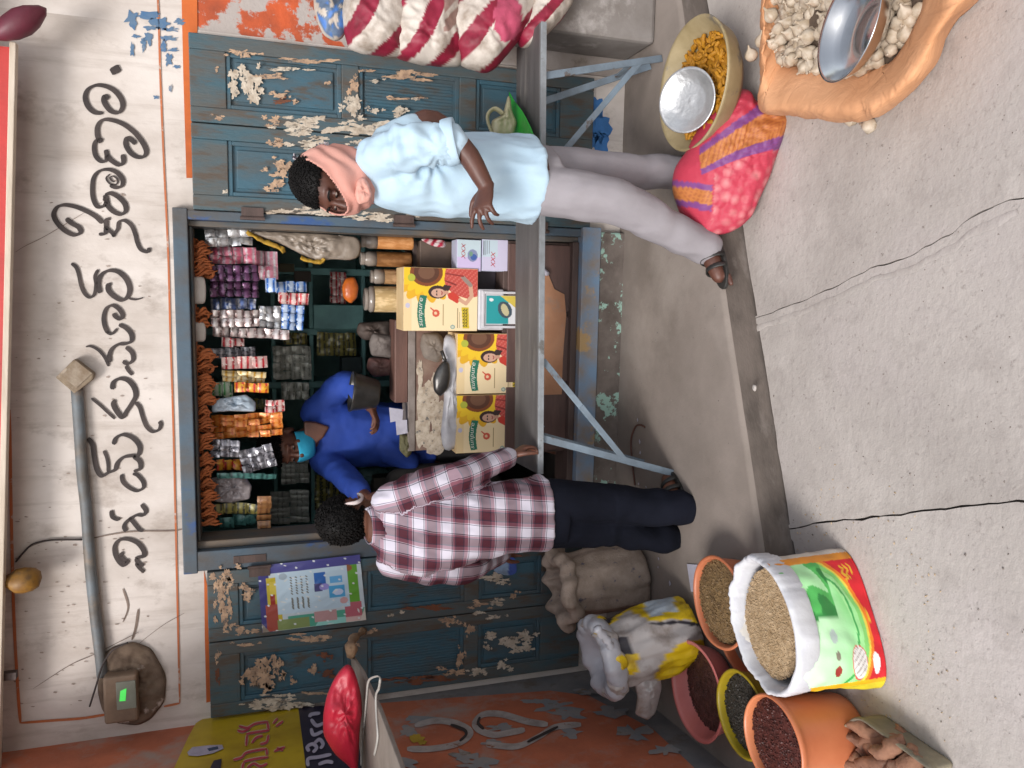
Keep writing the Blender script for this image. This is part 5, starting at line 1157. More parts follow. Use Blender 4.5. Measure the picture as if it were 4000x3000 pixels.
# loose plastic hanging from the rail
PB = M('clear_plastic_blue', hx('#a9b4bf', 1), hx('#8596a4', 1), 9, .2, bmp=.7, bscale=25)
PG = M('clear_plastic_grey', hx('#9a9192', 1), hx('#716a6b', 1), 9, .2, bmp=.7, bscale=25, c3=hx('#8f4a50', 1), s3=12, lo3=.62, hi3=.7)
mb, uv = pillow([(825, 1560), (900, 1550), (960, 1540), (1000, 1570), (998, 1608), (900, 1606), (825, 1612)], lambda x, y: oY(x, y, .14), .02, amp=.03, sc=16, seed=2); mb.build('plastic_bag', PB, None, smooth=True, label='pale blue clear plastic bag hanging beside the orange sachet sheet', cat='bag')
mb, uv = pillow([(815, 1870), (870, 1855), (960, 1862), (985, 1900), (975, 1950), (900, 1965), (830, 1960)], lambda x, y: oY(x, y, .18), .025, amp=.04, sc=16, seed=5); mb.build('plastic_bag', PG, None, smooth=True, label='grey clear plastic bag hanging at the left end of the rail', cat='bag')
PBE = M('dusty_plastic_sheet', hx('#8d8073', 1), hx('#75695e', 1), 7, .35, bmp=.6, bscale=22, c3=hx('#a59a8f', 1), s3=5)
mb, uv = pillow([(968, 902), (1090, 905), (1250, 912), (1400, 925), (1412, 960), (1405, 1005), (1370, 1018), (1300, 1012), (1240, 1020), (1190, 1000), (1140, 975), (1080, 945), (1020, 925)], lambda x, y: oY(x, y, .10), .02, amp=.035, sc=12, seed=6, rings=18); 
sp_ = thing('plastic_sheet', 'dusty beige plastic sheet with a yellow frayed hem tied along the right jamb', 'plastic sheet', oY(1200, 960, .1)); mb.build('sheet', PBE, sp_, smooth=True)
m = MB()
for L in ([(965, 905), (985, 920), (1020, 935), (1060, 955), (1095, 968), (1110, 985)], [(1175, 1005), (1210, 1018), (1250, 1022), (1262, 1010)]): m = MB(); m.tube(crom([oY(x, y, .085) for x, y in L], 6), .012, 6, flat=.6); m.jitter(.008, 60); m.build('yellow_hem', M('yellow_hem', hx('#b08a2a', 1), hx('#8f6d22', 1), 30, .8), sp_, smooth=True)
# back shelf unit
tl = M('teal_shelf', hx('#6d9c99', 1), hx('#58807f', 1), 5, .6)
su = thing('shelf_unit', 'dark teal timber shelf unit against the back wall of the shop', 'shelf', (-.4, 1.5, .1))
a = oY(1225, 1190, 1.1); b = oY(1225, 1285, 1.1)
def sbx(nm, *q): mm = MB(); mm.bb(*q); mm.build(nm, tl, su, bevel=.004)
zt, zb = oY(1225, 1230, 1.1).z, oY(1420, 1230, 1.1).z
sbx('wide_board', b.x, a.x, 1.1, 1.13, zb, zt)
for y in (1062, 1296, 1500, 1760, 2050): x = oY(1300, y, 1.22).x; sbx('post', x - .02, x + .02, 1.2, 1.5, .1, 2.4)
for v in (1070, 1218, 1420, 1600): z = oY(v, 1500, 1.22).z; sbx('shelf', -1.7, .68, 1.215, 1.5, z - .012, z + .012)
# boxes on the shelves
for i, (x0, x1, y0, y1, cc, lab) in enumerate([(1150, 1215, 1060, 1100, '#4a4038', 'dark brown box on the back shelf above the red packets'), (1090, 1150, 1030, 1062, '#57503a', 'dull olive box on the back shelf near the plastic sheet'), (1335, 1415, 1395, 1460, '#2c3a3a', 'dark box on the lower back shelf right of the shopkeeper'), (1350, 1420, 1850, 1940, '#33403d', 'dark greenish box on the lower back shelf at the left'), (1460, 1590, 1860, 1990, '#3a352c', 'dark brown carton on the shop floor behind the customer')]):
    Y = 1.18 if i < 4 else .8; p, q = oY(x0, y1, Y), oY(x1, y0, Y); m = MB(); m.bb(p.x, q.x, Y, Y + .15, q.z, p.z); m.build('stock_box', M('box%d_card' % i, hx(cc, 1)), None, bevel=.004, label=lab, cat='box')
# shopkeeper's desk
dz = oY(1538, 1430, .30).z; xa, xb = oY(1600, 1762, .28).x, oY(1600, 1250, .28).x
dk = thing('desk', 'brown wooden shop desk with torn white paper pasted on its front', 'desk', ((xa + xb) / 2, .5, .1))
def zv(v, Y=.28): return oY(v, 1450, Y).z
DB = M('brown_desk_wood', hx('#6b4c42', 1), hx('#543b34', 1), 6, .55, stretch=(.5, 3, 3))
for nm, q, mt in (('top', (oY(1560, 1572, .28).x, xb, .27, .8, zv(1592), dz), DB), ('rail', (xa, xb, .272, .8, zv(1622), zv(1592) - .001), M('grey_rail', hx('#8a807a', 1), hx('#6d625b', 1), 12, .7)), ('front', (xa, xb, .28, .8, .1, zv(1622) - .001), M('desk_front', hx('#6d4f45', 1), hx('#8a7466', 1), 8, .7))):
    m = MB(); m.bb(*[min(v, .44) if k == 3 else v for k, v in enumerate(q)]); m.build(nm, mt, dk, bevel=.004)
m = MB()
for i, (x, y, rx, ry) in enumerate([(1660, 1600, 30, 110), (1690, 1520, 30, 60), (1650, 1690, 26, 60), (1720, 1640, 40, 80), (1640, 1460, 12, 50), (1700, 1730, 40, 40)]): blob(m, (x, y), rx, ry, lambda a, b: oY(a, b, .2785 - .0004 * i), i + 3, rough=.6)
m.build('torn_paper', CREAM, dk, kind='stuff')
# low counter by the doorway
CZ = .60
ct = thing('counter', 'low dark brown cupboard under the oil cartons just inside the doorway', 'counter', (-.2, .2, OZ0 + .03))
cxa, cxb = oY(2000, 1772, .03).x, IX1 - .005
m = MB(); m.bb(cxa, cxb, .03, .27, OZ0 + .031, CZ); m.build('carcass', DWOOD, ct, bevel=.003)
for k in range(3):
    w_ = (cxb - cxa) / 3; m = MB(); m.bb(cxa + k * w_ + .012, cxa + (k + 1) * w_ - .012, .016, .03, OZ0 + .05, CZ - .02); m.build('cupboard_door', M('maroon_wood', hx('#5f4741', 1), hx('#4a3733', 1), 5, .5, stretch=(.6, 3, 3)), ct, bevel=.004)
P = [oY(x, y, .008) for x, y in ((2110, 1062), (2145, 1075), (2165, 1130), (2205, 1150), (2213, 1230), (2200, 1400), (2195, 1540), (2085, 1545), (2060, 1100))]
m = MB(); m.poly(P, (0, .004, 0)); m.jitter(.003, 9); m.build('cardboard_sheet', M('cardboard', hx('#a87c5f', 1), hx('#96694d', 1), 5, .8, c3=hx('#8a7466', 1), s3=4), None, label='torn brown cardboard sheet leaning under the bench', cat='cardboard')
for lab, L in (('crumpled white paper tucked above the cardboard sheet', [(2112, 1052), (2125, 1045), (2150, 1068), (2140, 1080), (2115, 1072)]), ('small white rag tied on the doorway sill', [(2270, 1640), (2285, 1630), (2300, 1650), (2290, 1670), (2275, 1660)])):
    mb, uv = pillow(L, lambda x, y: oY(x, y, -.045 if 'rag' in lab else .0), .012, amp=.01, sc=40, rings=5, n=20); mb.build('paper_wad', SCR, None, smooth=True, label=lab, cat='paper')

# ------------------------------------------------------------------ oil cartons
CB = M('carton_card', hx('#d3b98e', 1.02), hx('#c4a577', 1), 5, .7, bmp=.1)
PRINT = M('printed_card', (1, 1, 1, 1), None, attr='print', rough=.5, bmp=.04)
GNB = M('banner_white', hx('#d8d8cc', 1), None, bmp=0)
def carton(label, X0, X1, Z0, Z1, Y, full, seed):
    t = thing('oil_carton', label, 'carton', ((X0 + X1) / 2, Y + .1, Z0), 'sunflower oil cartons')
    m = MB(); m.bb(X0, X1, Y, Y + .2, Z0, Z1); m.build('box', CB, t, bevel=.002)
    W, H = X1 - X0, Z1 - Z0; p = Paint(150, 172, hx('#e3cda4', 1.04))
    p.put(p.V > .9, hx('#dfc596', 1))
    # sunflower at the upper right
    cx_, cy_ = .93, .70
    ang = np.arctan2(p.V - cy_, p.U - cx_); rd = np.hypot(p.U - cx_, p.V - cy_)
    p.put((rd < .40 + .09 * np.abs(np.sin(ang * 9))) & (p.V > .42), hx('#d9a520', 1)); p.put((rd < .30 + .08 * np.abs(np.cos(ang * 9))) & (p.V > .42), hx('#e3bb25', 1)); p.put((rd < .22), hx('#7a3f1c', 1)); p.put((rd < .17), hx('#54301f', 1)); p.put((rd < .11), hx('#6d4a35', 1))
    p.ell(.84, .90, .06, .05, hx('#a9ad3a', 1))
    # woman in a red dress
    p.poly([(.62, .36), (.70, .44), (.82, .46), (1, .44), (1, .0), (.56, .0), (.52, .14), (.56, .26)], hx('#b8473d', 1))
    p.put((p.U > .55) & (p.V < .44) & (((p.U * 38).astype(int) + (p.V * 44).astype(int)) % 3 == 0) & (np.abs(p.a[:, :, 0] - hx('#b8473d', 1)[0]) < .01), hx('#c4645a', 1))
    p.poly([(.44, .28), (.52, .40), (.60, .42), (.63, .34), (.52, .22)], hx('#c23a2c', 1)); p.line([(.50, .24), (.44, .16), (.56, .08), (.74, .10)], .028, hx('#c79a80', 1))
    p.line([(.74, .10), (.86, .2)], .03, hx('#8f7f74', 1)); p.line([(.80, .44), (.74, .30)], .012, hx('#7d2b28', 1)); p.line([(.92, .44), (.88, .2)], .012, hx('#8a302c', 1))
    p.ell(.62, .55, .105, .125, hx('#35211f', 1)); p.poly([(.66, .50), (.74, .46), (.72, .36), (.64, .40)], hx('#35211f', 1))
    p.ell(.605, .54, .07, .095, hx('#c79c86', 1)); p.rect(.59, .40, .64, .47, hx('#bf9079', 1)); p.line([(.57, .56), (.59, .56)], .008, hx('#3a2622', 1)); p.line([(.62, .56), (.64, .56)], .008, hx('#3a2622', 1)); p.line([(.58, .495), (.61, .485), (.63, .495)], .008, hx('#9c4a44', 1))
    # banner
    bn = [(.05, .70), (.16, .715), (.28, .725), (.40, .715), (.56, .69), (.57, .785), (.42, .815), (.28, .825), (.16, .815), (.04, .79)]
    p.poly(bn, hx('#1f6b54', 1))
    p.ell(.28, .57, .06, .05, hx('#c9503a', 1)); p.ell(.28, .575, .025, .02, hx('#e0c09a', 1)); p.line([(.32, .6), (.36, .64)], .01, hx('#c9503a', 1))
    p.line([(.09, .47), (.42, .47)], .007, hx('#9a8058', 1)); p.line([(.05, .27), (.36, .27)], .006, hx('#8a7350', 1)); p.line([(.05, .245), (.3, .245)], .005, hx('#8a7350', 1))
    p.ell(.06, .34, .035, .032, hx('#7f9a92', 1)); p.ell(.06, .34, .02, .018, hx('#c9c7b0', 1)); p.ell(.40, .95, .04, .03, hx('#b9b4c9', 1))
    if full:
        p.poly([(.04, .11), (.38, .12), (.38, .22), (.04, .2)], hx('#c9ad1f', 1))
        for v0 in (.14, .175):
            for k in range(6): p.line([(.07 + k * .05, v0), (.075 + k * .05, v0 + .022)], .006, hx('#4a4520', 1)); p.line([(.075 + k * .05, v0 + .022), (.1 + k * .05, v0)], .006, hx('#4a4520', 1))
    p.mesh('printed_front', quad((X0 + .002, Y - .0012, Z0 + .002), (X1 - .002, Y - .0012, Z0 + .002), (X0 + .002, Y - .0012, Z1 - .002), (X1 - .002, Y - .0012, Z1 - .002)), PRINT, t)
    text_on('sunpure', (X0 + W * .075, Y - .0016, Z0 + H * .722), (1, 0, 0), (0, 0, 1), W * .45, H * .062, GNB, t, shear=.25, arch=H * .014)
    return t
def rng(x0, x1, y0, y1, Y): a, b = oY((x0 + x1) / 2, y1, Y), oY((x0 + x1) / 2, y0, Y); return a.x, b.x
ym = 1170
c1x = rng(1575, 1866, 1046, 1293, .02); c1z1, c1z0 = oY(1576, 1170, .02).z, oY(1866, 1170, .02).z
carton('full cream sunflower oil carton standing on the white tin, highest of the three', c1x[0], c1x[1], c1z0, c1z1, .02, True, 0)
H_ = c1z1 - c1z0
c2x = rng(1785, 1980, 1303, 1538, .02); z1 = oY(1785, 1420, .02).z
carton('middle sunflower oil carton with its lower part hidden behind the bench', c2x[0], c2x[1], z1 - H_, z1, .02, True, 1)
c3x = rng(1785, 1980, 1543, 1768, .02)
carton('leftmost sunflower oil carton, beside the hand of the plaid shirt customer', c3x[0], c3x[1], z1 - H_, z1, .024, True, 2)
# white tin with a framed teal label
a, b = oY(1872, 1290, .0), oY(2040, 1132, .0)
wt = thing('white_tin', 'white square tin with a teal label under the highest oil carton', 'tin', ((a.x + b.x) / 2, .08, CZ))
m = MB(); m.bb(a.x, b.x, .012, .16, CZ, c1z0 - .001); m.build('body', M('white_tin_paint', hx('#cfcdd0', 1), hx('#b3b1b5', 1), 6, .35, .1, bmp=.1), wt, bevel=.008)
zr0, zr1 = oY(2035, 1210, .0).z, oY(1885, 1210, .0).z
for q in ((a.x + .01, b.x - .01, zr1 - .012, zr1), (a.x + .01, a.x + .022, zr0, zr1 - .012), (b.x - .022, b.x - .01, zr0, zr1 - .012)): mm = MB(); mm.bb(q[0], q[1], .004, .012, q[2], q[3]); mm.build('raised_edge', MATS['white_tin_paint'], wt, bevel=.002)
p = Paint(70, 60, hx('#cfd0d2', 1)); p.rect(.0, .35, 1, 1, hx('#1f8f92', 1)); p.poly([(.45, .0), (1, .6), (1, 0)], hx('#c9b24a', 1)); p.ell(.5, .45, .3, .2, hx('#3a4a55', 1), .3); p.ell(.5, .45, .22, .1, hx('#b9b08a', 1), .3); p.ell(.85, .85, .06, .06, hx('#d8d8d8', 1))
p.mesh('label', quad((a.x + .03, .0105, zr0), (b.x - .03, .0105, zr0), (a.x + .03, .0105, zr1 - .02), (b.x - .03, .0105, zr1 - .02)), PRINT, wt)
# soap packs marked XXX
REDT = M('red_lettering', hx('#b8262f', 1), None, bmp=0)
for lab, x0, x1 in (('upper lavender and white soap carton marked with red crosses', 1784, 1880), ('lower lavender and white soap carton partly behind the bench', 1882, 1985)):
    a, b = oY(x0, 1058, .03), oY(x1, 938, .03)
    t = thing('soap_carton', lab, 'carton', ((a.x + b.x) / 2, .1, b.z), 'lavender soap cartons'); m = MB(); m.bb(a.x, b.x, .03, .14, b.z, a.z); m.build('box', M('lavender_card', hx('#bdb2d0', 1), hx('#b2b8c9', 1), 4, .5), t, bevel=.002)
    p = Paint(60, 50, hx('#b9c9d0', 1)); p.put(p.U < .45, hx('#c4b4d6', 1)); p.ell(.5, .35, .2, .22, hx('#7f86a5', 1)); p.ell(.45, .3, .1, .14, hx('#3f5a9a', 1)); p.ell(.55, .42, .08, .08, hx('#6d8f7a', 1))
    if 'lower' in lab: p.a[:] = hx('#c0bad0', 1); p.rect(.45, .4, 1, 1, hx('#b6c6cf', 1)); [p.line([(.5 + .02 * k, .95 - k * .07), (.96, .95 - k * .07)], .012, hx('#5f5f6b', 1)) for k in range(4)]
    p.mesh('printed_front', quad((a.x + .002, .0285, b.z + .002), (b.x - .002, .0285, b.z + .002), (a.x + .002, .0285, a.z - .002), (b.x - .002, .0285, a.z - .002)), PRINT, t)
    W = b.x - a.x; H = a.z - b.z
    text_on('XXX', (a.x + W * (.38 if 'upper' in lab else .12), .028, b.z + H * (.66 if 'upper' in lab else .5)), (1, 0, 0), (0, 0, 1), W * .5, H * .16, REDT, t, shear=.2)
m = MB(); a, b = oY(1640, 1000, .1), oY(1985, 930, .1); m.bb(oY(1800, 1130, .06).x, IX1 - .01, .15, .26, CZ + .001, oY(1780, 1000, .1).z); m.build('stock_box', M('dark_purple_box', hx('#3d343c', 1), hx('#2d272d', 1), 6, .6), None, bevel=.004, label='dark purple box behind the soap cartons by the right jamb', cat='box')
m = MB(); q0_ = oY(1640, 1042, .17); q1_ = oY(1780, 930, .17); m.bb(q0_.x, min(q1_.x, IX1 - .01), .17, .26, oY(1782, 1000, .17).z, q0_.z); m.build('stock_box', M('brown_box', hx('#5f4f45', 1), hx('#4a3d36', 1), 6, .6), None, bevel=.004, label='dull brown box standing above the soap cartons', cat='box')
mb, uv = pillow([(1640, 935), (1660, 930), (1740, 938), (1742, 968), (1700, 965), (1665, 950)], lambda x, y: oY(x, y, .1), .012, amp=.01, sc=30, rings=6, n=30); o = mb.build('packet', SKM, None, smooth=True, label='red and white striped packet squeezed by the right jamb', cat='packet'); colour_attr(o, stripes(uv, .7, 26, .5, hx('#c4b4b4', 1), hx('#a51d3a', 1)))
# jars
LIDO = M('orange_lid', hx('#c9692a', 1), hx('#b3551f', 1), 5, .4)
GLS = M('cloudy_jar', hx('#8f857c', 1), hx('#766d66', 1), 8, .15, bmp=.1)
def jar(label, x0, x1, y0, y1, Y, cc, c2, lid, fill):
    pt, pb = oY(x0, (y0 + y1) / 2, Y), oY(x1, (y0 + y1) / 2, Y); R_ = (oY(x0, y0, Y) - oY(x0, y1, Y)).length / 2; H = pt.z - pb.z
    t = thing('jar', label, 'jar', (pb.x, Y, pb.z), 'plastic snack jars')
    c = Vector((pb.x, Y, pb.z))
    m = MB(); m.lathe([(R_ * .9, 0), (R_ * .98, .006), (R_ * .98, H * fill)], c, 28)
    for k in range(5): pass
    m.build('biscuits', M('snack_' + cc.strip('#'), hx(cc, 1), hx(c2, 1), 60, .7, stretch=(1, 1, .35), bmp=.5, bscale=80, lo=.4, hi=.55), t, smooth=False)
    m = MB(); m.lathe([(R_ * .985, H * fill + .001), (R_ * .985, H * .86), (R_ * .8, H * .92), (R_ * .78, H * .93)], c, 28); m.build('glass', GLS, t, smooth=True)
    m = MB(); m.lathe([(R_ * .86, H * .931), (R_ * .86, H), (R_ * .8, H + .004)], c, 28); m.build('lid', LIDO if lid else GLS, t, bevel=.002)
jar('tall jar of orange biscuits against the right jamb', 1412, 1612, 922, 978, .2, '#c98f5a', '#b3763f', 0, .7)
jar('tall jar of brown snacks beside the orange biscuit jar', 1410, 1605, 985, 1046, .28, '#8f6236', '#74491f', 0, .7)
jar('short jar of pale brown snacks behind the highest oil carton', 1450, 1560, 1052, 1112, .3, '#b08a62', '#8f6d48', 0, .55)
jar('jar of cream biscuits beside the highest oil carton', 1425, 1560, 1118, 1222, .3, '#d1b88d', '#b3986a', 0, .75)
mb, uv = pillow([(1335, 1120), (1350, 1085), (1385, 1080), (1402, 1120), (1395, 1165), (1370, 1188), (1340, 1165)], lambda x, y: oY(x, y, .26), .03, rings=8, n=40); mb.build('snack_bag', M('orange_snack', hx('#c46a2c', 1), hx('#a8521f', 1), 14, .25, bmp=.4, c3=hx('#b9a79a', 1), s3=10), None, smooth=True, label='orange snack bag lying above the cream biscuit jar', cat='bag')
m = MB(); a, b = oY(1545, 1230, .3), oY(1612, 920, .2); 
m.bb(oY(1600, 1225, .3).x, IX1 - .004, .275, .5, CZ, oY(1608, 1050, .3).z); m.build('jar_stand', DWOOD, None, bevel=.004, label='dark wooden stand under the snack jars by the right jamb', cat='stand')
# things on the desk
GS = M('grey_sackcloth', hx('#857a6f', 1), hx('#6a6058', 1), 12, .9, bmp=.5, bscale=70)
for lab, L, Y, mt, T in (('grey cloth bundle on the desk beside the highest oil carton', [(1650, 1300), (1640, 1350), (1655, 1400), (1710, 1418), (1740, 1395), (1738, 1330), (1715, 1300)], .2, GS, .05),
 ('grey paper bag leaning at the back of the desk', [(1455, 1300), (1440, 1340), (1450, 1390), (1535, 1400), (1540, 1310)], .42, M('grey_paper', hx('#6f6661', 1), hx('#574f4b', 1), 10, .8), .04),
 ('reddish bag of spice on the desk right of the dark metal pan', [(1440, 1395), (1430, 1440), (1460, 1475), (1535, 1465), (1540, 1405), (1500, 1395)], .45, M('reddish_bag', hx('#6b4a45', 1), hx('#54403c', 1), 16, .6), .04),
 ('small brown bag deep behind the desk', [(1400, 1260), (1390, 1300), (1420, 1330), (1530, 1320), (1530, 1250)], .6, M('brownish_bag', hx('#54463f', 1), hx('#3f3631', 1), 10, .7), .04),
 ('white plastic sheet spread over the two lower oil cartons', [(1735, 1300), (1728, 1400), (1735, 1560), (1720, 1700), (1735, 1768), (1760, 1765), (1800, 1735), (1795, 1640), (1788, 1540), (1790, 1400), (1790, 1330), (1770, 1300)], .06, M('white_sheet', hx('#c6c4c6', 1), hx('#adabb0', 1), 9, .4, bmp=.5, bscale=25), .045),
 ('dark olive bag at the left end of the desk', [(1560, 1690), (1600, 1700), (1610, 1770), (1590, 1790), (1560, 1760)], .3, M('olive_bag', hx('#6f6a4a', 1), hx('#57533a', 1), 10, .8), .03),
 ('dark rice sack on the shop floor left of the desk', [(1500, 1860), (1530, 1830), (1640, 1810), (1900, 1800), (1960, 1850), (1960, 1960), (1600, 2000), (1520, 1950)], .5, M('dark_sack', hx('#37332f', 1), hx('#2a2724', 1), 10, .9), .1),
 ('teal plastic sack behind the customer', [(1400, 1830), (1390, 1870), (1420, 1900), (1520, 1880), (1560, 1850), (1480, 1820)], .95, M('teal_sack', hx('#4f6b69', 1), hx('#3b5250', 1), 10, .6), .06)):
    mb, uv = pillow(L, lambda x, y: oY(x, y, Y), T, amp=.02, sc=14, seed=len(lab), rings=10, n=48); mb.build('bundle' if 'bundle' in lab else 'sheet' if 'sheet' in lab else 'sack' if 'sack' in lab else 'bag', mt, None, smooth=True, label=lab, cat='sheet' if 'sheet' in lab else 'bag')
DKM = M('dark_steel', hx('#5c5a58', 1), hx('#464443', 1), 12, .32, .7, bmp=.1)
sc_ = thing('scoop', 'dark steel scoop lying on the white plastic sheet', 'scoop', oY(1725, 1480, .0))
mb, uv = pillow([(1690, 1480), (1705, 1440), (1735, 1405), (1755, 1415), (1760, 1470), (1750, 1520), (1720, 1552), (1695, 1530)], lambda x, y: oY(x, y, .0), .028, rings=8, n=40); mb.build('pan', DKM, sc_, smooth=True)
m = MB(); m.tube([oY(1740, 1410, -.005), oY(1725, 1370, .01)], .009, 8); m.build('handle', DKM, sc_, smooth=True)
for lab, L in (('white paper slip hanging off the left end of the desk', [(1520, 1592), (1575, 1600), (1572, 1640), (1525, 1650)]), ('second white paper slip, the lower one at the left end of the desk', [(1545, 1642), (1590, 1640), (1592, 1692), (1550, 1700)])):
    m = MB(); m.poly([oY(x, y, .262 if 'second' in lab else .255) for x, y in L], (0, .002, 0)); m.build('paper_slip', SCR, None, label=lab, cat='paper')
# ------------------------------------------------------------------ poster on the left folding door
ps_ = thing('poster', 'creased pale blue poster with small print and colourful edges on the left door', 'poster', oY(1220, 2310, -.048))
pc4 = [(1430, 2420), (1405, 2165), (1025, 2470), (1005, 2210)]   # bottom-left, bottom-right, top-left, top-right seen upright
p = Paint(150, 180, hx('#b9c6cd', 1))
p.put(p.U > .86, hx('#4a4a86', 1)); p.put((p.V > .90), hx('#3f3f78', 1)); p.rect(0, .80, .80, .93, hx('#b9a83a', 1)); p.rect(.0, .84, .40, .95, hx('#9a4a40', 1)); p.rect(.4, .86, .62, .9, hx('#8f2f2a', 1)); p.rect(.55, .8, .74, .9, hx('#c9b64f', 1))
p.rect(0, 0, .20, .75, hx('#4f9a83', 1)); p.rect(0, .55, .16, .85, hx('#7f8f5a', 1)); p.poly([(0, .5), (.1, .45), (.08, .0), (0, .0)], hx('#8fc9c0', 1)); p.rect(.06, .28, .22, .50, hx('#b58f8f', 1)); p.rect(.05, .03, .30, .2, hx('#b0606c', 1)); p.rect(0, .0, .08, .2, hx('#c9a9a4', 1))
p.rect(.3, .04, .86, .14, hx('#5f9a36', 1)); p.ell(.82, .14, .05, .05, hx('#8a5a3a', 1))
p.rect(.24, .14, .86, .84, hx('#b3c8d6', 1))
for k in range(4):
    for c0, c1_ in ((.30, .47), (.52, .80)):
        for d in range(7): u0 = c0 + (c1_ - c0) * d / 7; p.line([(u0, .54 + k * .05), (u0 + .018, .55 + k * .05)], .007, hx('#6b6a63', 1))
p.rect(.62, .36, .8, .47, hx('#2f62a8', 1)); p.rect(.52, .40, .64, .48, hx('#4a4a78', 1)); p.ell(.58, .38, .05, .05, hx('#8f86c4', 1)); p.rect(.40, .18, .58, .34, hx('#4a9ac9', 1)); p.ell(.48, .25, .05, .05, hx('#b9c6e0', 1)); p.rect(.62, .2, .72, .32, hx('#5fa0cf', 1)); p.ell(.34, .2, .05, .04, hx('#c49a9a', 1)); p.ell(.8, .77, .05, .04, hx('#9aa9b4', 1))
def ppos(u, v):
    q = quad(*[oY(x, y, -.0475) for x, y in pc4])(u, v); q.y -= .004 + .004 * noise.noise(Vector((u * 3, v * 3, 1))) + .003 * max(0, noise.noise(Vector((u * 9 + v * 4, v * 7, 4)))); return q
[p.ell(random.random(), random.uniform(.0, 1), random.uniform(.01, .035), random.uniform(.004, .012), hx('#c9ccc9', 1), random.uniform(0, 3)) for _ in range(14)]
p.put(np.sin(p.U * 23 + p.V * 9) * np.sin(p.V * 31 - p.U * 13) > .93, hx('#cfd4d6', 1)); p.poly([(0, 1), (.0, .93), (.14, 1)], hx('#8a8076', 1)); p.poly([(.0, .0), (.0, .06), (.2, .0)], hx('#c9c2b8', 1))
p.mesh('sheet', ppos, M('glossy_print', (1, 1, 1, 1), None, attr='print', rough=.3, bmp=.05), ps_, smooth=True)
mb, uv = pillow([(1912, 2190), (1930, 2175), (1990, 2170), (2015, 2180), (2020, 2240), (1985, 2250), (1930, 2235)], lambda x, y: oY(x, y, -.044), .002, rings=5, n=30); o = mb.build('sticker', SKM, None, label='torn blue and white sticker low on the left folding door', cat='sticker'); colour_attr(o, [hx('#3d55a0', 1) if x > 1985 else hx('#8ea6c4', 1) for x, y in uv])
# ------------------------------------------------------------------ people
def frame_of(fwd, up=(0, 0, 1)):
    f = Vector(fwd).normalized(); u = Vector(up); r = f.cross(u).normalized(); u = r.cross(f).normalized()
    return Matrix((r, f, u)).transposed()          # columns: right, forward, up
def torso(mb, rings, n=28):
    """rings: (centre, half width sideways, half depth, facing angle) stacked from bottom to top"""
    rs = []
    for c, a, b, yaw in rings:
        c = Vector(c); ring = []
        for k in range(n):
            q = 2 * math.pi * k / n; e = .85
            x = a * math.copysign(abs(math.cos(q)) ** e, math.cos(q)); y = b * math.copysign(abs(math.sin(q)) ** e, math.sin(q))
            ring.append(c + Vector((x * math.cos(yaw) - y * math.sin(yaw), x * math.sin(yaw) + y * math.cos(yaw), 0)))
        rs.append(ring)
    # refine between rings
    out = []
    for i in range(len(rs) - 1):
        for s_ in range(4):
            u = s_ / 4; p0, p1, p2, p3 = rs[max(i - 1, 0)], rs[i], rs[i + 1], rs[min(i + 2, len(rs) - 1)]
            out.append([.5 * (2 * b_ + (c_ - a_) * u + (2 * a_ - 5 * b_ + 4 * c_ - d_) * u * u + (3 * b_ - a_ - 3 * c_ + d_) * u ** 3) for a_, b_, c_, d_ in zip(p0, p1, p2, p3)])
    out.append(rs[-1]); mb.rings(out)
def hand(mb, wrist, fwd, palm, side, curl=.5, s=1.0, spread=.12, thumb=(.55, .75), fcurl=None):
    """palm and five separate bent fingers; fwd along the hand, palm the way the palm faces, side +1 when the thumb lies along fwd x palm"""
    f = Vector(fwd).normalized(); p = Vector(palm); p = (p - f * p.dot(f)).normalized(); t = f.cross(p) * side
    W = Vector(wrist)
    rs = []
    for d, hw, hh in ((-.012, .026, .019), (.015, .031, .018), (.045, .039, .016), (.075, .041, .014), (.088, .038, .011)):
        rs.append([W + f * d * s + t * (hw * math.cos(q)) * s + p * (hh * math.sin(q)) * s for q in [2 * math.pi * k / 14 for k in range(14)]])
    mb.rings(rs)
    L = (.066, .074, .070, .055)
    for i in range(4):
        off = (.030 - .020 * i); b = W + f * (.080 - .004 * abs(i - 1.2)) * s + t * off * s
        d = (f + t * spread * (1.4 - i)).normalized(); pts = [b - f * .012 * s, b]; ang = 0; c_ = curl if fcurl is None else fcurl[i]
        for seg, fr_ in ((.48, .75), (.30, 1.0), (.22, .8)):
            ang += c_ * fr_; dd = d * math.cos(ang) + p * math.sin(ang); pts.append(pts[-1] + dd * L[i] * seg * s)
        mb.limb(pts, [.0098 * s, .0095 * s, .0086 * s, .0078 * s, .0066 * s], 10)
    b = W + f * .018 * s + t * .026 * s; d1 = (f * .75 + t * thumb[0] + p * thumb[1] * .5).normalized(); d2 = (f * .95 + t * thumb[0] * .3 + p * thumb[1]).normalized()
    mb.limb([b - t * .01 * s, b + d1 * .03 * s, b + d1 * .03 * s + (d1 + d2).normalized() * .03 * s, b + d1 * .03 * s + (d1 + d2).normalized() * .03 * s + d2 * .026 * s], [.014 * s, .0115 * s, .0098 * s, .0075 * s], 10)
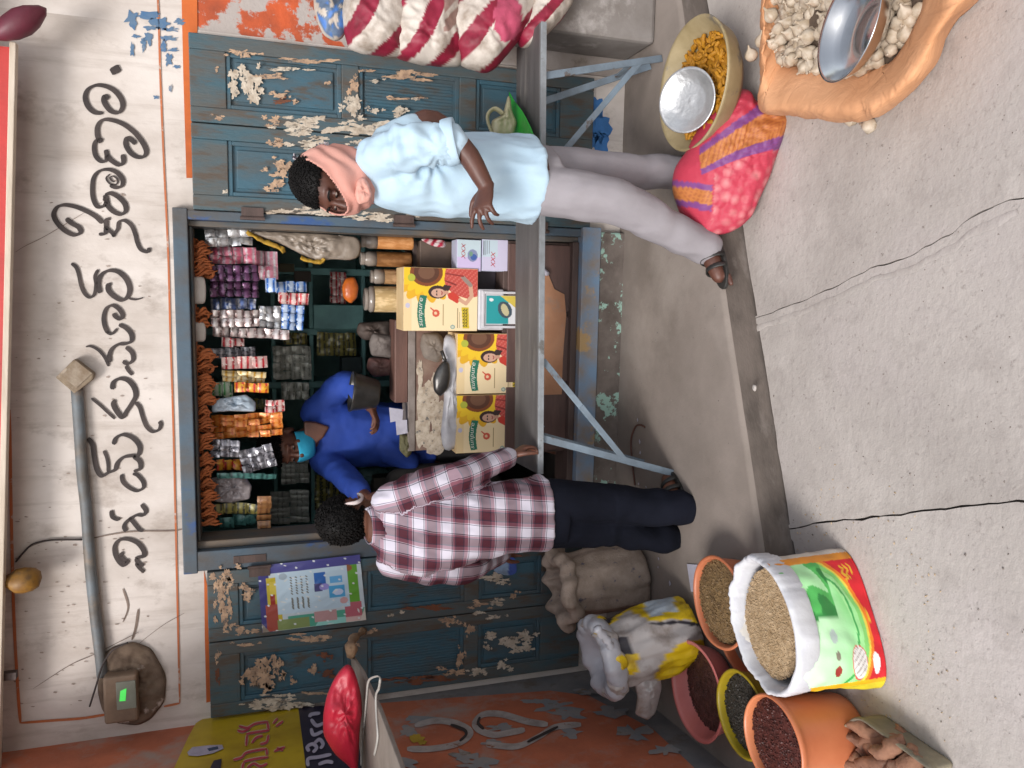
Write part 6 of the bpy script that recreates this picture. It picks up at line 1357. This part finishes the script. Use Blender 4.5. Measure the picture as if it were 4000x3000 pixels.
def head(mb, c, F, s=1.0):
    """skull, jaw, nose, brow, lips and ears round centre c; F columns right, forward, up"""
    c = Vector(c); g = lambda r, f, u: c + F @ Vector((r, f, u)) * s
    mb.ell(g(0, -.012, .03), (.075 * s, .093 * s, .088 * s), F, 24, 16)
    mb.ell(g(0, .022, -.03), (.061 * s, .066 * s, .082 * s), F, 20, 14)
    mb.ell(g(0, .045, -.082), (.036 * s, .034 * s, .030 * s), F)
    mb.ell(g(0, .072, .030), (.052 * s, .018 * s, .014 * s), F)
    mb.limb([g(0, .082, .022), g(0, .094, -.005), g(0, .104, -.024)], [.009 * s, .011 * s, .014 * s], 10)
    for k in (-1, 1):
        mb.ell(g(k * .013, .09, -.028), (.010 * s, .011 * s, .008 * s), F); mb.ell(g(k * .077, -.012, -.004), (.010 * s, .020 * s, .030 * s), F); mb.ell(g(k * .042, .062, -.022), (.021 * s, .018 * s, .017 * s), F)
        mb.ell(g(k * .031, .076, .008), (.016 * s, .011 * s, .008 * s), F)
    mb.ell(g(0, .083, -.056), (.023 * s, .011 * s, .0065 * s), F); mb.ell(g(0, .080, -.068), (.019 * s, .011 * s, .007 * s), F)
    return g
def eyes(g, F, parent, s, wh, dk):
    for k in (-1, 1):
        m = MB(); m.ell(g(k * .031, .0795, .006), (.0125 * s, .0085 * s, .0052 * s), F); e = m.build('eye', wh, parent, smooth=True)
        m = MB(); m.ell(g(k * .031, .0875, .006), (.0066 * s, .0032 * s, .0050 * s), F); m.build('iris', dk, e, smooth=True)
def foot(mb, ankle, d, s=1.0):
    a = Vector(ankle); d = Vector(d); d.z = 0; d.normalize(); sd_ = Vector((-d.y, d.x, 0)); z0 = a.z
    b = Vector((a.x, a.y, 0)); mb.limb([a, b + Vector((0, 0, .045)) - d * .02, b + Vector((0, 0, .03)) - d * .05], [.036, .04, .028], 12)
    mb.limb([b + Vector((0, 0, .045)), b + d * .07 + Vector((0, 0, .034)), b + d * .13 + Vector((0, 0, .024))], [.036, .036, .028], 12)
    for i in range(5): q = b + d * (.14 - .006 * i) + sd_ * (.026 - .013 * i); mb.limb([q, q + d * (.035 - .003 * i) + Vector((0, 0, -.006))], [.013 - .0012 * i, .010 - .0008 * i], 8)
def sandal(parent, ankle, d, mat):
    a = Vector(ankle); d = Vector(d); d.z = 0; d.normalize(); sd_ = Vector((-d.y, d.x, 0)); b = Vector((a.x, a.y, 0)); m = MB()
    P = [b + d * (.055 + .13 * math.cos(q)) + sd_ * .046 * math.sin(q) * (1 + .12 * math.cos(q)) for q in [2 * math.pi * k / 26 for k in range(26)]]
    m.poly([p + Vector((0, 0, .001)) for p in P], (0, 0, .014)); so = m.build('sandal', mat, parent, bevel=.003)
    for q, h in ((.10, .052), (.055, .07), (-.03, .062)):
        m = MB(); L = [b + d * q + sd_ * (.048 * math.cos(t)) + Vector((0, 0, .012 + h * math.sin(t))) for t in [math.pi * k / 10 for k in range(11)]]
        m.tube(L, .012, 6, flat=.35); m.build('strap', mat, so, smooth=True)
    return so
def wrinkle(p, n, amp, sc, st=(1, 1, 1)):
    q = Vector((p.x * st[0], p.y * st[1], p.z * st[2])) * sc
    return amp * (.5 - abs(noise.noise(q)) * 1.6 + .5 * noise.noise(q * 2.3))
SKIN = M('brown_skin', hx('#6b4434', 1), hx('#5b392c', 1), 14, .5, bmp=.08, bscale=160)
SKIN2 = M('dark_brown_skin', hx('#5c392d', 1), hx('#4c2e25', 1), 14, .48, bmp=.08, bscale=160)
HAIR = M('black_hair', hx('#100d0c', 1), hx('#0a0808', 1), 30, .6, bmp=.6, bscale=170, stretch=(1, 1, .35), spec=.2)
EYW, EYD = M('eye_white', hx('#8a7a70', 1), None, bmp=0, rough=.4), M('eye_dark', hx('#1a100c', 1), None, bmp=0, rough=.15)
SHOE = M('black_strap', hx('#22211f', 1), hx('#2f2d2b', 1), 20, .5)
def hair_cap(parent, g, F, s, cond, amp=.001, nu=44, nv=30, rad_=(.083, .10, .097), c_=(0, -.014, .034), tuft=260, seed=0, tl=.02):
    """hair as a thick uneven shell kept where cond(r, f, u) holds, with short tufts standing out of it"""
    m = MB(); idx = {}; r_ = random.Random(seed); cen = Vector(c_)
    def pt(i, j, k=1.0):
        t = math.pi * i / nv; q = 2 * math.pi * j / nu
        l = Vector((rad_[0] * math.sin(t) * math.cos(q), rad_[1] * math.sin(t) * math.sin(q), rad_[2] * math.cos(t))); 
        l = l * (k + amp * 8 * noise.noise(l * 38 + Vector((seed, 0, 0)))) + cen; return l
    for i in range(nv):
        for j in range(nu):
            ct = pt(i + .5, j + .5)
            if cond(*ct):
                f_ = []
                for a, b in ((i, j), (i + 1, j), (i + 1, (j + 1) % nu), (i, (j + 1) % nu)):
                    key = (a, b if 0 < a < nv else 0)
                    if key not in idx: idx[key] = len(m.v); m.v.append(g(*pt(a, b)))
                    if idx[key] not in f_: f_.append(idx[key])
                if len(f_) > 2: m.f.append(tuple(f_))
                for _ in range(6):
                    if tuft:
                        l = pt(i + r_.random(), j + r_.random(), .98); d = (l - cen).normalized(); tn = Vector((r_.gauss(0, .35) + l.x * 4, r_.gauss(.35, .35), r_.gauss(-.35, .35)))
                        e = l + (d * .16 + tn).normalized() * tl * r_.uniform(.5, 1.1); w_ = d.cross(tn).normalized() * .0016
                        k = len(m.v); m.v += [g(*(l + w_)), g(*(l - w_)), g(*e)]; m.f.append((k, k + 1, k + 2))
    o = m.build('hair', HAIR, parent, smooth=True); sd2 = o.modifiers.new('th', 'SOLIDIFY'); sd2.thickness = .006; sd2.offset = -1; return o

# ================= man in the pale blue shirt, scarf over head and face
A = thing('person', 'man in a pale blue shirt with a pink scarf over his head and mouth', 'person', oZ(2740, 860, 0))
hc = oY(1293, 712, -.76)
Fa = frame_of((-.80, -.56, -.20), (-.06, -.02, 1))
body = MB(); ga = head(body, hc, Fa, 1.06)
nb = oY(1420, 668, -.735); body.limb([hc + Vector((.01, .01, -.06)), nb + Vector((0, 0, -.03))], [.058, .062], 14)
sh1, el1, wr1 = oY(1490, 610, -.90), oY(1765, 555, -.99), oY(1893, 716, -1.03)
sh2, el2, wr2 = oY(1480, 625, -.58), oY(1665, 470, -.60), oY(1810, 560, -.60)
hpA1, hpA2 = oY(2085, 735, -.83), oY(2085, 660, -.67)
kn1, an1 = oY(2420, 795, -.90), oZ(2740, 962, .07)
kn2, an2 = oY(2360, 672, -.68), oZ(2640, 672, .07)
spA = [(oY(2090, 700, -.75), .165, .125, rad(64)), (oY(1960, 696, -.745), .160, .125, rad(64)), (oY(1800, 690, -.74), .155, .122, rad(64)), (oY(1650, 680, -.735), .170, .118, rad(64)), (oY(1530, 668, -.73), .175, .105, rad(64)), (oY(1460, 664, -.73), .12, .085, rad(64)), (oY(1400, 668, -.735), .06, .06, rad(64))]
torso(body, spA)
for a, b, c in ((sh1, el1, wr1), (sh2, el2, wr2)): body.limb([a, b, c], [.05, .042, .029], 14)
hand(body, wr1 + (wr1 - el1).normalized() * .012, oY(1880, 800, -1.06) - oY(1900, 712, -1.03), (.1, .55, -.8), -1, .42, 1.02, .24, (.9, .45), (.25, .45, .6, .75))
hand(body, wr2, (wr2 - el2), (0, -1, 0), 1, .5)
for h_, k_, a_ in ((hpA1, kn1, an1), (hpA2, kn2, an2)): body.limb([h_, k_, a_], [.088, .058, .04], 14)
fdA = oZ(2800, 1105, 0) - oZ(2765, 955, 0)
foot(body, an1, fdA); foot(body, an2, (-.9, -.3, 0))
o = body.build('body', SKIN2, A); remesh(o, .0052, 3)
sandal(A, an1, fdA, SHOE); sandal(A, an2, (-.9, -.3, 0), SHOE)
# shirt
s_ = MB(); hemA = oY(2062, 695, -.75)
torso(s_, [(oY(2078, 702, -.75), .182, .158, rad(64)), (oY(2040, 700, -.75), .182, .152, rad(64)), (oY(1940, 694, -.745), .176, .148, rad(64)), (oY(1800, 688, -.74), .172, .145, rad(64)), (oY(1650, 678, -.735), .186, .140, rad(64)), (oY(1530, 666, -.73), .192, .122, rad(64)), (oY(1455, 662, -.73), .135, .098, rad(64)), (oY(1400, 668, -.735), .072, .072, rad(64))])
cu1 = el1.lerp(sh1, .06)
s_.limb([oY(1475, 625, -.84), oY(1560, 588, -.94), oY(1680, 565, -.985), cu1 + Vector((0, 0, -.0))], [.075, .074, .070, .070], 18)
s_.limb([oY(1470, 640, -.62), oY(1530, 560, -.60), el2.lerp(sh2, .30)], [.075, .070, .062], 18)
BLUS = M('pale_blue_cotton', hx('#b0c7d6', 1.05), hx('#a8c1d2', 1.03), 5, .85, bmp=.12, bscale=220)
o = s_.build('shirt', BLUS, A); remesh(o, .0085, 4)
axs = (cu1 - sh1).normalized()
def shirtfold(p, n):
    f_ = wrinkle(p, n, .010, 6, (1, 1, .8)) + wrinkle(p, n, .006, 13, (1.3, 1, .6)) + .005 * math.sin((p.x * .8 + p.z * .5) * 55 + 5 * noise.noise(p * 4)) * noise.noise(p * 3)
    d = (p - sh1).dot(axs); r = (p - sh1 - axs * d).length
    if r < .1 and d > .03: f_ += .006 * math.sin(d * 95 + 3 * noise.noise(p * 9)) * (1 if d < .2 else .3)
    # drag lines radiating from the armpit
    q = p - oY(1680, 620, -.9); a = math.atan2(q.z, q.x); f_ += .007 * math.sin(a * 9 + 2 * noise.noise(p * 6)) * math.exp(-q.length * 5)
    return f_
displace(o, shirtfold)
# hem: trim to a curved tail
me = o.data; og = ORG[o.name]
# collar, placket, cuffs
def band(nm, L, w_, mat, th=.004, par=A):
    mb2 = MB(); rs = []
    for p, nrm, up in L: rs.append([p + up * w_ / 2, p + up * w_ / 2 + nrm * th, p - up * w_ / 2 + nrm * th, p - up * w_ / 2])
    mb2.rings(rs); return mb2.build(nm, mat, par, smooth=True)
ncol = nb + Vector((0, 0, .012)); L = []
for k in range(29):
    a = rad(20) + rad(330) * k / 28; d = Vector((math.cos(a + rad(215)), math.sin(a + rad(215)), 0)); L.append((ncol + d * (.074 + .006 * math.sin(a)) + Vector((0, 0, -.02 * math.cos(a + rad(0)))), d, Vector((0, 0, 1)) - d * .35))
band('collar', L, .05, BLUS)
cd1 = (el1 - sh1).normalized(); c_o = cd1.orthogonal().normalized(); c_p = cd1.cross(c_o); m = MB(); rs = []
for t_, r_ in ((-.03, .071), (-.03, .078), (.01, .079), (.016, .074), (.006, .066)):
    rs.append([cu1 + cd1 * (t_ + .02) + (c_o * math.cos(q) + c_p * math.sin(q)) * (r_ + .003 * math.sin(q * 5 + t_ * 60)) for q in [2 * math.pi * k / 28 for k in range(28)]])
m.rings(rs, False, False); m.build('rolled_cuff', BLUS, A, smooth=True, sub=1)
# trousers
GREYT = M('grey_trouser', hx('#928d91', 1.0), hx('#878286', 1), 5, .85, bmp=.15, bscale=200)
t_ = MB(); torso(t_, [(oY(2150, 705, -.75), .15, .12, rad(64)), (oY(2080, 700, -.75), .148, .118, rad(64)), (oY(1990, 698, -.75), .13, .10, rad(64))])
t_.limb([hpA1, hpA1.lerp(kn1, .5) + Vector((0, -.01, 0)), kn1, kn1.lerp(an1, .55), an1 + Vector((0, 0, -.012))], [.088, .092, .082, .074, .070], 18); t_.limb([hpA2, hpA2.lerp(kn2, .5), kn2, kn2.lerp(an2, .5), an2 + Vector((0, 0, -.02))], [.088, .088, .078, .07, .067], 18)
o = t_.build('trousers', GREYT, A); remesh(o, .0085, 4); displace(o, lambda p, n: wrinkle(p, n, .005, 6, (1.4, 1.4, .35)) + wrinkle(p, n, .003, 13, (1.2, 1.2, .5)) + .0022 * math.sin(p.z * 48 + p.x * 20 + 6 * noise.noise(p * 5)) * (1 if p.z < .40 else .35))
hair_cap(A, ga, Fa, 1.06, lambda r, f, u: u > .035 + max(0, f) * .42 and u > .01 and f > -.10, seed=1, tl=.007, amp=.001, rad_=(.081, .098, .095))
eyes(ga, Fa, A, 1.06, EYW, EYD)
m = MB()
for k in (-1, 1): m.tube(crom([ga(k * .016, .090, .028), ga(k * .034, .089, .034), ga(k * .052, .078, .028)], 4), .0045, 6, flat=.6)
m.build('eyebrow', HAIR, A, kind='stuff')
# scarf: shell over head and lower face, cut along the line from crown to nose
PNK = M('pink_scarf', hx('#cf9a8c', 1.02), hx('#c48a7d', 1), 5, .9, bmp=.2, bscale=180)
m = MB(); idx = {}; nu, nv = 170, 130
def spt(i, j):
    t = math.pi * i / nv; q = 2 * math.pi * j / nu
    l = Vector((.104 * math.sin(t) * math.cos(q), .124 * math.sin(t) * math.sin(q) - .006, .148 * math.cos(t) - .018))
    if l.z < -.03: k = min(1, (-.03 - l.z) / .11); l.y *= 1 - .10 * k; l.z -= .03 * k; l.x *= 1 - .05 * k
    fold = .006 * math.sin((l.z * .8 + l.y * .5) * 130 + 3 * noise.noise(l * 14)) + .006 * noise.noise(l * 18)
    return l * (1 + fold * 5)
def keep(l): return (l.z < .112 - (l.y + .10) * .60) and l.z > -.175
for i in range(nv):
    for j in range(nu):
        if keep(spt(i + .5, j + .5)):
            f_ = []
            for a, b in ((i, j), (i + 1, j), (i + 1, (j + 1) % nu), (i, (j + 1) % nu)):
                key = (a, b if 0 < a < nv else 0)
                if key not in idx: idx[key] = len(m.v); m.v.append(ga(*spt(a, b)))
                if idx[key] not in f_: f_.append(idx[key])
            if len(f_) > 2: m.f.append(tuple(f_))
o = m.build('scarf', PNK, A, smooth=True); q = o.modifiers.new('th', 'SOLIDIFY'); q.thickness = .005
mb, uv = pillow([(1395, 700), (1385, 760), (1400, 800), (1440, 792), (1455, 765), (1440, 715), (1420, 690)], lambda x, y: oY(x, y, -.86), .022, rings=8, n=40, amp=.02, sc=20); mb.build('scarf_end', PNK, o, smooth=True)
FRG = M('scarf_fringe', hx('#b8b0b4', 1), hx('#3a3640', 1), 70, .9, lo=.48, hi=.52, bmp=.4)
m = MB(); r_ = random.Random(2)
for k in range(34):
    u = k / 33; l = Vector((.03 * math.sin(u * 9), -.118 - .008 * math.sin(u * 3.1), .092 - u * .20)); p = ga(*l); d = Fa @ Vector((r_.uniform(-.5, .5), -1, r_.uniform(-.5, .2)))
    m.limb([p, p + d.normalized() * r_.uniform(.010, .022)], [.006, .004], 6)
m.build('fringe', FRG, o, kind='stuff')

# ================= customer seen from behind in a plaid shirt
B = thing('person', 'customer seen from behind in a maroon and white plaid shirt, hand on the bench', 'person', oZ(2620, 2040, 0))
hb = oY(1378, 2024, -.52); Fb = frame_of((.30, .90, -.42), (-.10, .2, 1))
body = MB(); gb = head(body, hb, Fb, 1.04)
nbB = oY(1470, 2052, -.60); body.limb([hb + Vector((0, -.02, -.05)), nbB + Vector((0, 0, -.04))], [.058, .064], 14)
sR, eR, wR = oY(1530, 1945, -.66), oY(1765, 1868, -.72), oY(1990, 1788, -.62)
sL, eL, wL = oY(1550, 2205, -.64), oY(1815, 2218, -.66), oY(1960, 2160, -.46)
spB = [(oY(2130, 2005, -.70), .142, .105, rad(8)), (oY(1980, 2020, -.71), .130, .10, rad(8)), (oY(1820, 2040, -.70), .145, .105, rad(8)), (oY(1650, 2062, -.67), .165, .112, rad(8)), (oY(1540, 2070, -.63), .165, .095, rad(8)), (oY(1475, 2062, -.61), .09, .075, rad(8)), (oY(1430, 2055, -.59), .055, .055, rad(8))]
torso(body, spB)
for a, b, c in ((sR, eR, wR), (sL, eL, wL)): body.limb([a, b, c], [.048, .04, .028], 14)
hand(body, wR + (wR - eR).normalized() * .01, oY(2045, 1748, -.60) - oY(1990, 1788, -.62), (.1, .2, -1), -1, .75, .95, .06, (.6, .6))
hand(body, wL, (wL - eL) + Vector((0, .05, 0)), (0, .2, -1), 1, .5)
hR, kR, aR = oY(2120, 1955, -.71), oY(2400, 1968, -.72), oZ(2622, 1985, .075)
hL, kL, aL = oY(2120, 2055, -.69), oY(2385, 2062, -.67), oZ(2570, 2098, .075)
for h_, k_, a_ in ((hR, kR, aR), (hL, kL, aL)): body.limb([h_, k_, a_], [.08, .055, .04], 14)
foot(body, aR + Vector((.55, .8, 0)) * .03, (.55, .8, 0)); foot(body, aL + Vector((.25, .95, 0)) * .03, (.25, .95, 0))
o = body.build('body', SKIN, B); remesh(o, .0052, 3)
sandal(B, aR + Vector((.55, .8, 0)) * .03, (.55, .8, 0), SHOE); sandal(B, aL + Vector((.25, .95, 0)) * .03, (.25, .95, 0), SHOE)
# plaid shirt
s_ = MB(); torso(s_, [(oY(2128, 2005, -.70), .15, .128, rad(8)), (oY(2090, 2005, -.70), .15, .126, rad(8)), (oY(1980, 2018, -.71), .142, .12, rad(8)), (oY(1820, 2040, -.70), .158, .122, rad(8)), (oY(1650, 2062, -.67), .178, .125, rad(8)), (oY(1540, 2072, -.63), .178, .108, rad(8)), (oY(1478, 2064, -.61), .105, .088, rad(8)), (oY(1440, 2058, -.595), .066, .066, rad(8))])
s_.limb([oY(1525, 1965, -.65), oY(1620, 1915, -.69), eR, eR.lerp(wR, .5), wR + (eR - wR).normalized() * .012], [.070, .068, .060, .052, .042], 18)
s_.limb([oY(1545, 2190, -.63), oY(1660, 2212, -.655), eL, eL.lerp(wL, .5), wL], [.070, .068, .060, .050, .042], 18)
PLA, t, b = newmat('plaid_cotton')
def plaid_axis(sock):
    fr_ = nd(t, 'ShaderNodeMath', operation='FRACT'); t.links.new(sock, fr_.inputs[0])
    W_, MA, PK, NV = hx('#d3cfd8', 1.05), hx('#5a142b', 1), hx('#94606f', 1), hx('#2a2840', 1)
    return ramp(t, fr_.outputs[0], [(0, W_), (.20, W_), (.22, NV), (.25, W_), (.28, PK), (.39, PK), (.41, NV), (.45, MA), (.68, MA), (.72, NV), (.755, PK), (.83, W_), (.85, NV), (.88, W_)], 'CONSTANT')
at = nd(t, 'ShaderNodeAttribute', attribute_name='cloth'); sx_ = nd(t, 'ShaderNodeSeparateXYZ'); t.links.new(at.outputs['Vector'], sx_.inputs[0])
cA, cB = plaid_axis(sx_.outputs[0]), plaid_axis(sx_.outputs[1])
col = mixc(t, .5, cA, cB); col = mixc(t, .5, col, mixc(t, 1.0, cA, cB, 'MULTIPLY')); t.links.new(col, b.inputs['Base Color']); b.inputs['Roughness'].default_value = .85
b.inputs['Base Color'].default_value = (1, 1, 1, 1)
o = s_.build('shirt', PLA, B); remesh(o, .0085, 4)
displace(o, lambda p, n: wrinkle(p, n, .011, 7, (1, 1, .9)) + wrinkle(p, n, .006, 15, (1.4, 1, .6)) + .007 * math.sin((p.z * .7 + abs(p.x - nbB.x) * 1.2) * 60 + 4 * noise.noise(p * 6)) * max(0, .5 - abs(p.z - 1.02)) * .8)
PER = .105; me = o.data; og = ORG[o.name]; at_ = me.attributes.new('cloth', 'FLOAT_VECTOR', 'POINT'); vals = []
def limb_coord(p, a, b, c, ra):
    best = None
    for u, v, off in ((a, b, 0), (b, c, (b - a).length)):
        d = v - u; L = d.length; d.normalize(); tt = max(0, min(L, (p - u).dot(d))); q = p - u - d * tt; x_ = Vector((d.z, 0, -d.x)).normalized(); 
        r = q.length
        if best is None or r < best[0]: best = (r, off + tt, q.dot(x_))
    return best
for v in me.vertices:
    p = v.co + og
    r1 = limb_coord(p, sR, eR, wR, .06); r2 = limb_coord(p, sL, eL, wL, .06)
    tx = p.x - nbB.x - (p.z - 1.4) * .12
    wall_ = .155 - max(0, 1.33 - p.z) * .1
    if r1[0] < .085 and tx > wall_ - .06 + max(0, (1.30 - p.z)) * .2: vals.append((r1[2] / PER + .3, r1[1] / PER, 0))
    elif r2[0] < .085 and tx < -(wall_ - .035): vals.append((r2[2] / PER + .1, r2[1] / PER, 0))
    else:
        vals.append((tx / PER + .35, (p.z + .10 * (p.y + .7)) / PER, 0))
at_.data.foreach_set('vector', np.asarray(vals, np.float32).reshape(-1))
# collar
L = []
for k in range(33):
    a = 2 * math.pi * k / 32; d = Vector((math.cos(a), math.sin(a), 0)); L.append((nbB + Vector((0, -.005, .012)) + d * .075 + Vector((0, .012 * math.sin(a), .012 * math.sin(a))), d, Vector((0, 0, 1)) - d * .45))
cl = band('collar', L, .05, PLA, .005, B); a2 = cl.data.attributes.new('cloth', 'FLOAT_VECTOR', 'POINT'); a2.data.foreach_set('vector', np.asarray([((v.co.x) / PER + .6, (v.co.z + .02) / PER, 0) for v in cl.data.vertices], np.float32).reshape(-1))
NAVY = M('navy_trouser', hx('#191b25', 1), hx('#13151d', 1), 5, .9, bmp=.15, bscale=200, spec=.1)
t_ = MB(); torso(t_, [(oY(2190, 2003, -.70), .13, .105, rad(8)), (oY(2110, 2003, -.70), .14, .112, rad(8)), (oY(2060, 2003, -.70), .13, .10, rad(8))])
t_.limb([hR, hR.lerp(kR, .5), kR, kR.lerp(aR, .5), aR + Vector((0, -.012, -.04))], [.092, .088, .080, .078, .076], 18); t_.limb([hL, hL.lerp(kL, .5), kL, kL.lerp(aL, .5), aL + Vector((0, -.012, -.04))], [.092, .088, .080, .076, .074], 18)
o = t_.build('trousers', NAVY, B); remesh(o, .0085, 4); displace(o, lambda p, n: wrinkle(p, n, .006, 8, (1, 1, .7)) + .004 * math.sin(p.z * 40 + 5 * noise.noise(p * 5)) * (1 if p.z < .35 else .3))
hair_cap(B, gb, Fb, 1.04, lambda r, f, u: (u > .05 or f < .02 - max(0, -u) * .25) and u > -.085 and not (abs(r) > .055 and f > -.035 and u < .02), seed=5, rad_=(.087, .102, .102), tl=.013, amp=.001)
m = MB(); P = crom([gb(.082, -.03, .012), gb(.090, -.038, -.008), gb(.090, -.030, -.034), gb(.086, .0, -.046), gb(.084, .03, -.036), gb(.082, .046, -.014)], 5)
m.tube(P, [.004] + [.009 * math.sin(math.pi * (k + 1) / (len(P) + 1)) + .002 for k in range(len(P) - 1)], 8, flat=.6); m.build('mask_edge', M('white_mask', hx('#cfc6c4', 1), hx('#c4a9a6', 1), 20, .8), B, smooth=True)

# ================= shopkeeper in a royal blue shirt and a turquoise face mask
C = thing('person', 'shopkeeper in a royal blue shirt and turquoise face mask behind the desk', 'person', (-.75, .95, .1))
YC = .62
hcC = oY(1125, 1742, YC - .10); Fc = frame_of((-.28, -.90, -.32), (-.05, -.2, 1))
body = MB(); gc = head(body, hcC, Fc, 1.12)
nC = oY(1225, 1690, YC - .03); body.limb([hcC + Vector((.01, .02, -.06)), nC + Vector((0, 0, -.04))], [.062, .066], 14)
s1, e1_, w1 = oY(1225, 1600, YC), oY(1345, 1500, YC - .12), oY(1450, 1590, YC - .27)
s2, e2_, w2 = oY(1255, 1800, YC - .02), oY(1345, 1862, YC - .25), oY(1432, 1945, YC - .55)
spC = [(oY(1650, 1700, YC), .15, .11, rad(-12)), (oY(1560, 1698, YC), .165, .115, rad(-12)), (oY(1450, 1696, YC), .165, .118, rad(-12)), (oY(1340, 1694, YC), .175, .118, rad(-12)), (oY(1260, 1692, YC - .01), .165, .095, rad(-12)), (oY(1225, 1690, YC - .02), .09, .075, rad(-12)), (oY(1200, 1695, YC - .03), .058, .058, rad(-12))]
torso(body, spC)
for a, b, c in ((s1, e1_, w1), (s2, e2_, w2)): body.limb([a, b, c], [.05, .042, .03], 14)
hand(body, w1, oY(1478, 1660, YC - .3) - w1, (-.2, .3, .9), 1, .6, 1.02); hand(body, w2, (w2 - e2_), (-.4, .2, -.8), 1, .5, 1.0)
for dx in (-.09, .09):
    h_ = spC[0][0] + Vector((dx, 0, .02)); body.limb([h_, Vector((h_.x, h_.y, .55)), Vector((h_.x, h_.y + .02, .18))], [.09, .06, .042], 14); body.limb([Vector((h_.x, h_.y + .03, .14)), Vector((h_.x, h_.y - .14, .125))], [.04, .028], 10)
o = body.build('body', SKIN, C); remesh(o, .0056, 3)
s_ = MB(); torso(s_, [(oY(1690, 1702, YC), .185, .135, rad(-12)), (oY(1600, 1700, YC), .18, .135, rad(-12)), (oY(1450, 1696, YC), .178, .134, rad(-12)), (oY(1340, 1694, YC), .188, .132, rad(-12)), (oY(1265, 1692, YC - .01), .18, .108, rad(-12)), (oY(1232, 1690, YC - .02), .105, .085, rad(-12)), (oY(1214, 1693, YC - .02), .07, .066, rad(-12))])
s_.limb([oY(1232, 1615, YC), e1_, e1_.lerp(w1, .72)], [.078, .068, .055], 16); s_.limb([oY(1262, 1790, YC - .02), e2_, e2_.lerp(w2, .72)], [.078, .068, .056], 16)
# tail of the shirt hanging at his side
s_.limb([oY(1520, 1760, YC - .1), oY(1600, 1800, YC - .14)], [.07, .05], 12)
RB = M('royal_blue_cotton', hx('#1f3f94', 1.1), hx('#1b3782', 1.05), 5, .8, bmp=.1, bscale=200)
o = s_.build('shirt', RB, C); remesh(o, .010, 4)
displace(o, lambda p, n: wrinkle(p, n, .009, 6, (1, 1, .8)) + wrinkle(p, n, .004, 14))
tk = MB(); torso(tk, [(Vector((spC[0][0].x, YC, .20)), .17, .12, rad(-12)), (Vector((spC[0][0].x, YC, .6)), .17, .125, rad(-12)), (spC[0][0] + Vector((0, 0, .03)), .16, .12, rad(-12))]); tk.build('trousers', M('dark_cloth', hx('#2c2b2d', 1), None, 6, .9), C, smooth=True)
# open neck showing skin
vn = [oY(x, y, YC - .165) for x, y in ((1196, 1640), (1290, 1668), (1232, 1742), (1200, 1736))]
m = MB(); m.poly([oY(x, y, YC - .145) for x, y in ((1188, 1648), (1235, 1652), (1288, 1668), (1262, 1712), (1228, 1738), (1190, 1735))], (0, .05, 0)); m.jitter(.002, 20); m.build('open_neck', SKIN, C, smooth=False, bevel=.01)
hair_cap(C, gc, Fc, 1.12, lambda r, f, u: u > .04 + max(0, f) * .35 or (f < -.03 and u > -.05), seed=8, tl=.015)
eyes(gc, Fc, C, 1.12, EYW, EYD)
m = MB(); rs = []
for v in range(9):
    q = v / 8; u_ = -.024 - q * .088; ring = []
    for k in range(19):
        a = rad(-82) + rad(164) * k / 18; rr_x = .078 - .014 * q * q; rr_f = .108 - .030 * q * q - .02 * (1 - q) * abs(math.sin(a)) + .006 * math.cos(a * 1) * math.sin(q * 3.1)
        ring.append(gc(rr_x * math.sin(a), rr_f * math.cos(a) + .004, u_ + .012 * math.cos(a)))
    rs.append(ring)
m.rings(rs, False, False, closed=False); o = m.build('face_mask', M('turquoise_mask', hx('#35b4d8', 1.1), hx('#2fa6ca', 1), 6, .8), C, smooth=True); q = o.modifiers.new('th', 'SOLIDIFY'); q.thickness = .003
# dark metal pan he is holding
bp0, bp1 = oY(1372, 1540, YC - .32), oY(1478, 1540, YC - .32)
m = MB(); R_ = (oY(1375, 1465, YC - .32) - oY(1375, 1622, YC - .32)).length / 2; H_ = bp0.z - bp1.z; Rt = Matrix.Rotation(rad(7), 3, 'Y')
m.lathe([(.001, 0), (R_ * .62, 0), (R_ * .70, .01), (R_ * .95, H_ * .9), (R_ * 1.02, H_), (R_ * .99, H_ + .004), (R_ * .93, H_ * .92), (R_ * .68, .02), (.001, .015)], bp1, 40, fn=lambda p, i, a: Rt @ p, cap0=False, cap1=False)
m.build('pan', DKM, None, smooth=True, label='dark metal pan held in front of the chest of the shopkeeper', cat='pan')
